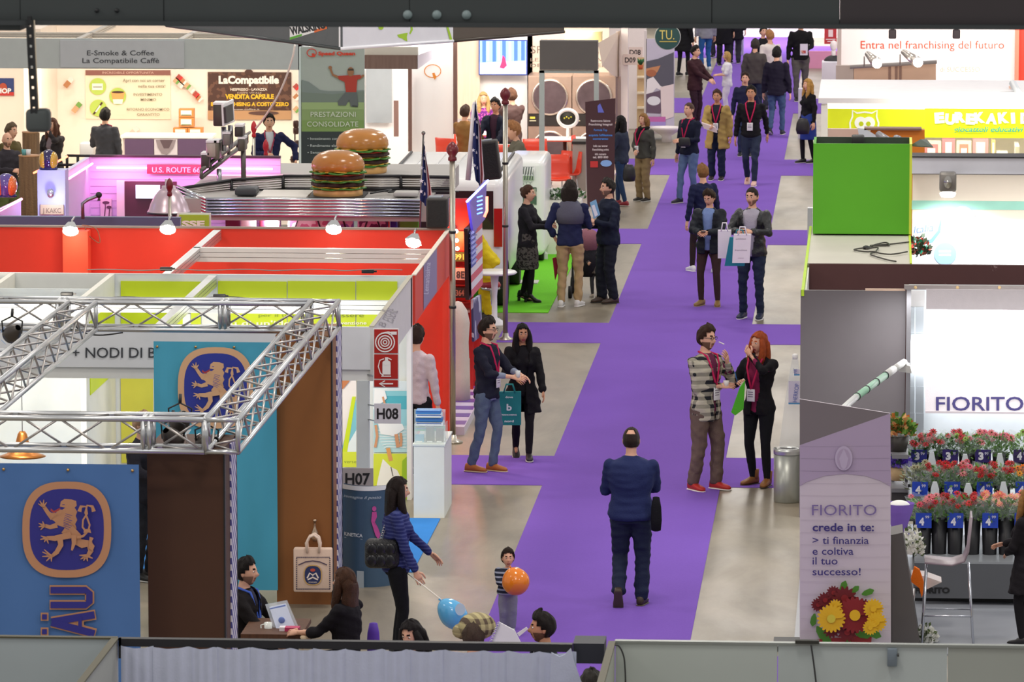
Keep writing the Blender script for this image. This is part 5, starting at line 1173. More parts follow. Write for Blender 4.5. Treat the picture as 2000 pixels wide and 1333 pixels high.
pb(po,'poster_sheet',167,137,333,233,Yk-.02,.015,mat('ece2c6',rough=.6));cv=Canvas(po,front(Yk-.03));cv.rect(167,137,333,147,mprint('8c5a50'));cv.text('INCREDIBILE OPPORTUNITA',200,144,4,mprint('d9b8a8'),w=100)
G_=mprint('b9d25c');Wp=mprint('f4f0e2');Dp=mprint('4a2a22');Tp=mprint('8f8468')
for x,y in((191,169),(230,188),(192,211)):cv.ell(x,y,16.5,16.5,G_)
cv.rect(180,163,201,176,Wp);cv.rect(182,169,199,171,mprint('8a8a78'));cv.poly([(218,181),(243,181),(239,203),(222,203)],Wp);cv.poly([(217,180),(244,180),(241,194),(220,194)],mprint('e8a860'));cv.ell(230.5,180,12,2.2,Dp);cv.stroke([(183,223),(200,200)],3.5,Dp);cv.stroke([(187,219),(196,206)],3,Wp)
for t,y,x0_,w_,h_ in(("Apri con noi un corner",160,240,82,6),('nella tua città!',171,270,53,5.5),('INVESTIMENTO',187,261,56,5),('MINIMO',197,275,30,5),('RITORNO ECONOMICO',216,248,83,5),('GARANTITO',226,268,44,5)):cv.text(t,x0_,y,h_,Tp,w=w_,bold=.01)
cv.done()
po=thing('wall_poster','brown capsule sale poster with big white and yellow lettering','poster',tuple(W(490,234,Yk-.02)))
pb(po,'poster_sheet',406,141,569,234,Yk-.02,.015,mat('4b2e24',rough=.5,kind='spots',c2='6a4838',sc=9.));cv=Canvas(po,front(Yk-.03));cv.rect(406,216,569,234,mprint('b98e66'));cv.text('LaCompatibile',427,163,14,mprint('f1e9e0'),w=118,bold=.05);cv.text('NESPRESSO - LAVAZZA',450,177,4.5,mprint('e2d6c8'),w=72,bold=.03);cv.text('CAFFE VITALE',463,183,3,mprint('c8b8a8'),w=48)
cv.text('VENDITA CAPSULE',440,193,8.5,mprint('e9b82c'),w=95,bold=.05);cv.text('IN FRANCHISING A COSTO ZERO',412,207,7,mprint('e9b82c'),w=152,bold=.04);cv.text('www.coffee.it',455,215,3,mprint('d8ccc0'),w=52);cv.ell(515,221,30,4,mprint('5a3c34'));cv.ell(486,141,8,6,mprint('4b2e24'));cv.done()
po=thing('wall_poster','small blue and red poster at the left edge of the coffee booth','poster',tuple(W(10,186,Yk-.02)))
pb(po,'poster_sheet',-14,153,27,187,Yk-.02,.015,mat('2c3f78',rough=.5));cv=Canvas(po,front(Yk-.03));cv.rect(-14,180,27,187,mprint('c0302c'));cv.ell(6,172,8,10,mprint('b04a32'));cv.text('HOP',-6,182,9,mprint('f2eef0'),w=28,bold=.04);cv.done()
rgc=random.Random(3)
for i,(x,y,a)in enumerate(((134,161,-50),(150,210,-50),(261,257,-45),(350,152,40),(358,160,40),(366,168,40),(374,176,40),(383,185,40),(389,193,40),(345,158,40),(353,166,40),(579,170,45),(579,190,45),(579,214,45))):
 c=W(x,y,Yk-.08);M=Matrix.Translation(c)@Matrix.Rotation(math.radians(a),4,'Y');q=MB();q.m(mat(('b57a50','c9a078','d8c8b8','a8443a')[i%4],rough=.5));w_=.1 if i<3 else.05;q.box((-w_,-.02,-.045),(w_*.2,.03,.045),M=M);q.m(mat(('e8e0d6','6fa04c','e8e0d6','d8302c')[i%4]));q.box((w_*.2,-.02,-.045),(w_,.03,.045),M=M)
 solo(q,'capsule_pack',c,('brown pack above the woman by the stumps','white and blue pack beside the man in grey','pack just over the counter end')[i]+', stuck on the cream wall'if i<3 else 'coffee pack of the slanting double row right of the offer poster'if i<11 else('upper','middle','lower')[i-11]+' coffee pack in the column beside the golf poster','pack','coffee packs stuck on the wall')
for i,(x0_,y0_,x1_,y1_)in enumerate(((349,213,378,229),(349,230,378,248),(338,250,366,264),(367,250,395,264))):
 o2=thing('coffee_box',('topmost','second','lower left','lower right')[i]+' orange coffee box of the display stack','box',tuple(W((x0_+x1_)/2,y1_,Yk-.4)),'orange coffee boxes on the counter');pb(o2,'carton',x0_,y0_,x1_,y1_,Yk-.5,.2,mat('d98a48',rough=.5));pb(o2,'label_plate',x0_+4,y0_+3,x1_-4,y1_-3,Yk-.515,.015,mat('ece8e2'));pb(o2,'green_band',x0_+5,y1_-5,x1_-5,y1_-3.5,Yk-.52,.006,mat('6a7a3c'))
o=thing('counter','white topped counter with violet front in the coffee booth','counter',tuple(W(330,330,90.2))[:2]+(0,))
a_,b_=pxbox(240,270,412,400,90.2,.6);boxpart(o,'body',(a_[0],a_[1],0),b_,mat('e9ddd6',rough=.5));boxpart(o,'top_plate',(a_[0]-.03,a_[1]-.03,b_[2]),(b_[0]+.03,b_[1]+.03,b_[2]+.04),mat('f4ece4',rough=.4))
for x0_,x1_ in((243,301),(301,347),(347,410)):pb(o,'front_panel',x0_+.6,272,x1_-.6,340,90.17,.03,mat('5c4664'if x0_!=301 else 'cdc6cc',rough=.5))
cv=Canvas(o,front(90.165));cv.poly([(304,273),(344,273),(338,290),(326,303),(316,300),(308,288)],mprint('8a7f84'));cv.poly([(312,273),(338,273),(330,290),(320,290)],mprint('5a4a50'));cv.done()
q=MB();q.m(mat('b8bcc0',rough=.4));a_,b_=pxbox(155,279,182,306,90.5,.4);q.rbox(a_,b_,.03);so=q.build('metal_cabinet',None,a_);tag(so,'low grey metal cabinet behind the man in dark grey','cabinet')
area('booth_strip',(-13.5,89.5,2.9),8,1.2,300,(1,.84,.66),(0,0,0))
o=thing('display_rack','black easel rack with coffee jars beside the golf poster','rack',tuple(W(577,345,88)))
for i,(x,y)in enumerate(((578,243),(578,256),(580,282),(579,305),(573,312))):
 q=MB();q.m(mat('4a2a20',rough=.3),True);p=W(x,y+6,88);q.lathe([(.04,0),(.05,.03),(.05,.1),(.03,.12)],p,12);q.build('jar',o)
q=MB();q.m(BLK,True);q.tube([W(576,240,88.1),W(576,300,88.1),W(578,350,88.1),W(578,400,88.1)],.012,6);q.tube([W(566,312,88.1),W(584,312,88.1)],.012,6);q.build('rod',o)
cable([W(x,y,62+(575-x)*.03)for x,y in((576,88),(572,110),(560,148),(544,185),(526,215),(510,238),(500,250))],r=.013,c='e4e0da',label='pale thick rope hanging in an arc from the hanging banner',name='rope')
# golf poster, hanging banner
o=thing('advertising_panel','tall grey green panel of a kneeling golfer with raised arms','panel',(W(650,300,86).x,86,0))
pb(o,'panel_board',588,92,712,449,86,.06,mat('a9b0ae',rough=.5));pb(o,'side_profile',585,92,588,430,85.98,.1,mat('d5e0e2',rough=.4))
cv=Canvas(o,front(85.99));rp=mprint('d0402e');dk=mprint('3c3f42')
cv.rect(589,195,711,258,mprint('8aa06c'));cv.poly([(589,156),(603,160),(625,176),(640,178),(680,178),(711,176),(711,198),(589,198)],mprint('7f8a8a'));cv.poly([(589,180),(650,184),(711,178),(711,200),(589,200)],mprint('76827c'));cv.rect(589,200,711,214,mprint('9aaf7c'));cv.rect(589,235,711,257,mprint('7f9a5a'))
cv.rect(589,257,711,430,mprint('30383c'))
SKp=mprint('9a6a4c');gy=mprint('5f6468')
cv.stroke([(645,133),(650,146),(663,152)],[4,4,6],SKp);cv.ell(645,132,3.5,3.5,SKp);cv.stroke([(701,153),(711,147)],[6,4],SKp)
cv.poly([(660,148),(680,147),(690,147),(704,146),(706,152),(698,156),(696,180),(676,181),(673,160),(662,155)],mprint('b03a30'));cv.ell(685,140,6.5,9,SKp);cv.poly([(680,134),(691,134),(691,138),(680,138)],mprint('4a3a30'))
cv.poly([(675,180),(697,180),(700,205),(698,209),(685,208),(682,194),(676,206),(661,206),(660,198)],gy);cv.stroke([(688,207),(699,208)],3,dk)
cv.stroke([(609+9*math.cos(a),103+7.5*math.sin(a))for a in[2*math.pi*k/20 for k in range(21)]],1.8,rp);cv.poly([(609,104),(614,104),(616,111),(610,111)],rp)
cv.text('Speed Queen',622,107.5,6.5,rp,w=72,bold=.05);cv.text('PRESTAZIONI',607,228,9.5,mprint('d3d8cc'),w=88,bold=.0);cv.text('CONSOLIDATE',600,247,9.5,mprint('d3d8cc'),w=100,bold=0)
for i,t in enumerate(('Investimento contenuto','Rendimento elevato','Senza costi fissi')):cv.text('• '+t,601,273+i*13.5,4.6,mprint('b9c0c2'),w=(80,70,62)[i],bold=.01)
cv.done()
o=thing('hanging_banner','large multi sided hanging banner, one side grey, one white with green map','banner',tuple(W(665,95,62)))
C4=[Vector(Wz(*p,4.72))for p in((325,50),(665,95),(885,80),(1102,62))]
for k,(m_,c0,c1)in enumerate(((mat('5f6365',rough=.3,metal=.3,var=.25,scale=1.5),0,1),(mat('e2e2e8',rough=.6),1,2),(mat('5b5148',rough=.6),2,3))):
 a,b_=C4[c0],C4[c1];q=MB();q.m(m_);n_=(b_-a).cross(Vector((0,0,1))).normalized()*-.03;q.prism([a,b_,b_+Vector((0,0,1.1)),a+Vector((0,0,1.1))],n_);q.build('banner_side',o)
 q=MB();q.m(mat(('3d4244','f0f0f6','40382f')[k],rough=.4),True);q.tube([a,b_],.02,8);q.build('bottom_bar',o)
def lerpc(a,b_,xa,xb):
 def f(x,y):
  t=(x-xa)/(xb-xa);p=a.lerp(b_,t);d=ray(x,y);tt=p.y/d.y;return Vector((p.x,p.y,CH+d.z*tt))
 return f
cv=Canvas(o,lerpc(C4[0],C4[1],325,665),(.3,-.9,0),.006);cv.poly([(570,78),(570,50),(640,42),(640,55)],mprint('e9eaec'));cv.poly([(570,78),(593,70),(593,66),(570,73)],mprint('5fae3a'));cv.poly([(616,64),(640,56),(640,50),(616,58)],mprint('e0703a'))
cv.text('WALSKING',572,68,14,mprint('2c2f32'),w=66,bold=.05,rot=12);cv.done()
cv=Canvas(o,lerpc(C4[1],C4[2],665,885),(-.3,-.9,0),.006);gn=mprint('a5cc3a');cv.poly([(775,68),(783,66),(796,64),(794,72),(795,81),(790,79),(784,75),(778,73)],gn);cv.stroke([(800,66),(804,58),(803,50)],[3,4,4],gn);cv.ell(744,53,5,5,gn);cv.poly([(872,50),(876,50),(885,79),(880,80)],gn);cv.done()
# laundry stand
o=thing('exhibition_booth','bright white laundry stand with brown posts and cream wall text','booth',(-8,95,0))
WW=mat('f2f0ee',rough=.5,var=.01);BR=mat('8a6a60',rough=.6,kind='wood',c2='6a4c44')
Yq=97.0
pb(o,'wall_panel',712,40,1040,335,Yq,.06,WW)
boxpart(o,'wall_panel',(W(1030,100,Yq).x,Yq,0),(-4.95,Yq+.06,2.75),mat('ecd9c6',rough=.6,var=.02))
pb(o,'grey_door',715,135,765,240,Yq-.1,.04,mat('a3a9ac',rough=.4));pb(o,'ceiling_strip',711,92,816,110,93,.1,mat('c9c4b8',rough=.5));pb(o,'wood_beam',712,108,815,135,92.9,.15,mat('7a6258',rough=.6,kind='wood',c2='5c463e'))
pb(o,'white_panel',803,88,886,320,94.5,.06,mat('f8f7f6',rough=.5,var=.01));q=MB();q.m(mat('d5d3e0',rough=.5));q.prism([W(816,108,92.9),W(886,82,95.5),W(886,86,95.5),W(816,135,92.9)],(0,.05,0));q.build('slanted_fascia',o)
for x0,x1,y0,y1,Y_ in((797,804,135,296,94.3),(769,778,197,267,96.5),(885,893,80,262,94.3)):pb(o,'brown_post',x0,y0,x1,y1,Y_,.08,BR)
pb(o,'wood_look_panel',893,79,937,232,96.8,.05,mat('e3cfb8',rough=.5,kind='wood',c2='d2b89c'))
cv=Canvas(o,front(94.49));og=mprint('e08a2c');cv.stroke([(845+16*math.cos(a),139+12.5*math.sin(a))for a in[2*math.pi*k/24 for k in range(25)]],1.6,og);cv.poly([(844,143),(849,142),(850,146),(853,150),(849,156),(846,150)],og);cv.done('logo_print')
cv=Canvas(o,front(Yq-.012));tm=mprint('8a7a6c');cv.text('SPEED QUEEN',1037,104,14,tm,w=150);cv.text('LEADER NEL SERVICE',1036,120,6.5,tm,w=168);cv.text('DELLA LAVANDERIA',1036,131,6.5,tm,w=166);cv.done('wall_lettering')
for x0,x1 in((720,737),(728,745)):pass
pb(o,'light_box',1103,62,1175,82,94,.3,mat('d8c98a',rough=.5));q=MB();q.m(mat('dcc9b4',rough=.5));q.prism([W(1168,84,93.5),W(1214,58,97),W(1214,150,97),W(1200,150,96),W(1176,128,93.6)],(0,.05,0));q.build('slanted_panel',o)
pb(o,'white_pillar',1213,50,1226,332,96.4,.3,mat('e8dcd4',rough=.5));pb(o,'white_pillar',1203,62,1213,330,96.9,.1,mat('dccabc',rough=.5))
area('booth_strip',(-8,94.6,2.9),5,1,130,(1,.95,.9),(math.radians(20),0,0));area('booth_strip',(-5.9,94.2,2.9),1.6,1,70,(1,.85,.7),(math.radians(30),0,0))
o=thing('television','wall television showing a blue street with a red figure','television',tuple(W(983,146,96.6)));pb(o,'frame',935,78,1030,147,96.7,.06,mat('2a3a8a',rough=.3));pb(o,'screen',937,80,1028,145,96.69,.01,glow('86a6f0',.9))
cv=Canvas(o,front(96.685));bl=glow('3d66e0',1.);wl=glow('d8e4ff',1.1)
for x in(942,962,981,1004,1018):cv.rect(x,80,x+7,122,bl)
for x in(951,972,994):cv.rect(x,82,x+4,118,wl)
cv.poly([(937,122),(1028,118),(1028,145),(937,145)],glow('9db4e8',.9));cv.stroke([(950,128),(975,134)],2,wl);cv.stroke([(948,134),(976,138)],2,wl);cv.poly([(982,108),(986,112),(990,128),(984,134),(976,132),(980,120)],glow('d8285a',1.));cv.done('picture')
def dryer(x0,x1,label,low=True):
 Y=96.0;o=thing('dryer',label,'dryer',(W((x0+x1)/2,300,Y).x,Y,0),'stacked steel dryers');ST=mat('b9a090',rough=.35,metal=.6,var=.15)
 pb(o,'cabinet',x0+.5,148,x1-.5,338,Y+.15,.8,ST);pb(o,'upper_front',x0+1,150,x1-1,222,Y+.11,.05,ST);pb(o,'control_strip',x0+1,223,x1-1,246,Y+.1,.05,mat('2b2624',rough=.4));pb(o,'lower_front',x0+1,247,x1-1,336,Y+.11,.05,ST)
 for cy in(190,291):
  c=W((x0+x1)/2,cy,Y+.1);r=.31;q=MB();q.m(metal('d8cabd',.25),True)
  q.tube([c+Vector((r*math.cos(a),0,r*math.sin(a)))for a in[2*math.pi*k/28 for k in range(28)]],.032,8,close=True);dr=q.build('door_ring',o)
  q=MB();q.m(mat('54464a',rough=.25,var=.4,scale=6),True);q.lathe([(.001,0),(.28,.0),(.3,.02)],n=28,smooth=False,M=Matrix.Translation(c+Vector((0,-.01,0)))@Matrix.Rotation(math.pi/2,4,'X'));q.build('door_glass',dr)
 cv=Canvas(o,front(Y+.098));cv.rect(x0+4,228,x0+14,232,mprint('d8c84a'));cv.rect(x0+3,235,x0+16,237,mprint('c9c0a0'));cv.done('control_print')
dryer(1031,1117,'stacked steel dryer nearest the television');dryer(1117,1203,'stacked steel dryer beside the white pillar')
def redchair(x,yt,Y,rz,label):
 o=thing('plastic_chair',label,'chair',(W(x,300,Y).x,Y,0),'red shell chairs of the laundry stand',rz);RC=mat('e8452a',rough=.3,spec=.5)
 q=MB();q.m(RC,True);n=10;V=[]
 prof=[(-.22,.43),(-.19,.455),(-.05,.44),(.1,.43),(.17,.46),(.2,.55),(.215,.68),(.235,.84)]
 for(y,z)in prof:
  for j in range(n+1):
   u=j/n*2-1;w=.23 if z<.6 else.225-.03*(z-.6);V.append((u*w,y-.03*u*u*(1 if z>.5 else 0),z+.03*u*u*(1 if z<.5 else 0)))
 q.add(V,[(i*(n+1)+j,i*(n+1)+j+1,(i+1)*(n+1)+j+1,(i+1)*(n+1)+j)for i in range(len(prof)-1)for j in range(n)],True);s_=q.build('seat_shell',o,local=True);md=s_.modifiers.new('thickness','SOLIDIFY');md.thickness=.018
 for sx in(-1,1):
  for sy in(-1,1):
   q=MB();q.m(metal(),True);q.tube([(sx*.15,sy*.13,.43),(sx*.2,sy*.2,0)],.011,7);q.build('leg',o,local=True)
def table(x,y,Y,w,d,label,rz=0.):
 c=W(x,y,Y);o=thing('cafe_table',label,'table',(c.x,Y+d/2,0),'white topped tables of the laundry stand',rz);q=MB();q.m(mat('f0ece8',rough=.3));q.rbox((-w/2,-d/2,.73),(w/2,d/2,.75),.008);q.build('table_top',o,local=True)
 q=MB();q.m(mat('e05030',rough=.4));q.rbox((-w/2,-d/2,.715),(w/2,d/2,.73),.005);q.build('red_edge',o,local=True);q=MB();q.m(mat('3a3432',rough=.4),True);q.tube([(0,0,.02),(0,0,.72)],.035,10);q.lathe([(.22,0),(.2,.02),(.04,.03)],(0,0,0),18);q.build('pedestal',o,local=True)
table(925,238,95.2,.95,.7,'table with a cup before the seated blonde woman');table(968,266,92.6,.85,.7,'table before the dark jacketed man',.1);table(1101,250,94.2,.8,.7,'table carrying the white ring shaped stand');table(1058,288,90.8,.95,.6,'nearest table with a dark folder, before the child')
for x,Y,rz,lb in((880,95.4,2.7,'red chair at the left end by the white logo panel'),(884,93.6,2.5,'second red chair at the left end, nearer'),(987,92.0,.2,'red chair before the dark jacketed man'),(1050,93.2,.3,'red chair behind the child'),(1088,90.2,.1,'nearest red chair beside the steel cart'),(1102,90.9,-.6,'red chair turned sideways behind the nearest one'),(1143,94,1.5,'red chair hidden behind the maroon roll-up')):redchair(x,0,Y,rz,lb)
q=MB();q.m(mat('f2f2ee',rough=.3),True);c=W(1109,231,94.5);q.tube([c+Vector((.17*math.cos(a),0,.15*math.sin(a)))for a in[2*math.pi*k/24 for k in range(24)]],.035,8,close=True);q.tube([c+Vector((0,0,-.15)),(c.x,c.y,.76)],.03,8);q.m(mat('2a2a20'));q.lathe([(.14,0),(.14,.02)],n=20,M=Matrix.Translation(c)@Matrix.Rotation(math.pi/2,4,'X'));q.m(mat('d8d040'));
for i in range(4):q.sph(c+Vector((-.06+.04*i,-.02,.02*(i%2))),.016,n=6,k=4)
solo(q,'ring_stand',c,'white ring shaped table stand with black centre','stand')
q=MB();q.m(mat('1f1c22',rough=.5));c=W(1027,284,90.9);q.rbox((c.x-.2,90.85,.75),(c.x+.2,91.2,.78),.008);solo(q,'folder',(c.x,91,.75),'dark folder lying on the nearest laundry stand table','folder')
for x in(908,930):
 q=MB();q.m(mat('e9e4e0',rough=.3),True);c=W(x,238,95.4);q.lathe([(.03,0),(.04,.09),(.036,.09),(.03,.01)],(c.x,95.4,.75),12);solo(q,'cup',(c.x,95.4,.75),('white cup left on the blonde woman\'s table','white cup nearer the blonde woman')[x>910],'cup')
q=MB();q.m(mat('b5aca4',rough=.4,metal=.3));a_,b_=pxbox(1118,282,1144,360,91,.5);q.box((a_[0],a_[1],0),b_);q.m(mat('2c2826'));q.box((a_[0]-.01,a_[1]-.02,b_[2]),(b_[0],b_[1],b_[2]+.05));solo(q,'steel_cart',(a_[0],a_[1],0),'grey steel cart with dark top beside the roll-up banner','cart')
o=thing('portal_frame','pale portal posts carrying a dark grey fascia box','portal',(W(1110,200,91.8).x,91.8,0))
pb(o,'fascia_box',1054,80,1167,137,91.75,.3,mat('5f5a58',rough=.6));P_=mat('b7bfbd',rough=.4,metal=.2)
for x0,x1 in((1053,1063),(1160,1169)):
 a_,b_=pxbox(x0,138,x1,300,91.8,.1);boxpart(o,'post',(a_[0],a_[1],0),b_,P_)
pb(o,'cross_bar',1053,138,1169,143,91.8,.1,P_)
o=thing('rollup_banner','maroon roll-up banner with blue and white text','banner',(W(1172,300,89.3).x,89.3,0))
q=MB();q.m(mat('48262c',rough=.5));P=[W(1143,199,89.3),W(1202,192,89.3),W(1199,398,89.3),W(1147,402,89.3)];P[2].z=P[3].z=.06;q.prism(P,(0,.02,0));q.build('banner_sheet',o);boxpart(o,'base_cassette',(P[3].x-.03,89.2,0),(P[2].x+.03,89.42,.06),metal())
cv=Canvas(o,front(89.295));wt=mprint('d9c9cc');bu=mprint('4a86d8');cv.poly([(1167,207),(1172,202),(1180,220),(1168,220)],mprint('6a6fd0'))
for t,y,m_,w_ in(('Restrooms Salone',238,wt,38),('Franchising Integrati',245,wt,46),('Formula Top',256,bu,26),('acquista l\'affiliazione',266,bu,46),('contratto',273,bu,30),('info su www',287,wt,28),('franchising point',294,wt,32),('info numero',303,wt,22),('tel. 800 800',309,wt,30)):cv.text(t,1173,y,4,m_,w=w_,center=True,bold=.03)
cv.rect(1153,315,1168,327,mprint('c83030'));cv.ell(1184,319,11,6.5,mprint('8ab0e8'));cv.done()
def board2(x0,y0,x1,y1,Y,t,lb):
 o=thing('number_sign',lb,'sign',tuple(W(x0,y1,Y)));pb(o,'sign_board',x0,y0,x1,y1,Y,.02,mat('d9c6bc',rough=.5));cv=Canvas(o,front(Y-.001));cv.text(t,(x0+x1)/2,y1-5,9.5,mprint('3a3030'),w=(x1-x0)*.75,center=True,bold=.02);cv.done('lettering')
board2(1217,106,1245,127,96.37,'D09','D09 number board on the white pillar');board2(1226,92,1255,112,98.5,'D08','D08 number board behind the D09 board')
o=thing('exhibition_booth','pale stand past the white pillar with shelf and bedding poster','booth',(-4.6,106,0))
Yp=103.0
pb(o,'wall_panel',1180,55,1262,300,Yp+2,.06,mat('f0e4e0',rough=.5));pb(o,'grey_post',1258,60,1263,292,Yp,.1,mat('d9cfcc'));pb(o,'poster_panel',1262,76,1317,252,Yp,.06,mat('c9c2d4',rough=.5))
pb(o,'step',1263,250,1312,262,Yp-.5,.5,mat('c3b6b8',rough=.4))
for y in(150,181,210):pb(o,'shelf_board',1244,y,1259,y+3,Yp+1,.3,mat('ead9bc'))
pb(o,'shelf_back',1244,112,1259,256,Yp+1.3,.03,mat('d8b98c'))
cv=Canvas(o,front(Yp-.004));cv.poly([(1262,120),(1285,115),(1316,102),(1316,170),(1290,176),(1262,160)],mprint('5c5a66'));cv.poly([(1264,155),(1276,150),(1290,168),(1302,173),(1290,176),(1282,172),(1272,184),(1262,184)],mprint('f0e8ea'));cv.poly([(1262,134),(1290,128),(1284,141),(1274,146),(1262,142)],mprint('c98a60'));cv.ell(1272,143,10,7,mprint('b06a48'))
cv.poly([(1262,184),(1292,176),(1298,190),(1290,222),(1262,220)],mprint('6a5468'));cv.ell(1277,197,13,9,mprint('e6e4ea'));cv.poly([(1290,170),(1316,164),(1316,228),(1292,236)],mprint('ead8d6'));cv.rect(1262,228,1300,240,mprint('c86ab0'));cv.rect(1262,238,1300,246,mprint('a894d8'));cv.done()
q=MB();q.m(mat('2f6a3a',rough=.7),True);c=W(1251,122,Yp+1.1)
for i in range(14):a=i*2.4;q.tube([c+Vector((0,0,-.06)),c+Vector((.06*math.cos(a),.05*math.sin(a),.04)),c+Vector((.09*math.cos(a),.07*math.sin(a),.1-.01*i))],[.012,.02,.004],5)
q.m(mat('c05a2a'));q.lathe([(.04,0),(.055,.09)],c+Vector((0,0,-.14)),10);solo(q,'potted_plant',c,'small potted plant on top of the pale shelf','plant')
o=thing('round_sign','round dark green sign with gold lettering hanging high','sign',tuple(W(1304,97,99)));q=MB();q.m(mat('1f4a46',rough=.5));c=W(1304,72,99);q.lathe([(.235,0),(.235,.04)],n=36,M=Matrix.Translation(c)@Matrix.Rotation(math.pi/2,4,'X'),smooth=False);q.m(mat('d9dcd4'),True);q.tube([c+Vector((.24*math.cos(a),-.02,.24*math.sin(a)))for a in[2*math.pi*k/30 for k in range(30)]],.008,6,close=True);q.build('disc',o)
cv=Canvas(o,front(98.955));cv.text('TU.',1288,77,18,mprint('d8c86a'),w=29);cv.rect(1288,80.5,1322,82,mprint('c9b858'));cv.done('lettering');q=MB();q.m(BLK,True);q.tube([c+Vector((0,0,.23)),c+Vector((0,0,2.2))],.006,5);q.build('hanging_wire',o)
q=MB();q.m(mat('f0e6e6',rough=.25),True);c=W(1302,243,Yp-.9);q.lathe([(.08,0),(.07,.12),(.16,.2),(.24,.26),(.25,.3),(.22,.3),(.16,.22),(.001,.18)],(c.x,c.y,.0),20,sx=1.3);solo(q,'white_basin',(c.x,c.y,0),'white ceramic basin on the floor before the bedding poster','basin')
# white van and cabin
o=thing('white_van','white van parked behind the diner stand, only roof and rear seen','van',(W(860,400,75.2).x,75.2,0));VW=mat('f4f4f2',rough=.2,spec=.6,var=.01)
xa=W(742,345,75).x;xb=W(984,345,75).x
q=MB();q.m(VW);q.rbox((xa,75.0,.35),(xb,79.2,1.93),.14,n=4);q.build('body',o)
for x in(xa+.12,xb-.12):q=MB();q.m(mat('2c2c2e',rough=.4),True);q.tube([(x,75.4,1.95),(x,78.8,1.95)],.022,7);q.build('roof_rail',o)
for k in range(5):q=MB();q.m(mat('dcdcdc',rough=.3),True);q.tube([(xa+.35+k*.3,75.5,1.93),(xa+.35+k*.3,78.7,1.93)],.012,6);q.build('roof_rib',o)
boxpart(o,'rear_window',(xa+.15,74.985,1.2),(xb-.15,75.0,1.75),mat('20262b',rough=.1));
for x in(xa+.02,xb-.14):boxpart(o,'tail_light',(x,74.97,.95),(x+.12,75.02,1.5),mat('b01c1c',rough=.2))
boxpart(o,'rear_bumper',(xa,74.9,.35),(xb,75.05,.55),BLK)
for x in(xa+.1,xb-.1):
 for y in(75.8,78.4):q=MB();q.m(mat('1a1a1b',rough=.7),True);q.tube([(x-.1,y,.33),(x+.1,y,.33)],.33,22);q.build('wheel',o)
o=thing('white_cabin','small rounded white cart cabin with lattice window on the green carpet','cart',(W(1024,490,81.3).x,81.3,0))
xa=W(985,420,81.2).x;xb=W(1064,420,81.2).x;zt=W(1020,313,81.2).z
q=MB();q.m(VW);q.rbox((xa,81.2,.12),(xb,82.9,zt),.1,n=4);q.build('body',o)
pb(o,'window_recess',1001,326,1043,352,81.19,.02,mat('8a8f90',rough=.3))
for i in range(9):q=MB();q.m(VW,True);q.tube([W(1002+i*5,352,81.17),W(1006+i*5 if i<8 else 1043,327,81.17)],.008,5);q.build('lattice_bar',o)
for i in range(7):q=MB();q.m(mat('d8dadc'),True);q.lathe([(.018,0),(.018,.012)],n=10,M=Matrix.Translation(W(1006+i*5.5,343,81.17))@Matrix.Rotation(math.pi/2,4,'X'));q.build('round_knob',o)
cv=Canvas(o,front(81.195));cv.text('OISTY',1005,361,6,mprint('b9bcbc'),w=35,bold=.02);cv.done('lettering');pb(o,'photo_panel',1004,366,1048,400,81.19,.01,mat('4f6a58',rough=.4,kind='spots',c2='b9b0a6',sc=9))
for x in(xa+.1,xb-.1):q=MB();q.m(mat('1a1a1b',rough=.7),True);q.tube([(x-.06,81.6,.2),(x+.06,81.6,.2)],.2,20);q.build('wheel',o)
q=MB();q.m(mat('e3e6e2',rough=.5));q.prism([Wz(990,492),Wz(1056,492),Wz(1070,508),Wz(980,508)],(0,0,.1));solo(q,'ramp_board',Wz(1020,500),'white ramp board at the foot of the white cabin','board')
q=MB();q.m(mat('9ad0a0'));q.box(tuple(Wz(975,552)),tuple(Wz(1052,548)+Vector((0,0,.02))));
b=MB();b.m(mat('c9c4c2'));p0_=Wz(952,556);p1_=Wz(1053,551);b.box((p0_.x,p0_.y,.012),(p1_.x,p1_.y,.03));solo(b,'cover_strip',p0_,'pale floor cover strip on the green carpet','strip')
def leafy(name,c,r,n,cols,label,cat,seed,leaf=.05,group=None,h=1.,pot=None):
 rg=random.Random(seed);q=MB();ms=[mat(x,rough=.6,var=.2)for x in cols]
 for i in range(n):
  a=rg.uniform(0,6.28);t=rg.uniform(0,1)**.5*r;z=rg.uniform(0,1)*r*h*(1.3-t/r*.7);p=Vector(c)+Vector((t*math.cos(a),t*math.sin(a),z));q.m(ms[i%len(ms)]if rg.random()<.8 else ms[0])
  d=Vector((math.cos(a)*.6+rg.uniform(-.4,.4),math.sin(a)*.6+rg.uniform(-.4,.4),rg.uniform(.2,1))).normalized();s_=d.cross(Vector((rg.uniform(-1,1),rg.uniform(-1,1),rg.uniform(-1,1)))).normalized()*leaf*.4
  q.add([p,p+d*leaf*.5+s_,p+d*leaf,p+d*leaf*.5-s_],[(0,1,2,3)],False)
 if pot:q.m(mat(pot,rough=.5),True);q.lathe([(r*.55,-r*1.1),(r*.75,0),(r*.7,0)],c,16)
 return solo(q,name,c,label,cat,group)
boxpart(thing('planter','white planter box beside the white cabin','planter',(W(1095,400,82.5).x,82.5,0)),'trough',(W(1062,400,82.4).x,82.4,0),(W(1135,400,82.4).x,82.8,W(1095,392,82.4).z),mat('ece8e0'))
for x in(1072,1086,1100,1122):leafy('white_flower',W(x,390,82.6),.16,90,('3a6a34','f2f2ee','f2f2ee','4c7a3c'),('leftmost','second','third','rightmost')[(1072,1086,1100,1122).index(x)]+' white flowering plant in the planter by the cabin','plant',x,.07,'white flowers in the planter')
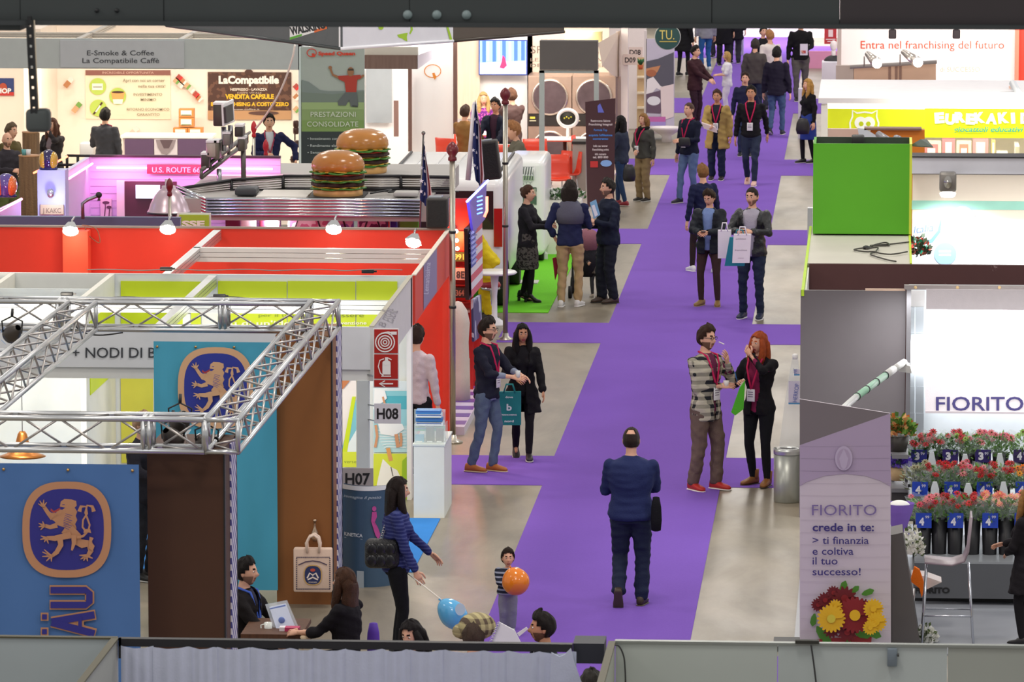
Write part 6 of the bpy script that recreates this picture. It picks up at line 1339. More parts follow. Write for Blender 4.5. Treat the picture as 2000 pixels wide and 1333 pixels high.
o=thing('round_table','small white round table by the yellow jacket person','table',(W(966,560,73.6).x,73.6,0));q=MB();q.m(mat('eeeeec',rough=.3),True);q.lathe([(.001,.72),(.3,.72),(.32,.74),(.3,.76),(.001,.76)],(W(966,560,73.6).x,73.6,0),26);q.build('table_top',o);q=MB();q.m(mat('e6e6e6',rough=.3),True);q.lathe([(.2,0),(.18,.02),(.04,.1),(.035,.4),(.06,.7)],(W(966,560,73.6).x,73.6,0),18);q.build('pedestal',o)
o=thing('chrome_stool','low chrome stool with red cushion beside the flag board','stool',(W(958,640,74.2).x,74.2,0));c=(W(958,640,74.2).x,74.2,0);q=MB();q.m(metal('d0d4d6',.15),True);q.lathe([(.16,0),(.14,.02),(.03,.05),(.03,.4),(.14,.43),(.14,.46)],c,22);q.build('base',o);q=MB();q.m(mat('a02c34',rough=.4),True);q.lathe([(.14,.46),(.15,.49),(.13,.53),(.001,.54)],c,22);q.build('cushion',o)
b=MB();b.m(mat('f6eeee',rough=.6));a_,b_=pxbox(1335,30,1640,102,131,.1);b.box((a_[0],a_[1],0),(b_[0],b_[1],3.2));tag(solo(b,'exhibition_booth',a_,'white back wall closing the view far up the aisle','booth'),kind='thing')
area('booth_strip',(-2,128,3.6),6,1.5,500,(1,.93,.93),(math.radians(25),0,0))
b=MB();b.m(mat('e89ac0',rough=.6));a_,b_=pxbox(1577,100,1636,124,121,.1);b.box((a_[0],a_[1],0),b_);solo(b,'pink_counter',(a_[0],a_[1],0),'pink low wall left of the white mannequin','counter')
b=MB();b.m(mat('a9a4b8',rough=.5));a_,b_=pxbox(1434,70,1452,118,125,.3);b.box((a_[0],a_[1],0),b_);solo(b,'grey_pillar',(a_[0],a_[1],0),'grey lilac pillar behind the grey jacketed man','pillar')
q=MB();q.m(mat('e4dada',rough=.3),True);c=W(1628,122,107);q.sph(c+Vector((0,0,.34)),.075,.085,.11);q.tube([c+Vector((0,0,.08)),c+Vector((0,0,.26))],.045,10);q.m(mat('2c2a2e',rough=.6),True);q.sph(c+Vector((0,0,.02)),.2,.12,.13);so=solo(q,'mannequin_bust',c,'white headed mannequin bust in black on a pedestal','mannequin')
b=MB();b.m(mat('dcd8e2',rough=.5));a_,b_=pxbox(1605,122,1640,175,106.6,.6);b.box((a_[0],a_[1],0),b_);solo(b,'pedestal',(a_[0],a_[1],0),'white pedestal below the mannequin bust','pedestal')
b=MB();b.m(mat('b9b2c4',rough=.5));a_,b_=pxbox(1559,174,1575,232,103,.3);b.box((a_[0],a_[1],0),b_);solo(b,'grey_pillar',(a_[0],a_[1],0),'short grey bollard beside the blonde woman in black','pillar')
o=thing('fire_sign','small red fire hose sign at the far white stand','sign',tuple(W(1622,85,112)));pb(o,'sign_board',1610,50,1634,86,112,.03,mat('c03038'));cv=Canvas(o,front(111.99));cv.rect(1613,76,1632,77.5,mprint('f0e0e0'));cv.rect(1618,58,1627,72,mprint('f0d8d8'));cv.stroke([(1616,81),(1630,81)],1.5,mprint('f0e0e0'));cv.done('pictogram')
# far red and white stand
o=thing('exhibition_booth','bright white stand wall with faint red franchising slogan','booth',(3,104,0))
Y=104.;pb(o,'wall_panel',1640,40,1984,200,Y,.06,mat('f8f0ec',rough=.5,var=.01));pb(o,'wall_panel',1984,40,2200,200,Y-.3,.06,mat('d03018',rough=.5));pb(o,'orange_edge',1982,50,1990,180,Y-.4,.1,mat('f0745c',rough=.5));pb(o,'grey_post',1635,50,1643,172,Y-.5,.1,mat('b3a49e'))
cv=Canvas(o,front(Y-.004));rd=mprint('dc4a20');cv.text('Entra nel franchising del futuro',1681,95,15,rd,w=280);cv.text('di SUCCESSO',1836,140,9,mprint('e8b49c'),w=78);cv.done('wall_lettering')
area('booth_strip',(3.2,101.5,3.3),4,.6,200,(1,.95,.92),(math.radians(35),0,0))
for x in(1743,1868):
 o=thing('hanging_spotlight',('left','right')[x>1800]+' dark spotlight hanging just below the roof beam','lamp',tuple(W(x,52,84)),'spotlights under the beam');q=MB();q.m(mat('40353a',rough=.6));a_,b_=pxbox(x-7.5,58,x+7.5,76,84,.12);q.rbox(a_,b_,.02);q.build('housing',o);q=MB();q.m(mat('40353a',rough=.6));a_,b_=pxbox(x-4,52,x+4,58,84,.1);q.box(a_,b_);q.tube([W(x,53,84.05),W(x,-60,84.05)],.012,6);q.build('bracket',o)
o=thing('brown_panel','brown and beige panel with dark stripes below the two bright projectors','panel',(W(1730,150,97).x,97,0))
Y=97.;pb(o,'board',1632,128,1667,321,Y,.1,mat('b0a096',rough=.5))
q=MB();q.m(mat('cba88e',rough=.5));q.prism([W(1667,128,Y),W(1828,123,Y),W(1828,321,Y),W(1667,321,Y)],(0,.1,0));q.build('board',o)
for x in(1735,1748,1756):pb(o,'dark_stripe',x,127,x+5,178,Y-.01,.02,mat('8a6a5c'))
q=MB();q.m(mat('8f8884'),True);q.tube([W(1660,131,Y-.1),W(1830,121,Y-.1)],.035,8);q.build('rail',o)
for x0,y0,x1,y1,n_ in((1698,108,1713,124,'left'),(1768,104,1793,122,'right')):
 o=thing('projector',n_+' silver projector glaring over the beige panel','lamp',tuple(W(x0,y0,95)),'glaring projectors');a=W(x0-4,y0-3,95);b_=W(x1,y1,94.6);d=(b_-a).normalized();q=MB();q.m(metal('c9c0b8',.3),True);q.tube([a,a.lerp(b_,.45),a.lerp(b_,.9)],[.05,.075,.1],14);q.build('housing',o);q=MB();q.m(glow('fff4e6',40),True);q.sph(b_,.085,n=12,k=8);q.build('lamp_glass',o);q=MB();q.m(metal('8a8480'),True);q.tube([W(x0-10,y0+2,95),W(x0-10,y0+22,95)],.012,6);q.build('bracket',o)
 spot(tuple(b_+d*.15),tuple(b_+d*2),70,120,(1,.93,.85))
# toy shop
o=thing('exhibition_booth','toy shop stand with lit lime sign showing an owl','booth',(3,81,0))
Y=80.;zt0=W(1800,203,Y).z;xa=W(1602,230,Y).x;xb=W(2200,230,Y).x
boxpart(o,'roof_slab',(xa-.03,Y,zt0),(xb,83.6,zt0+.08),mat('eae6e8',rough=.5));q=MB();q.m(mat('e2e0e4'));a_,b_=pxbox(1604,166,1626,200,82.5,.4);q.box(a_,b_);q.build('roof_box',o)
pb(o,'back_fascia',1632,168,2200,188,83.4,.1,mat('e6e2e6',rough=.5))
pb(o,'lit_strip',1616,204,2200,214,Y+.06,.04,glow('fffce0',1.6));pb(o,'sign_board',1616,213,1806,251,Y+.05,.04,mat('d7e01a',rough=.5,emit=.25));pb(o,'sign_board',1806,213,2200,270,Y+.05,.04,mat('d3dc16',rough=.5,emit=.25));
pb(o,'white_column',1603,206,1616,420,Y+.02,.2,mat('f4f2e8',rough=.5));boxpart(o,'back_wall',(xa+.3,83.4,0),(xb,83.46,zt0),mat('f4ecda',rough=.5));
cv=Canvas(o,front(Y+.045));wt=mat('f4f6ee',rough=.5,emit=.15)
cv.stroke([(1661,251),(1660,240),(1665,228),(1665,216),(1674,221),(1689,219),(1703,221),(1713,216),(1712,228),(1716,240),(1715,251)],3.2,wt)
for x in(1681,1697):cv.ell(x,240,12,12,wt)
for x in(1682,1696):cv.ell(x,242,4.6,4.6,mprint('c9d80c'))
cv.poly([(1685,250),(1693,250),(1689,256)],wt)
for i,(ch_,x,w_,dy,rr)in enumerate((('E',1826,19,0,4),('U',1845,20,1,-5),('R',1866,20,-1,5),('E',1886,18,1,-3),('K',1904,20,0,6),('A',1925,22,0,-4),('K',1950,21,0,5),('I',1975,8,0,3),('D',1993,20,0,0),('S',2015,18,0,0))):cv.text(ch_,x,240+dy,18,wt,w=w_,bold=.065,rot=rr)
cv.text('giocattoli educativi',1862,257,9,mprint('2f9a86'),w=134,slant=.35,bold=.02);cv.done('lettering')
for i in range(2):
 q=MB();q.m(mat('3c3438',rough=.5),True);q.tube([W(1625,193,81),W(1990,182,81.4)],.03,8)if i==0 else[q.box(tuple(W(x,196,81)+Vector((-.05,-.04,-.02))),tuple(W(x,196,81)+Vector((.05,.04,.06))))for x in(1684,1752,1868)];q.build(('track_tube','track_bracket')[i],o)
for x in(1752,1860):q=MB();q.m(BLK,True);q.tube([W(x-8,198,80.9),W(x+4,199,80.9)],.012,6);q.build('cable_stub',o)
q=MB();q.m(mat('c9ccd0',rough=.4),True);q.tube([W(1978,163,82),W(1994,192,81)],.06,8);q.build('light_arm',o);q=MB();q.m(mat('e0b8a8',rough=.4),True);q.tube([W(1974,168,82),W(1974,195,82)],.03,8);q.build('light_arm',o)
for z in(9.3-81.5*(312+665)/F,):boxpart(o,'shelf_board',(W(1780,300,81).x,80.8,z-.03),(xb,81.4,z),mat('f0e4d0'))
boxpart(o,'shelf_side',(W(1982,300,81).x,80.7,z),(W(1990,300,81).x,81.5,z+.35),mat('e9e6ea'))
area('booth_strip',(3,80.6,zt0-.05),6,.3,90,(1,.93,.75),(0,0,0));area('booth_strip',(3,79.4,zt0+.5),5,.15,90,(1,1,.8),(math.radians(50),0,0))
for i,(x0,x1,y0,c,c2)in enumerate(((1800,1838,276,'f0d9d0','d8848c'),(1840,1865,272,'e88a98','f6e4e0'),(1868,1897,276,'f2ddd4','e08a80'),(1900,1930,272,'ee98a4','f4e2de'),(1936,1944,274,'e6c08a','f6efe0'),(1946,1968,296,'eef2f4','3a6ab0'))):
 q=MB();a_,b_=pxbox(x0,y0,x1,311,81.1,.2);q.m(mat(c,rough=.5));q.box(a_,b_);q.m(mat(c2,rough=.5));a2,b2=pxbox(x0+6,y0+6,x1-6,306,81.09,.02)if x1-x0>14 else pxbox(x0+2,y0+5,x1-2,300,81.09,.02);q.box(a2,b2);q.m(mat('fbf6f4'));a2,b2=pxbox(x0+(x1-x0)*.3,y0+14,x1-(x1-x0)*.3,300,81.08,.02);q.box(a2,b2)
 solo(q,'toy_box',a_,('pale toy box at the left of the lit shelf','first deep pink toy box on the lit shelf','pale toy box between the two pink ones','second deep pink toy box on the lit shelf','narrow cream toy box on the lit shelf','low white and blue toy box on the lit shelf')[i],'box','toy boxes on the lit shelf')
o=thing('orange_display','orange lit display with a brown top edge before the toy shop','display',tuple(W(1745,270,76)));q=MB();q.m(mat('ee8a24',rough=.5));q.prism([W(1700,254,76),W(1806,254,76),W(1806,592,76),W(1740,592,76)],(0,.1,0));q.build('orange_panel',o);pb(o,'top_edge',1688,251,1800,254.5,75.9,.3,mat('8a6a5a'));pb(o,'cream_panel',1616,252,1690,590,76.2,.1,mat('e8c9b4',rough=.5));q=MB();q.m(mat('dfe6ea',rough=.4));q.prism([W(1675,250,75.9),W(1690,252,75.9),W(1740,282,75.9),W(1680,282,75.9)],(0,.04,0));q.build('white_board',o)
q=MB();q.m(mat('9a9a9e',rough=.4,metal=.4),True);q.tube([W(1715,262,75.5),W(1738,276,75.3)],.05,10);q.tube([W(1750,270,75.5),W(1756,272,75.4)],.05,10);q.build('spot_tube',o)
# green box on the roof, brown wall, ice stand
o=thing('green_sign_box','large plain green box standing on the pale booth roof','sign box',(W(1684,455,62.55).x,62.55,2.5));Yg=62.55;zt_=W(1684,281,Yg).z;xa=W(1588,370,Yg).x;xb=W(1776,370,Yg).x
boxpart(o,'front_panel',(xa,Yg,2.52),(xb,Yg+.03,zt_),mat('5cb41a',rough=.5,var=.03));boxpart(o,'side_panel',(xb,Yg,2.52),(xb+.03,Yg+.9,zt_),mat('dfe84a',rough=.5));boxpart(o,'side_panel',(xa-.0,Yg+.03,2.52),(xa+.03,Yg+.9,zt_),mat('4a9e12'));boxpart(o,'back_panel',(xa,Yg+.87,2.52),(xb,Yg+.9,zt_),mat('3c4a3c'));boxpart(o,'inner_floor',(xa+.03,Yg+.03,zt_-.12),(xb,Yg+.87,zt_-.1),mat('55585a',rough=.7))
q=MB();q.m(mat('1d1f1e',rough=.6));a_,b_=pxbox(1663,267,1688,275,Yg+.5,.3);q.rbox((a_[0],a_[1],zt_-.1),(b_[0],b_[1],zt_+.04),.02);solo(q,'power_box',a_,'small black power box inside the top of the green box','box')
q=MB();q.m(mat('55605a',rough=.5));q.prism([W(1778,284,Yg+.4),W(1798,272,Yg+.3),(W(1810,272,Yg+.3)),W(1823,287,Yg)],(0,.2,-.03));so=q.build('lamp_shield',o)
o=thing('exhibition_booth','pale flat roofed stand carrying the green box, worn brown back wall','booth',(.5,60,0))
boxpart(o,'roof_panel',(-.78,59.62,2.42),(W(1776,480,61).x,63.5,2.5),mat('c9c4b6',rough=.6,var=.08,scale=2));boxpart(o,'lime_edge',(-.81,56.98,2.44),(-.78,63.5,2.51),mat('b5d82a'));boxpart(o,'lime_edge',(W(1776,480,61).x,59.62,2.42),(W(1776,480,61).x+.025,63.5,2.51),mat('c9e03a'))
boxpart(o,'wall_panel',(-.76,59.56,0),(8,59.62,2.5),mat('55302f',rough=.5,kind='worn',c2='b49a98'));boxpart(o,'side_wall',(-.8,57.05,0),(-.76,59.56,2.46),mat('e4e2dc',rough=.5));pb(o,'pale_post',1577,407,1587,480,63.6,.15,mat('d3d6da',rough=.4))
for i,pts in enumerate((((1692,485),(1710,478),(1730,474),(1735,480),(1700,480),(1740,477),(1775,473)),((1690,484),(1668,488),(1690,492),(1712,492),(1700,497),(1730,507),(1750,511)),((1692,486),(1715,484),(1712,493),(1740,497),(1772,492)))):
 cable([Wz(x,y,2.515+.005*i)for x,y in pts],r=.009,c='3a362e',label=('upper','lowest','middle')[i]+' loose dark cable lying on the pale stand roof')
q=MB();q.m(BLK,True);c=Wz(1692,484,2.52);q.sph(c,.045,.05,.025);solo(q,'plug',c,'black plug at the end of the roof cables','plug')
o=thing('exhibition_booth','glaring white and cream stand with blue round prints, beyond the brown wall','booth',(3,68,0));Y=68.
pb(o,'lilac_beam',1781,309,2300,341,Y-.6,.5,mat('d6d6de',rough=.4));pb(o,'beam_edge',1781,307,2300,309.5,Y-.62,.5,mat('2c2a2e'));pb(o,'wall_panel',1781,341,2300,640,Y,.06,mat('ecdcc8',rough=.5,var=.02));pb(o,'teal_band',1781,394,2300,411,Y-.02,.02,mat('9ad0bc'));pb(o,'white_panel',1781,430,2300,640,Y-.02,.02,mat('f4f6fa',rough=.4,var=.01))
boxpart(o,'side_wall',(-.74,63.55,0),(-.7,68,2.45),mat('e4e2dc',rough=.5));pb(o,'dark_wall_top',1781,341,2300,342.5,Y-.05,.1,mat('6a625c'))
cv=Canvas(o,front(Y-.025));pbu=mprint('8fb4ea');cv.ell(1880,430,25,28,mprint('a8c4f0'));cv.rect(1865,439,1895,446,mprint('f4f6fa'));cv.rect(1873,432,1888,436,mprint('f4f6fa'));cv.ell(1846,496,22,22,pbu);cv.rect(1834,489,1857,493,mprint('f4f6fa'));cv.rect(1834,496,1857,500,mprint('f4f6fa'));cv.stroke([(1838,430),(1834,452),(1820,470),(1800,476),(1781,474)],[3,6,7,5,3],mprint('6aaee8'));cv.text('Italia',1785,456,14,mprint('6a7fae'),w=38,slant=.3,rot=8);cv.done()
o=thing('wall_lamp','grey cylinder lamp shining down on the cream wall','lamp',tuple(W(1850,340,Y-.9)));q=MB();q.m(mat('8f8a84',rough=.4,metal=.5));a_,b_=pxbox(1835,338,1868,376,Y-.9,.25);q.rbox(a_,b_,.03);q.build('housing',o);q=MB();q.m(metal('d8d4cc',.15),True);q.lathe([(.04,0),(.05,.01)],n=18,M=Matrix.Translation(W(1851,356,Y-.91))@Matrix.Rotation(math.pi/2,4,'X'),sy=1.6);q.build('disc',o);q=MB();q.m(glow('ffffff',22),True);q.lathe([(.001,-.035),(.08,-.03),(.1,0),(.1,.02)],W(1851,380,Y-.78),20);q.build('lamp_glass',o)
spot(tuple(W(1851,392,Y-.75)),tuple(W(1851,520,Y-.35)),110,125,(.95,1,1),.06);area('booth_strip',(3,Y-1.2,2.4),4,.4,45,(.95,.98,1),(math.radians(35),0,0))
leafy('small_tree',W(1792,500,Y-.5),.14,160,('26331f','1f2a1c','2fae8a','2c3a22','c84a3c'),'dark leafy plant with a teal bow behind the brown wall','plant',5,.08,h=1.6)
q=MB();q.m(mat('e8eef4'));a_,b_=pxbox(1781,560,2300,640,Y-1.2,.8);q.box((a_[0],a_[1],0),b_);solo(q,'counter',(a_[0],a_[1],0),'white counter hidden behind the brown wall','counter')if False else None
# flower stand
o=thing('exhibition_booth','flower stand with tall grey panel, steel uprights and white blind','booth',(1,56,0))
GR=mat('6a6364',rough=.5,var=.04);Y=57.;z_=W(1660,568,Y).z
boxpart(o,'grey_panel',(W(1563,700,Y).x,Y,0),(W(1768,700,Y).x,Y+.05,z_),GR);pb(o,'steel_post',1768,561,1777,1140,Y-.05,.08,mat('8f8c8e',rough=.3,metal=.6));pb(o,'cream_strip',1690,565,1768,568.5,Y,.05,mat('d8b9a0'))
pb(o,'header_rail',1766,560,2300,568,Y-.06,.1,mat('9c9490',rough=.4,metal=.3));boxpart(o,'back_wall',(W(1774,700,57.6).x,57.6,0),(6,57.66,2.5),mat('dfe6ea',rough=.4,metal=.1))
for x0,x1 in((1777,1786),(1788,1804)):
 for k in range(6):pb(o,'steel_sheet',x0,600+k*52,x1,651+k*52,57.3,.03,mat('b0b6ba',rough=.35,metal=.5))
pb(o,'inner_panel',1775,568,1806,600,57.35,.03,mat('dcdad8'))
for i in range(4):q=MB();q.m(mat('e8c890'),True);p=W(1788+i*82,562,Y-.07);q.tube([p,p+Vector((0,.02,0))],.018,8);q.build('bolt',o)
area('booth_strip',(2.3,57.15,1.75),4,.3,45,(.94,.97,1),(math.radians(90),0,0));area('booth_strip',(2,56.3,2.35),4,.5,75,(.93,.97,1),(math.radians(15),0,0));area('booth_strip',(2.2,54.6,2.3),4,.3,75,(.95,.98,1),(math.radians(10),0,0))  # first area: unseen light added to brighten the wall behind the flowers
o=thing('roller_blind','white fabric blind with thin violet capital letters above the flowers','blind',tuple(W(1900,568,56.4)));q=MB();q.m(fab('dcd3d4',rough=.8,bump=.1));a_,b_=pxbox(1808,567,2300,809,56.4,.015);q.box(a_,b_);q.build('fabric',o);pb(o,'bottom_hem',1808,806,2300,810,56.39,.035,mat('b4aaac'));cv=Canvas(o,front(56.395));cv.text('FIORITO',1828,802,26,mprint('423a70'),w=171,bold=.012);cv.done('lettering')
o=thing('spot_arm','white and green LED lamp arm reaching out in front of the grey panel','lamp',tuple(W(1770,715,54.5)));Pa=[W(1766,708,54.5),W(1745,722,54),W(1730,733,53.6),W(1672,776,52.3),W(1624,818,51.3)]
for i,(a,b_,c,r)in enumerate(((0,1,'d5d3cf',.035),(1,2,'d5d3cf',.04),(2,3,'9fcdb0',.036),(3,4,'d9dad6',.034))):q=MB();q.m(mat(c,rough=.35),True);q.tube([Pa[a],Pa[b_]],r,12);q.build('arm_section',o)
for t in(.02,.33,.66,.98):q=MB();q.m(BLK,True);p=Pa[2].lerp(Pa[3],t);d=(Pa[3]-Pa[2]).normalized()*.012;q.tube([p-d,p+d],.042,12);q.build('clamp_ring',o)
q=MB();q.m(mat('c9c7c2',rough=.4));q.prism([W(1752,718,54.4),W(1766,712,54.4),W(1778,716,54.4),W(1781,730,54.4),W(1756,726,54.4)],(0,.08,0));q.tube([W(1768,712,54.4),W(1774,712,56.95)],.02,7);q.build('bracket',o);q=MB();q.m(BLK,True);q.tube([W(1640,802,51.6),W(1626,793,51.6)],.03,8);q.build('knob',o);q=MB();q.m(mat('e2e2dc',rough=.3),True);q.tube([W(1619,823,51.2),W(1655,800,51.9)],[.03,.05],10);q.build('lamp_head',o)
o=thing('flower_banner','lilac and white printed stand banner with slogan and gerbera bouquet','banner',(W(1650,1250,49.3).x,49.3,0));Y=49.3
P=[W(1562,780,Y),W(1739,808,Y),W(1740,1262,Y),W(1562,1262,Y)];P[2].z=P[3].z=.05;q=MB();q.m(mat('cfc4cc',rough=.45,var=.04,scale=3));q.prism(P,(0,.03,0));q.build('banner_board',o)
boxpart(o,'foot',(P[3].x-.25,Y-.2,0),(P[3].x+.25,Y+.3,.05),BLK)
cv=Canvas(o,front(Y-.002));LI=mprint('ac9bb4');cv.poly([(1562,780),(1739,808),(1562,870)],mprint('766e70'));cv.poly([(1562,870),(1739,808),(1740,951),(1720,940),(1690,930),(1650,926),(1610,930),(1575,942),(1562,950)],LI);
for i in range(16):y=872+i*24.;cv.stroke([(1564,y),(1600+(i*37)%60,y+1),(1738,y-.5)],.6,mprint('9c8ea4'if y<935 else 'bdb2ba'))
cv.ell(1648,895,17,24,mprint('b9abc2'));cv.ell(1648,896,13,20,LI);cv.poly([(1648,876),(1657,896),(1653,912),(1648,918),(1643,912),(1639,896)],mprint('b9abc2'))
nv=mprint('3c3478');cv.text('FIORITO',1586,1006,20,mprint('7a6a9c'),w=126,bold=0)
for t,y,w_,h_,b__ in(('crede in te:',1037,120,15,.025),('> ti finanzia',1062,110,14,.008),('e coltiva',1083,80,14,.008),('il tuo',1102,49,14,.008),('successo!',1123,94,14,.008)):cv.text(t,1587,y,h_,nv,w=w_,bold=b__)
rd=mprint('8a1c1c');dr=mprint('6e1418');ye=mprint('e8b818');gr=mprint('4f8a2c');
def petals(cx,cy,r,n,m_,c2,r0=.25):
 for k in range(n):a=2*math.pi*k/n;cv.stroke([(cx+r*r0*math.cos(a),cy+r*r0*math.sin(a)),(cx+r*.7*math.cos(a),cy+r*.7*math.sin(a)),(cx+r*math.cos(a),cy+r*math.sin(a))],[r*.12,r*.34,r*.1],m_)
 cv.ell(cx,cy,r*.3,r*.3,c2,14)
cv.poly([(1596,1248),(1606,1270),(1700,1270),(1703,1240)],mprint('9c2c2c'))
for x,y,a,l in((1590,1205,100,24),(1600,1230,60,30),(1612,1240,75,34),(1645,1152,-70,26),(1665,1155,-40,22),(1690,1158,-20,24),(1700,1235,20,30),(1680,1238,5,30),(1655,1250,70,24)):
 r_=math.radians(a);cv.stroke([(x-l*.3*math.cos(r_),y-l*.3*math.sin(r_)),(x,y),(x+l*.5*math.cos(r_),y+l*.5*math.sin(r_)),(x+l*.75*math.cos(r_),y+l*.75*math.sin(r_))],[3,l*.45,l*.5,2],gr)
for x,y,r in((1598,1180,14),(1612,1170,16),(1628,1155,14),(1650,1165,24),(1625,1225,18),(1655,1230,20),(1688,1180,16)):petals(x,y,r,14,dr,rd)
petals(1670,1195,36,22,rd,ye,.2);petals(1632,1177,14,14,ye,ye);petals(1624,1200,28,20,ye,mprint('d8c83c'));petals(1706,1180,20,18,ye,ye);petals(1712,1205,20,18,ye,ye);petals(1700,1215,15,16,ye,ye);cv.done()
o=thing('dark_wedge','dark grey tapered panel standing right of the printed banner','panel',(W(1760,1250,49.4).x,49.4,0));P=[W(1740,1046,49.4),W(1763,1041,49.4),W(1798,1262,49.4),W(1740,1262,49.4)];P[2].z=P[3].z=0;q=MB();q.m(mat('55504f',rough=.5));q.prism(P,(0,.5,0));q.build('panel_body',o)
SH=mat('55565a',rough=.4,metal=.3);o=thing('flower_rack','dark stepped steel rack with black letters on its front','rack',(W(1900,1180,51.6).x,51.6,0));xa=W(1786,1100,51.6).x;xb=W(2300,1100,51.6).x
z1=W(1900,1098,51.6).z
boxpart(o,'front_panel',(xa,51.6,W(1900,1170,51.6).z),(xb,51.64,z1-.02),mat('5a5c60',rough=.5));boxpart(o,'shelf_top',(xa,51.6,z1-.02),(xb,53.2,z1),mat('a0a4a8',rough=.35,metal=.3));boxpart(o,'plinth',(xa,51.8,0),(xb,54.4,.1),BLK)
tiers=[(51.95,1003,1032,1090),(52.75,942,970,1030),(53.55,879,904,960)]
for k,(Yt,ya,yb_,yc)in enumerate(tiers):
 if k:zz=W(1900,yb_+22,Yt).z-.1;boxpart(o,'step_shelf',(xa-.1,Yt-.1,zz-.03),(xb,Yt+.5,zz),SH)
 else:zz=z1
 tiers[k]=(Yt,ya,yb_,zz)
for x in(xa,xa+1.2,xa+2.4):boxpart(o,'upright',(x,53.9,.0),(x+.05,53.95,W(1900,880,53.9).z),SH)
cv=Canvas(o,front(51.598));cv.text('FIORITO',1786,1159,10,mprint('141416'),w=69,bold=.06);cv.done('lettering')
FC={'red':('c01c22','a81820','d83a3a','5f8a3c'),'pink':('e0607a','e88a90','d04a60','6f9a4c'),'green':('6f9a3c','9cc05a','4f7a2c','c84a3a'),'orange':('e8801c','f0a030','d86a1c','6f9a4c'),'mix':('4f7a30','c8303a','86ae4a','e86a60'),'peach':('f0a090','f4b8a8','e88878','7a9a5c'),'dull':('8a9070','a8a484','6f7a50','9a8a70')}
def bouquet(x,tier,kind,price,seed,lab):
 Yt,ya,yb_,zz=tiers[tier];c=W(x,(ya+yb_)/2,Yt);X=c.x;tt=W(x,ya,Yt).z;rg=random.Random(seed)
 o=thing('flower_bucket',lab,'flowers',(X,Yt+.12,zz),'flower buckets with blue price tags')
 q=MB();q.m(mat('1c1c1f',rough=.4),True);q.lathe([(.07,0),(.085,max(.12,tt-zz-.05)),(.078,max(.12,tt-zz-.05)),(.07,.02)],(X,Yt+.12,zz),20,cap=False);q.build('bucket',o)
 q=MB();zt=tt+.0;cols=FC[kind];G=mat(cols[3]if kind not in('green','mix','dull')else cols[0],rough=.6,var=.3)
 q.m(G)
 for i in range(170):
  a=rg.uniform(0,6.28);t=rg.uniform(0,.17);p=Vector((X+t*math.cos(a),Yt+.13+t*math.sin(a),zt+rg.uniform(-.1,.12)));d=Vector((math.cos(a),math.sin(a),rg.uniform(0,1.5))).normalized();s_=d.cross(Vector((rg.uniform(-1,1),rg.uniform(-1,1),1))).normalized()*.014;L=rg.uniform(.04,.09)
  q.add([p,p+d*L*.5+s_,p+d*L,p+d*L*.5-s_],[(0,1,2,3)],False)
 st_=q.build('leaves',o);st_['kind']='stuff'
 nb={'green':5,'dull':6,'mix':9}.get(kind,13);base=None
 for i in range(nb):
  a=rg.uniform(0,6.28);t=.15*math.sqrt(rg.uniform(0,1));h=Vector((X+t*math.cos(a),Yt+.1+t*math.sin(a)*.9,zt+.10+rg.uniform(-.05,.06)+.04*(1-t/.15)))
  mm=mat(cols[(1+i%2)if kind in('green','mix','dull')else i%3],rough=.5,var=.2)if not(kind in('green','mix')and i%2)else mat(cols[3]if kind=='green'else cols[1],rough=.5)
  q=MB();q.m(mm);R=rg.uniform(.035,.05);up=Vector((rg.uniform(-.4,.4),-.75+rg.uniform(-.3,.3),.75)).normalized();M=Matrix.Translation(h)@up.to_track_quat('Z','Y').to_matrix().to_4x4()
  for lay in range(2):
   for k in range(9):
    a=2*math.pi*k/9+lay*.35;r_=R*(1-.35*lay);q.add([M@Vector((0,0,.004*lay)),M@Vector((r_*.6*math.cos(a-.3),r_*.6*math.sin(a-.3),.008+.01*lay)),M@Vector((r_*math.cos(a),r_*math.sin(a),.004+.014*lay)),M@Vector((r_*.6*math.cos(a+.3),r_*.6*math.sin(a+.3),.008+.01*lay))],[(0,1,2,3)],False)
  q.m(mat('5a3a14'if kind!='peach'else 'e8c870'));q.sph(tuple(M@Vector((0,0,.012))),R*.22,n=6,k=4);q.build('bloom',o)
 q=MB();q.m(mat('dfe9ea',rough=.08,alpha=.18,spec=.8));w=[Vector((X+(.12+.04*(k%2))*math.cos(a)*1.2,Yt+.12+(.12+.04*(k%2))*math.sin(a),zt+.12+.03*(k%3)))for k,a in enumerate([2*math.pi*j/14 for j in range(14)])];lo=[Vector((X+.07*math.cos(a),Yt+.12+.07*math.sin(a),zt-.12))for a in[2*math.pi*j/14 for j in range(14)]]
 q.add(w+lo,[(j,(j+1)%14,(j+1)%14+14,j+14)for j in range(14)],False);q.build('cellophane',o)
 if price:
  pc={'3':('2c2f8a'if x<1800 else '35276e'),'4':'2446b8'}[price];pc='3a2a60'if(price=='4'and tier==2)else pc
  tg=pb(o,'price_tag',x-15.5,ya,x+15.5,yb_,Yt,.02,mat(pc,rough=.4));cv=Canvas(tg,front(Yt-.002));cv.text(price,x-9,yb_-6,13,mprint('e8e6f0'),w=10,bold=.06);cv.text('99',x+3,ya+10,5,mprint('c9c8e0'),w=8,bold=.03);cv.done('price_print')
 return o
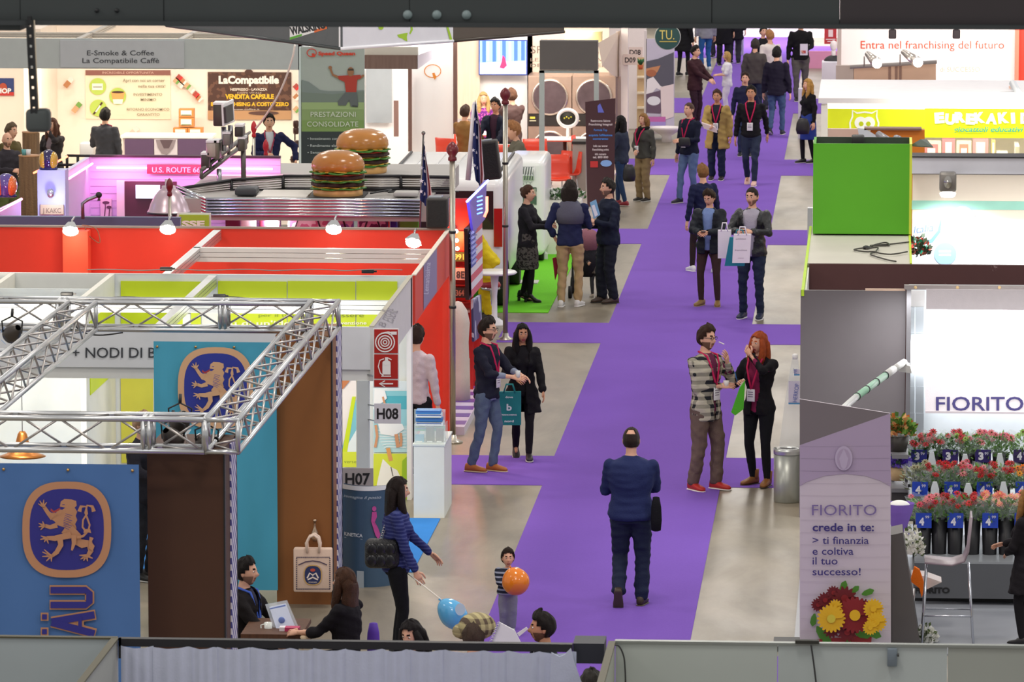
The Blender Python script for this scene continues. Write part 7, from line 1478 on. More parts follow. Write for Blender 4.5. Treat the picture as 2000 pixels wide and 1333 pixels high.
rows=[(2,[(1795,'mix','3','leftmost top row bucket, red and green flowers, price 3'),(1856,'mix','3','second top row bucket with red buds, purple price tag 3'),(1920,'pink','3','top row bucket of bright pink blooms, price 3'),(1995,'green','4','top row bucket of pale green and white stems at the photo edge')]),(1,[(1797,'dull','4','middle row bucket of dull grey green stems, price 4'),(1860,'red','4','middle row bucket of red gerberas above the blue price 4, left'),(1923,'red','4','middle row bucket of scarlet gerberas next to the orange ones'),(1999,'orange','4','middle row bucket of orange gerberas at the edge')]),(0,[(1804,'pink','4','front row bucket of crimson and pink blooms, leftmost'),(1866,'red','4','front row bucket of red blooms behind the bar chair'),(1934,'peach','4','front row bucket of coral blooms, price 4'),(1997,'peach','4','front row bucket of pale salmon blooms at the edge')])]
sd=1
for t,L in rows:
 for x,k,pr_,lb in L:bouquet(x,t,k,pr_,sd,lb);sd+=1
for x,t,k,lb in((1826,2,'mix','untagged red and green bunch between the two left top buckets'),(1889,2,'green','untagged green bunch between the top row price tags'),(1955,2,'pink','untagged crimson bunch right of the pink ones'),(1829,1,'red','untagged red bunch in the middle row, left'),(1892,1,'pink','untagged crimson bunch in the middle row, centre'),(1958,1,'red','untagged red gerberas beside the orange bucket'),(1835,0,'red','untagged dark red bunch in the front row, left'),(1900,0,'red','untagged scarlet bunch in the front row, centre'),(1966,0,'peach','untagged peach bunch in the front row, right')):bouquet(x,t,k,None,sd,lb);sd+=1
for i,(x,y0,y1,Yt)in enumerate(((1820,884,924,53.3),(1885,888,928,53.3),(1953,886,926,53.3),(1826,942,970,52.5),(1891,945,970,52.5),(1960,942,975,52.5))):
 q=MB();q.m(mat('d9dfe4',rough=.25,var=.1));hw=8;P=[W(x-hw*.5,y0,Yt),W(x+hw*.5,y0,Yt),W(x+hw,(y0+y1)/2,Yt),W(x+hw*1.1,y1,Yt),W(x-hw*1.1,y1,Yt),W(x-hw,(y0+y1)/2,Yt)];q.prism(P,(0,.03,0));solo(q,'paper_sleeve',P[0],('upper','lower')[i>2]+(' left',' middle',' right')[i%3]+' white paper sleeve between the price tags','sleeve','white paper sleeves on the rack')
o=thing('side_shelf','narrow grey shelf unit with potted plants left of the flower rack','shelf',(W(1757,1000,53).x,53,0));xa=W(1742,900,53).x;xb=W(1774,900,53).x
zs=[W(1757,y,53).z for y in(889,955)]
for z in zs:boxpart(o,'shelf_board',(xa,53,z-.04),(xb,53.5,z),mat('77767a',rough=.4))
for x in(xa,xb-.03):boxpart(o,'upright',(x,53.47,0),(x+.03,53.5,zs[0]+.0),SH)
boxpart(o,'lower_body',(xa,53.02,0),(xb,53.46,zs[1]-.04),mat('3a3638'))
leafy('potted_plant',Vector(((xa+xb)/2-.02,53.25,zs[0]+.16)),.15,260,('4f7a30','6f9a3c','c8702c','e8b070'),'green plant with orange flowers on the top side shelf','plant',11,.07,h=1.2,pot='3a3630')
leafy('potted_plant',Vector(((xa+xb)/2-.02,53.25,zs[1]+.18)),.12,260,('6a4ac0','7a5ad0','4f7a40','8a6ae0'),'purple flowers in a beige pot on the lower side shelf','plant',12,.05,h=.9,pot='c9a978')
q=MB();q.m(mat('8a66c8',rough=.6,var=.15),True);c=W(1756,1042,51.5);q.lathe([(.05,0),(.09,.1),(.13,.22),(.15,.3)],c,14,cap=False,smooth=False);q.m(mat('f0eee8'));q.sph(c+Vector((0,0,.27)),.11,.1,.06);solo(q,'wrapped_bouquet',c,'bouquet wrapped in purple paper above the dark wedge panel','bouquet')
leafy('white_chrysanthemum',W(1780,1085,50.6),.11,330,('f0efe6','e6e4d8','5a6a3c','f4f2ea'),'white chrysanthemums beside the dark wedge panel, upper bunch','flowers',13,.05,h=2.2)
leafy('white_chrysanthemum',W(1806,1262,49.6),.11,330,('f0efe6','e6e4d8','5a6a3c','f4f2ea'),'white chrysanthemums on the floor at the foot of the dark wedge','flowers',14,.05,h=1.6)
q=MB();q.m(mat('3a3a52',rough=.5,kind='plaid',c2='5f5a8a',sc=20));a_,b_=pxbox(1772,1042,1794,1082,51.0,.15);q.rbox(a_,b_,.03);solo(q,'gift_bag',a_,'dark violet bag between the wedge panel and the flower rack','bag')
def barchair(x,yf,H_back,label,c,rz=0.,seat_y=None,sc=1.):
 g=Wz(x,yf);o=thing('bar_chair',label,'chair',g,'tall chairs at the flower stand',rz);m_=mat(c,rough=.35);st=.78
 q=MB();q.m(m_);prof=[(-.36,st),(-.1,st-.02),(.02,st+.02),(.06,st+.12),(.09,st+.45)]
 V=[(y,sx*.2,z)for y,z in prof for sx in(-1,-.4,.4,1)];V=[(a,b_,c_+.02*(abs(b_)>.15))for a,b_,c_ in V];q.add(V,[(i*4+j,i*4+j+1,(i+1)*4+j+1,(i+1)*4+j)for i in range(4)for j in range(3)],True);s_=q.build('seat_shell',o,local=True);md=s_.modifiers.new('t','SOLIDIFY');md.thickness=.02
 for sx,sy in((-.34,-.17),(-.34,.17),(.06,-.17),(.06,.17)):
  q=MB();q.m(metal('c9ccd4',.2),True);q.tube([(sx,sy,st-.02),(sx+(.05 if sx>0 else-.04),sy*1.15,0)],.012,8);q.build('leg',o,local=True)
 q=MB();q.m(metal('c9ccd4',.2),True);q.tube([(-.37,-.19,.3),(.09,-.19,.3),(.09,.19,.3),(-.37,.19,.3)],.01,6,close=True);q.build('foot_ring',o,local=True)
 return o
barchair(1878,1258,0,'tall chair with lilac brown shell seen from the side','8f8088');barchair(1836,1290,0,'lower tall chair with pale seat hidden by the wedge panel','c9b8b4')if False else None
o=thing('pale_seat','pale seat edge with an orange jacket hanging on it','chair',tuple(W(1810,1150,50.3)));q=MB();q.m(mat('dccfca',rough=.3));q.prism([W(1780,1124,50.3),W(1806,1126,50.3),W(1839,1138,50.3),W(1810,1152,50.3)],(0,.3,0));q.build('seat',o)
for x,y in((1786,1150),(1806,1150)):q=MB();q.m(metal(),True);p=W(x,y,50.4);q.tube([p,(p.x-.02,p.y,0)],.012,6);q.build('leg',o)
q=MB();q.m(fab('e8701c'));q.prism([W(1786,1108,50.2),W(1796,1114,50.2),W(1808,1150,50.2),W(1800,1168,50.2),(W(1796,1150,50.2)),W(1778,1136,50.2)],(0,.07,0));solo(q,'orange_jacket',W(1792,1140,50.2),'orange jacket draped on the pale seat','jacket')
g=Wz(1538,980);o=thing('trash_bin','brushed steel cylindrical bin in the aisle beside the printed banner','bin',g);H_=W(1538,876,g.y).z;q=MB();q.m(mat('a9aba4',rough=.35,metal=.7),True);q.lathe([(.15,0),(.155,.01),(.155,H_-.05),(.155,H_-.05)],g,32);q.build('bin_body',o);q=MB();q.m(metal('c2c4c0',.3),True);q.lathe([(.158,H_-.06),(.16,H_-.03),(.16,H_),(.1,H_),(.09,H_-.01)],g,32,cap=False);q.build('lid_ring',o);q=MB();q.m(BLK,True);q.lathe([(.0005,H_-.012),(.1,H_-.01)],g,24,cap=False);q.build('opening',o)
g2=g+Vector((.02,.35,0));o=thing('acrylic_tower','clear tapering acrylic display tower with small blue labels behind the bin','display',g2)
q=MB();q.m(mat('e4ecf0',rough=.05,alpha=.22,spec=.8));zt=W(1555,702,g2.y).z;xo=W(1553,702,g2.y).x-g2.x
q.loft([[g2+Vector((xo*t+w*sx,w*sy,z))for sx,sy in((-1,-1),(1,-1),(1,1),(-1,1))]for t,w,z in((0,.13,0),(0,.13,.5),(.6,.09,zt*.7),(1,.035,zt))],True,False);q.build('acrylic_shell',o)
for y0,y1,x0,x1,t in((745,790,1540,1562,'HERKOP'),(722,734,1551,1562,'HK')):pb(o,'label_card',x0,y0,x1,y1,g2.y-.14,.005,mat('cfc9d8',rough=.5));cv=Canvas(o,front(g2.y-.146));cv.text(t,x1-6,y1-4,8,mprint('5f6fb0'),w=(y1-y0)*.8,rot=82);cv.rect(x0,y1-3,x1,y1,mprint('4a8ab8'));cv.done('label_print')
q=MB();q.m(mat('f2f2ee',rough=.3),True);q.lathe([(.03,0),(.035,.05),(.02,.06)],g2+Vector((xo,0,zt)),12);q.build('cap',o)
# the visitors
LN='c8285a'
p=person('man in navy jacket seen from behind, walking up the purple carpet',1232,1184,835,face=178,fat=1.3,hs='balding',hair='33261f',ttype='shirt',top='27305a',collar=True,hem=.86,bot='232a40',btype='wide',shoe='3a2c22',sole='4a3c30',legs=((.11,.13,.05,.07,1.15),(-.1,-.02,-.15)),arms=('fold','hold'),wrt=.006)
def held_cloth(c,w,h,m,name,label,cat,seed=0):
 q=MB();q.m(m,True);q.loft([[c+Vector((w*r*math.cos(a)*(1+.1*math.sin(3*a+seed)),w*.6*r*math.sin(a),-h*t))for a in[2*math.pi*k/14 for k in range(14)]]for t,r in((-.02,.3),(0,.6),(.3,.9),(.7,1.),(1,.85),(1.03,.4))]);return solo(q,name,c,label,cat)
held_cloth(W(1281,972,51.3),.055,.33,fab('15151a'),'folded_jacket','black jacket held at the side of the man in navy','jacket',1)
p=person('bearded man in checked shirt and grey brown cargo trousers, red trainers',1377,958,638,face=52,beard='2a1a12',hs='quiff',hair='3a2418',ttype='shirt',hem=.76,open_=.05,under='6a2a4a',tmat=fab('c4bda8',kind='plaid',c2='26282c',sc=11),bot='6a5850',btype='wide',shoe='b42c26',sole='e6e0dc',arms=((.1,-.22,1.37,(.6,.3,-.8)),(-.03,-.17,1.13,(.6,.5,-.4))),lany=LN,glasses=True,fat=1.1,legs=((.13,-.04,.1),(-.1,.08,-.2)))
pl=p;q=MB();q.m(mat('f0ece8'),True);q.tube([p['head']+Vector((.14,-.06,-.03)),p['head']+Vector((.2,-.1,-.05))],.006,6);solo(q,'spoon',p['head']+Vector((.16,-.08,-.04)),'white spoon at the bearded man\'s mouth','spoon')
q=MB();q.m(mat('efe9e2',rough=.4),True);q.lathe([(.025,-.03),(.035,.04)],p['hands'][1]+Vector((0,0,.02)),12);solo(q,'ice_cup',p['hands'][1],'white cup held by the bearded man','cup')
p=person('red haired woman in black blazer covering her mouth, tan boots',1482,949,648,face=-28,female=True,hair='b5552a',hs='long',ttype='jacket',under='8a2850',open_=.1,hem=.82,top='19181c',bot='17181d',btype='leggings',shoe='8a5a2c',sole='3a2a20',boot=.17,arms=((.0,-.19,1.5,(.8,-.1,-.6)),(.12,-.28,1.2,(.7,.3,-.7))),lany=LN,legs=((.11,0,.2),(-.1,.05,-.3)),head=(-14,4,4))
q=MB();q.m(fab('4fae2a',rough=.6));q.prism([W(1444,760,58.3),W(1455,745,58.3),W(1452,800,58.3),W(1436,812,58.3),W(1428,806,58.3)],(0,.12,0));solo(q,'green_bag',W(1440,790,58.3),'bright green bag under the red haired woman\'s arm','bag')
q=MB();q.m(mat('2a7ac8'),True);h=p['hands'][1];q.tube([h+Vector((-.02,0,.0)),h+Vector((-.05,-.02,.12))],.007,6);solo(q,'spoon',h,'blue spoon held by the red haired woman','spoon')
p=person('man in dark sweater with rolled sleeves, glasses and jeans, orange shoes',951,923,622,face=68,hs='quiff',hair='2a2019',glasses=True,ttype='sweater',top='1f2030',sleeve=.62,bot='56647c',btype='jeans',shoe='a8602a',sole='c8b090',arms=((.12,-.38,1.12,(.6,.4,-.5)),(.1,-.36,1.13,(.6,.5,-.4))),lany=LN,beard='2a2019',legs=((.1,-.02,0),(-.08,.16,.1)),hem=.9,under='8a93a8')
q=MB();q.m(mat('d8dcdc',rough=.4),True);q.lathe([(.025,0),(.03,.08)],p['hands'][1]+Vector((0,0,0)),12);solo(q,'cup',p['hands'][1],'small cup in the hands of the man in the dark sweater','cup')
p=person('long haired woman in open black coat walking down the aisle',1020,897,631,face=8,female=True,hs='long',hair='161214',skin='tan',ttype='coat',hem=.62,top='18161a',under='1c1a1e',open_=.09,bot='1c181c',btype='leggings',shoe='2a2224',arms=('swingf','hold'),legs=((.07,-.2,0),(-.07,.18,0,.05,.5)),head=(6,4,0))
def tote(x0,y0,x1,y1,Y,c,label,txt=None,slant=0,group=None):
 o=thing('tote_bag',label,'bag',tuple(W((x0+x1)/2,y1,Y)),group);P=[W(x0+slant,y0,Y),W(x1+slant,y0,Y),W(x1,y1,Y),W(x0,y1,Y)];q=MB();q.m(mat(c,rough=.6));q.prism(P,(0,.08,0));q.build('bag_body',o)
 for dy in(0,.07):q=MB();q.m(mat(c,rough=.6),True);mx=(x0+x1)/2+slant;q.tube([W(mx-(x1-x0)*.25,y0+2,Y)+Vector((0,dy,0)),W(mx-(x1-x0)*.14,y0-14,Y)+Vector((0,dy,0)),W(mx+(x1-x0)*.14,y0-14,Y)+Vector((0,dy,0)),W(mx+(x1-x0)*.25,y0+2,Y)+Vector((0,dy,0))],.008,6);q.build('handle',o)
 if txt:
  cv=Canvas(o,front(Y-.001));
  for t,y,h,w in txt:cv.text(t,(x0+x1)/2,y,h,mprint('e8f0f0'if c!='efe9ee'else 'b8b0b8'),w=w,center=True,bold=.03)
  cv.done('bag_print')
 return o
tote(972,766,1017,831,60.6,'0f7f80','teal tote bag carried between the sweater man and the coat woman',(('dove',778,4,15),('b',802,12,10),('FRANCHISING',812,2.6,30),('nord',825,4,18)))
p=person('woman in black jacket and patterned skirt holding a phone, high heels',1030,591,362,face=78,female=True,hair='4a2e20',hs='bun',ttype='jacket',hem=.84,top='26242a',btype='skirt',bmat=fab('5f5a58',kind='spots',c2='2b2829',sc=30),shoe='1a1a1c',sole='1a1a1c',heel=.07,arms=((.1,-.32,1.2,(.6,.4,-.5)),'phone'),legs=((.08,.1,0),(-.08,-.05,.1)))
p=person('man with dark bob hair, grey hood and beige trousers seen from behind',1113,600,353,face=172,hs='bob',hair='2a211c',ttype='sweater',top='252a4c',sleeve=.75,bot='b89c74',btype='trousers',shoe='e6e4e2',sole='f2f0ee',arms=('pocket','fold'),hem=.93,fat=1.05,legs=((.12,.02,.1),(-.1,-.08,-.2)))
q=MB();q.m(fab('5f5f6e'),True);T_=p['T'];q.loft([[T_(w*math.cos(a),.0+d*math.sin(a),z)for a in[2*math.pi*k/18 for k in range(18)]]for z,w,d in((1.17,.19,.145),(1.3,.215,.155),(1.4,.2,.13),(1.46,.13,.11),(1.5,.085,.085))]);o=q.build('hooded_vest',p['root']);
p=person('dark haired man in navy hooded jacket facing left with brochures',1188,592,350,face=-62,hs='short',hair='2c2622',ttype='jacket',hem=.84,top='1e2436',bot='20242e',btype='wide',shoe='4a3c34',sole='3a3430',arms=((.12,-.25,1.17,(.6,.4,-.5)),(.1,-.2,1.1,(.6,.5,-.4))),beard='4a403a',fat=1.1,legs=((.1,.04,0),(-.1,-.04,.1)),collar=True)
q=MB();q.m(mprint('7fb4d8'));q.prism([W(1152,396,75.2),W(1164,390,75.2),W(1172,420,75.2),W(1160,428,75.2)],(0,.02,0));q.m(mprint('e4eaf2'));q.prism([W(1155,402,75.18),W(1161,400,75.18),(W(1168,420,75.18)),W(1162,424,75.18)],(0,.005,0));solo(q,'brochure',W(1162,410,75.2),'light blue brochures held by the man in navy hooded jacket','brochure')
g=Wz(1145,578);o=thing('stroller','dark stroller with dusty pink hood behind the beige trousers','stroller',g);q=MB();q.m(fab('8a5a66'),True);c=g+Vector((.02,0,.78));q.sph(c,.2,.26,.22,n=16,k=10);q.build('hood',o);q=MB();q.m(fab('26242a'),True);q.loft([[g+Vector((.02+w*math.cos(a),-.02+d*math.sin(a),z))for a in[2*math.pi*k/14 for k in range(14)]]for z,w,d in((.3,.12,.18),(.45,.18,.24),(.7,.19,.22))]);q.build('seat',o)
for x,y,r in((-.22,-.3,.09),(.2,-.3,.09),(-.22,.3,.12),(.2,.3,.12)):q=MB();q.m(mat('17171a',rough=.7),True);q.tube([g+Vector((x-.025,y,r)),g+Vector((x+.025,y,r))],r,18);q.build('wheel',o)
for x in(-.2,.19):q=MB();q.m(mat('2c2c30',rough=.4),True);q.tube([g+Vector((x,-.3,.1)),g+Vector((x,.0,.5)),g+Vector((x,.28,.98))],.013,7);q.tube([g+Vector((x,.3,.1)),g+Vector((x,-.1,.5))],.013,7);q.build('frame_bar',o)
q=MB();q.m(BLK,True);q.tube([g+Vector((-.2,.28,.98)),g+Vector((.19,.28,.98))],.018,8);q.build('push_handle',o)
person('small blond child in checked coat standing by the stroller',1163,580,466,face=-20,hs='bob',hair='b08a50',child=True,ttype='jacket',tmat=fab('8a8078',kind='plaid',c2='3a3034',sc=14),hem=.74,bot='4a4a50',btype='leggings',shoe='d8c8b4',vox=.02,arms=('down','hold'))
q=MB();q.m(fab('8a2436'));q.prism([W(1079,505,75.8),W(1086,503,75.8),(W(1092,525,75.8)),W(1084,548,75.8)],(0,.05,0));so=solo(q,'red_bag',W(1085,525,75.8),'dark red bag hanging on the stroller, left of the beige trousers','bag')
person('man in navy sweater walking away, white trainers, dark trousers',1372,532,320,face=-150,hs='short',hair='8a6038',ttype='sweater',top='1c2140',bot='352a26',btype='leggings',shoe='e9e9e6',sole='f4f4f2',arms=('down','down'),legs=((.1,-.16,0),(-.1,.26,0,.07,.7)),hem=.9)
p=person('man looking at his phone in open dark padded jacket, brown trousers',1385,598,370,face=-12,hs='quiff',hair='3a2a1e',ttype='puffer',hem=.8,top='20242c',under='7f97c8',open_=.09,bot='3f2e2c',btype='leggings',shoe='8a6a3c',sole='a08a60',arms=((.06,-.33,1.14,(.6,.3,-.6)),(.06,-.33,1.14,(.6,.3,-.6))),legs=((.13,0,.2),(-.12,0,-.3)),head=(-12,24,0))
def phone(h,label):q=MB();q.m(mat('17181c',rough=.3));q.rbox(tuple(h+Vector((-.035,-.03,.0))),tuple(h+Vector((.035,.04,.012))),.004);return solo(q,'phone',h,label,'phone')
phone((p['hands'][0]+p['hands'][1])/2+Vector((0,-.03,.02)),'phone held by the man in the open padded jacket')
p=person('man in black leather jacket and grey shirt holding a phone and bags',1468,623,366,face=-14,hs='buzz',hair='2c221c',beard='4a3a30',ttype='jacket',hem=.84,top='1b1c20',under='b3aebc',open_=.11,tmat=mat('1c1d20',rough=.35,var=.2,bump=.4,scale=8.),bot='252e42',btype='jeans',shoe='252c44',sole='e6e6e8',arms=((.1,-.34,1.2,(.7,.3,-.5)),(.1,-.34,1.2,(.7,.3,-.5))),legs=((.12,0,.1),(-.12,.02,-.1)),fat=1.04,head=(-8,6,0))
phone((p['hands'][0]+p['hands'][1])/2+Vector((0,-.03,.02)),'phone held by the man in the leather jacket')
tote(1415,464,1454,520,73.7,'107f90','teal tote bag behind the white bags, tilted',None,10)
tote(1402,450,1428,505,74.0,'efe9ee','pinkish white paper bag of the man in the padded jacket',None,0,None);tote(1430,458,1464,514,73.4,'efe9ee','white paper bag hanging from the leather jacket man\'s arm',(('exhibition',468,2.5,20),('franchise',490,2.5,24),('www',505,2,12)),3)
person('man in black sweater with red lanyard walking down, pale shoes',1466,362,167,face=-6,hs='short',hair='1c1714',skin='tan',ttype='sweater',top='16151a',bot='2c3448',btype='jeans',shoe='d8b0a4',sole='e8dcd6',arms=('swingb','down'),lany=LN,legs=((.08,-.12,0),(-.08,.2,0,.05,.5)),vox=.02)
p=person('man in camel overcoat and lilac shirt holding papers',1400,352,176,face=-10,hs='short',hair='4a3226',skin='tan',ttype='coat',hem=.62,top='a48a52',under='2a2c38',open_=.11,bot='222b40',btype='wide',shoe='2a2422',arms=('down','hold'),lany=LN,vox=.02)
q=MB();h=p['hands'][1];q.m(mprint('d8c4c0'));q.prism([h+Vector(v)for v in((-.14,-.05,.06),(.1,-.05,-.02),(.14,-.05,-.12),(-.1,-.05,-.04))],(0,.02,.02));solo(q,'papers',h,'papers held by the man in the camel coat','papers')
p=person('balding man in navy sweater and light jeans with lanyard',1346,397,200,face=-42,hs='buzz',hair='5a4236',ttype='sweater',top='191d30',bot='5a6e90',btype='jeans',shoe='24242a',arms=('fold','down'),lany=LN,vox=.02,fat=1.05,legs=((.1,.08,0),(-.1,-.14,0)))
q=MB();h=p['hands'][0];q.m(BLK);q.rbox(tuple(h+Vector((.0,-.05,-.1))),tuple(h+Vector((.2,.03,.06))),.03);solo(q,'camera_bag',h,'small black bag at the hip of the balding man','bag')
person('man in dark navy sweater half hidden behind the black sweater man',1455,305,142,face=-4,hs='short',hair='35261e',ttype='sweater',top='20233e',under='d8d4da',bot='2c3850',btype='jeans',shoe='222226',vox=.02,arms=('down','down'))
person('woman with dark blond hair, grey cardigan and black scarf',1257,393,222,face=-38,female=True,hs='bob',hair='9a7040',ttype='jacket',hem=.86,top='4a4a44',bot='8a7654',btype='wide',shoe='26221f',arms=('down','belly'),scarf='1a1a1c',lany=LN,vox=.02)
p=person('long black haired woman in blue grey top, seen from the side',1213,402,226,face=-110,female=True,hs='long',hair='14100f',ttype='jacket',hem=.84,top='343a4a',bot='2c4060',btype='leggings',shoe='8a2a34',arms=('fold','down'),vox=.02,legs=((.08,.12,0),(-.08,-.1,0)))
held_cloth(W(1228,322,89.2),.11,.28,mat('17151a',rough=.4),'shoulder_bag','black shoulder bag of the long haired woman by the roll-up','bag',2)
person('man in dark suit jacket and jeans walking away up the carpet',1516,264,92,face=170,hs='short',hair='1d1918',ttype='jacket',hem=.8,top='201c2c',bot='44587c',btype='jeans',shoe='2a2c34',arms=('down','down'),vox=.02,legs=((.1,.14,0,.04,.4),(-.1,-.1,0)))
person('man in charcoal blazer seen from behind near the top of the carpet',1474,235,77,face=176,hs='short',hair='3a342f',ttype='jacket',hem=.8,top='4c4644',bot='30384a',btype='trousers',shoe='222222',vox=.022,arms=('down','down'))
person('man in maroon suit handing something to the woman in white',1357,248,90,face=62,hs='short',hair='17120f',ttype='jacket',hem=.8,top='3c2228',bot='35202a',btype='trousers',shoe='18161a',arms=((.1,-.36,1.05,(.5,.4,-.5)),(.06,-.36,1.05,(.5,.5,-.4))),vox=.02,fat=1.06)
person('blond woman in white uniform tunic facing left',1420,226,101,face=-82,female=True,hs='bob',hair='c09a5c',ttype='jacket',hem=.8,sleeve=.45,top='e4e0e6',bot='e8e2e8',btype='trousers',shoe='d8d4d8',sole='e0e0e0',arms=('fold','fold'),vox=.02)
p=person('tall man in black sweater holding magazines, grey trousers',1563,197,32,face=4,hs='short',hair='4a3628',ttype='sweater',top='151417',bot='56524e',btype='trousers',shoe='26221f',arms=('hold','down'),vox=.022,legs=((.09,.1,0),(-.09,-.14,0)))
q=MB();h=p['hands'][0];q.m(mprint('d8d0da'));q.box(tuple(h+Vector((-.1,-.06,-.1))),tuple(h+Vector((.06,-.03,.14))));q.m(mprint('b03a40'));q.box(tuple(h+Vector((-.06,-.065,-.06))),tuple(h+Vector((.02,-.06,.0))));solo(q,'magazines',h,'magazines under the arm of the tall man in black','papers')
p=person('blond woman in black sweater and blue skirt by the toy shop',1578,319,154,face=-60,female=True,hs='wavy',hair='c0924e',ttype='sweater',top='17161a',hem=.95,btype='skirt',bmat=fab('2c3f8a'),shoe='1c1b1e',arms=('down','down'),vox=.02,legs=((.07,.1,0),(-.07,-.08,0)))
held_cloth(W(1568,232,97.6),.13,.28,mat('1a181c',rough=.5),'handbag','black handbag of the blond woman in the blue skirt','bag',3)
person('fair haired person in white shirt behind the suited man',1503,215,64,face=-150,hs='short',hair='b07c50',ttype='sweater',top='d6ccc8',bot='3a3a44',btype='trousers',shoe='222222',vox=.024,H=1.66)
person('dark haired person in black at the top of the aisle, beside the fair one',1490,195,52,face=20,hs='short',hair='1a1618',ttype='sweater',top='1a191e',bot='26262e',btype='trousers',shoe='222222',vox=.024)
person('person in black coat and stockings cut by the beam, left of the aisle',1334,148,10,face=150,female=True,hs='long',hair='1a1412',ttype='coat',top='17161a',bot='1c1a1e',btype='leggings',shoe='1c1a1e',vox=.024,legs=((.07,.1,0),(-.07,-.1,0)))
person('person in blue jeans and white shoes cut off by the beam',1378,138,0,face=-150,hs='short',hair='2a2018',ttype='jacket',top='8f8f98',bot='2f5f9c',btype='jeans',shoe='e0e0e4',vox=.024);person('person in long black coat cut off by the beam',1412,128,-8,face=10,hs='short',hair='2a2018',ttype='coat',hem=.55,top='16151a',bot='222226',btype='wide',shoe='1a1a1c',vox=.024)
person('second person in black cut off by the beam, beside the long coat',1434,124,-12,face=170,hs='short',hair='2a2018',ttype='coat',hem=.6,top='1d1c22',bot='3a3a40',btype='wide',shoe='1a1a1c',vox=.024);
person('person in dark grey coat near the pale stand, cut off by the beam',1400,112,-18,face=-20,hs='short',hair='2a2018',ttype='coat',hem=.6,top='2c2b30',bot='3c3c44',btype='wide',shoe='1a1a1c',vox=.024)
person('man in dark grey sweater seen from behind in the coffee booth',206,300,218,face=170,Y=88.6,H=1.74,hs='short',hair='191513',ttype='jacket',hem=.84,top='48484c',bot='26262a',shoe='222222',vox=.022,arms=('fold','down'),lany='a03050',badge=False)
person('long brown haired woman in dark coat by the wooden stumps',104,300,221,face=-25,Y=87.6,H=1.66,female=True,hs='wavy',hair='5a3626',ttype='coat',top='2e2a2c',under='8a7a80',open_=.07,bot='26262a',shoe='222222',vox=.022,arms=('mouth','fold'))
person('bald bearded man in dark jacket at the left edge',14,330,232,face=35,Y=84,H=1.74,hs='bald',beard='5a4a40',ttype='jacket',top='38343a',bot='5a6238',btype='wide',shoe='222222',vox=.022,arms=('hold','phone'));person('partly hidden man in olive behind the bald man',22,330,226,face=60,Y=85.4,H=1.76,hs='short',hair='6a5a44',ttype='jacket',top='5a5030',bot='33332e',shoe='222222',vox=.024,arms=('down','down'))
person('man in navy suit with striped tie leaning to the coffee rack',526,300,211,face=12,Y=87.0,H=1.80,hs='short',hair='2a1f1a',ttype='jacket',hem=.8,top='22264a',under='cfd2da',open_=.07,bot='20233c',shoe='222222',vox=.02,arms=((.42,-.1,1.02,(.5,.3,0)),'fold'),lany='a8405a',badge=False)
person('grey haired man low behind the red wall, only his head seen',268,425,402,face=30,Y=68.2,H=1.66,hs='buzz',hair='a9a6a4',skin='light',ttype='sweater',top='4a4a55',bot='33333a',shoe='222222',vox=.024)
S_=dict(seat=True,vox=.022)
person('seated blond woman in purple patterned dress at the cafe table',944,220,178,face=10,Y=96.2,female=True,hs='long',hair='c9a468',ttype='sweater',tmat=fab('6a2a7a',kind='spots',c2='d05a98',sc=22),bot='2a2230',shoe='222222',arms=('table','table'),**S_)
person('seated dark haired man in black blazer and plum shirt',968,240,191,face=-18,Y=93.8,hs='quiff',hair='181416',skin='tan',ttype='jacket',top='181c2c',under='3c2434',open_=.08,bot='22222a',shoe='222222',arms=('table','table'),**S_)
person('seated man in brown grey jacket turned towards the blonde woman',1000,225,172,face=-150,Y=95.2,hs='short',hair='6a4a38',ttype='jacket',top='5a4644',bot='33302e',shoe='222222',arms=('table','table'),**S_)
person('seated person in tan coat seen from behind by the flag',908,250,204,face=150,Y=93.6,hs='short',hair='4a3428',female=True,ttype='coat',hem=.62,top='8a6438',bot='33302e',shoe='222222',arms=('table','table'),**S_)
person('seated child with fair hair leaning over the nearest cafe table',1022,275,239,face=-70,Y=91.6,child=True,hs='short',hair='a8744a',ttype='sweater',top='6a6658',bot='33302e',shoe='222222',arms=('table','table'),lean=.25,seat=True,vox=.022)
person('person in bright yellow jacket bending behind the flag board',952,545,448,face=-75,Y=74.3,H=1.62,hs='short',hair='3a2a20',ttype='puffer',top='e0c81c',bot='d8c020',btype='wide',shoe='333333',lean=.6,arms=('hold','down'),vox=.02)
person('man in pale pink shirt standing inside the red booth opening',813,760,662,face=155,Y=59.6,H=1.74,hs='short',hair='3a2a22',ttype='shirt',top='cdbcc4',bot='1c1c22',shoe='222222',vox=.02,arms=('down','down'))
p=person('woman in striped navy sweater with long dark hair and black leggings',775,1290,933,face=100,female=True,hs='long',hair='241916',ttype='sweater',tmat=fab('2a3068',kind='stripes',c2='454c80',sc=30),bot='15151a',btype='leggings',shoe='222222',arms=((.2,-.34,.99,(.3,.6,-.5)),(.2,-.17,.86,(.3,.8,-.2))),hem=.93,head=(0,4,0))
wq=p;o=thing('handbag','quilted black handbag with chain strap on the striped woman\'s shoulder','bag',tuple(W(748,1110,48.6)));q=MB();q.m(mat('141416',rough=.25,var=.4,scale=14,bump=.8),True);a_,b_=pxbox(711,1056,779,1113,48.22,.17);q.rbox(a_,b_,.06,n=4);q.build('bag_body',o)
for k in range(12):q=MB();q.m(metal('b9b9bc',.2),True);t=k/11;c=W(743,1060,48.28).lerp(W(764,1004,48.42),t)+Vector((-.01*math.sin(t*3),0,0));q.tube([c+Vector((.012*math.cos(a),.0,.017*math.sin(a)))for a in[2*math.pi*j/8 for j in range(8)]],.0045,5,close=True);q.build('chain_link',o)
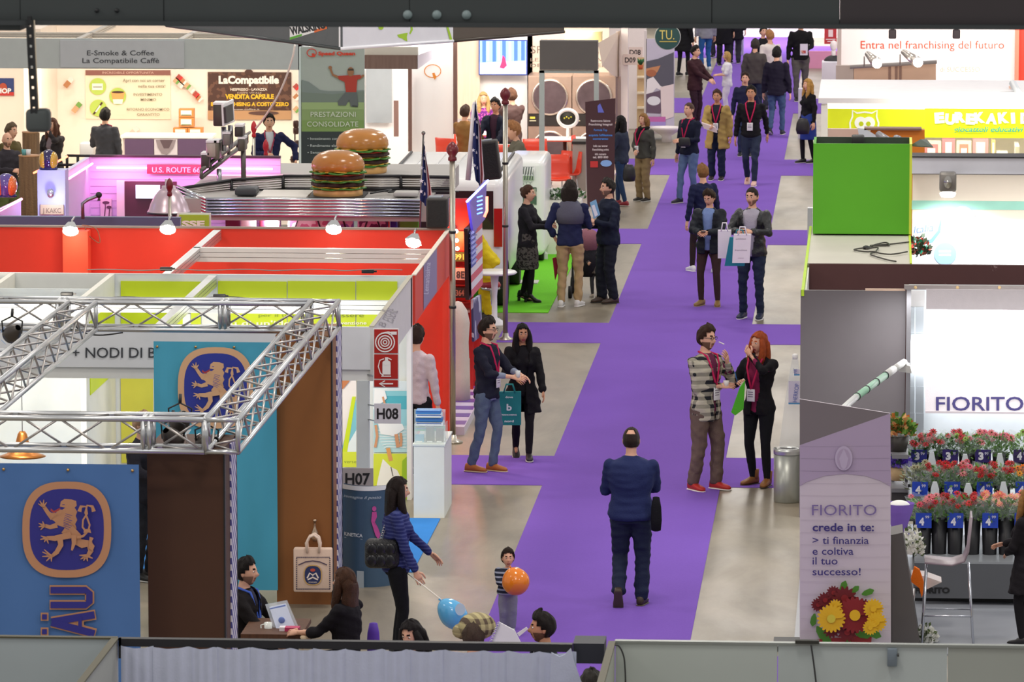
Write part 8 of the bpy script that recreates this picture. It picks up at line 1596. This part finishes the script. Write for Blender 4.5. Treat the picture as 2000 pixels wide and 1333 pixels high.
for i in range(3):
 for j in range(2):q=MB();q.m(mat('232326',rough=.2),True);q.sph(W(726+i*18,1074+j*22,48.222),.05,.01,.056,n=10,k=6);q.build('quilted_pad',o)
def balloon(x,y,Y,r,c,label,rot,stick=None,stretch=1.15):
 c0=W(x,y,Y);o=thing('balloon',label,'balloon',tuple(c0));M=Matrix.Translation(c0)@Matrix.Rotation(rot,4,'Y');q=MB();q.m(mat(c,rough=.12,var=.02,spec=.7),True);k=14
 q.lathe([(max(.001,r*math.sin(math.pi*i/k)*(1 if i>k/2 else 1-.12*math.cos(math.pi*i/k))),-r*stretch*math.cos(math.pi*i/k))for i in range(k+1)],n=28,M=M,cap=False);q.lathe([(.012,-r*stretch-.02),(.004,-r*stretch)],n=10,M=M);q.build('rubber_skin',o)
 if stick:q=MB();q.m(mat('e6e0da',rough=.4),True);q.tube([M@Vector((0,0,-r*stretch)),stick],.006,7);q.build('stick',o)
 return o
b_=balloon(884,1200,47.2,.125,'5fb4e6','light blue balloon on a white stick held by the striped woman',math.radians(138),None,1.32)
q=MB();q.m(mat('ece6e0',rough=.4),True);q.tube([W(862,1172,47.2),W(790,1116,48.6)],.006,7);q.build('stick',b_)
cv=Canvas(b_,front(47.06));cv.ell(899,1191,10,12,mprint('cfe6f4'));cv.done('balloon_print')
p=person('toddler boy in striped sweater holding an orange balloon',992,1232,1073,face=8,child=1.7,fat=1.45,hs='short',hair='2e2119',ttype='sweater',tmat=fab('252838',kind='stripes',c2='9aa0b4',sc=24),bot='8a8a98',btype='wide',shoe='8a9098',arms=((.1,-.36,1.2,(.6,.3,-.5)),(.06,-.34,1.12,(.6,.3,-.5))),vox=.018,H=None,legs=((.1,0,.1),(-.1,.05,-.1)))
balloon(1007,1136,p['hands'][0].y-.16,.135,'f08418','glossy orange balloon held up by the toddler boy',math.radians(160),None,1.02)
person('dark suited man seated at the bar table, seen in profile',479,1160,1087,face=75,Y=47.2,hs='short',hair='1b1614',skin='light',ttype='jacket',hem=.85,top='1b1718',under='3a3a4a',open_=.05,bot='1c1c20',shoe='1a1a1a',arms=('table','table'),seat=True,lany='4a68c8',badge=False,beard='5a463a')
p=person('woman with long wavy brown hair gesturing at the bar table',676,1180,1106,face=-110,Y=46.2,female=True,hs='wavy',hair='4a2e1e',ttype='sweater',top='18151a',sleeve=.7,bot='1c1c20',shoe='1a1a1a',arms=((.12,-.42,1.16,(.4,.3,-.6)),(.1,-.45,1.08,(.4,.3,-.6))),seat=True)
held_cloth(W(730,1218,46.5),.06,.3,mat('5a34a8',rough=.6),'purple_bag','purple bag behind the wavy haired woman','bag',4)
person('dark haired young woman low behind the bottom partition',806,1225,1205,face=-30,Y=43.4,female=True,hs='long',hair='1a1315',ttype='sweater',top='3a2c38',bot='222228',shoe='222222',seat=True,arms=('belly','belly'),head=(0,20,0))
p=person('dark haired man with short beard, profile, low behind the bottom partition',1062,1225,1194,face=-80,Y=43.6,hs='quiff',hair='1d1512',beard='33241c',skin='tan',ttype='jacket',top='20242e',under='d8d4dc',open_=.05,bot='222228',shoe='222222',seat=True,arms=('hold','table'))
p=person('person with plaid scarf over the head behind the bottom partition',925,1240,1212,face=170,Y=43.2,hs='short',hair='4a3a30',ttype='jacket',top='8a8068',bot='222228',shoe='222222',seat=True,arms=('belly','belly'),tmat=fab('b5a878',kind='plaid',c2='4a4038',sc=9))
q=MB();q.m(fab('b8ac80',kind='plaid',c2='5a4c40',sc=11),True);c=W(922,1232,43.1);q.sph(c,.16,.15,.115,n=20,k=12);q.sph(c+Vector((.12,-.02,-.05)),.1,.1,.07,n=14,k=8);o=q.build('plaid_hood',p['root'])
o=thing('spiral_notebook','white spiral notebook held up before the low bearded man','notebook',tuple(W(985,1245,43)));q=MB();q.m(mat('e9e8ea',rough=.5));q.prism([W(975,1216,43),W(1005,1232,43),W(1020,1262,43),(W(958,1262,43))],(0,.02,0));q.build('pages',o)
for k in range(9):q=MB();q.m(metal('c9c9cc',.3),True);c=W(974-k*2.1,1218+k*5,42.99);q.tube([c+Vector((.014*math.cos(a),-.005,.009*math.sin(a)))for a in[2*math.pi*j/7 for j in range(7)]],.003,5,close=True);q.build('spiral_ring',o)
q=MB();q.m(mat('e4dede',rough=.4));q.prism([W(1010,1238,42.8),W(1028,1226,42.8),W(1031,1230,42.8),W(1014,1244,42.8)],(0,.02,0));solo(q,'phone',W(1020,1235,42.8),'pale phone held near the bearded man\'s mouth','phone')
person('person in dark jacket glimpsed in the gap below the black box',1155,1320,1308,face=180,Y=40.2,hs='short',hair='2a2620',ttype='jacket',top='2c2c30',bot='222228',shoe='222222',seat=True,arms=('belly','belly'))
person('woman in dark clothes with long light brown hair at the right edge',2006,1180,1085,face=-120,Y=49.6,H=1.5,female=True,hs='wavy',hair='9a6e3c',ttype='coat',hem=.6,top='1d1a1e',bot='1c1a1e',btype='leggings',shoe='1c1a1e',arms=('belly','hold'),vox=.018)
person('person in dark clothes standing behind the blue banner, seen in a sliver',279,980,935,face=60,Y=52.6,H=1.72,hs='short',hair='c9a080',ttype='jacket',top='2e2c34',bot='2a2a30',shoe='222222',arms=('fold','hold'),vox=.022)
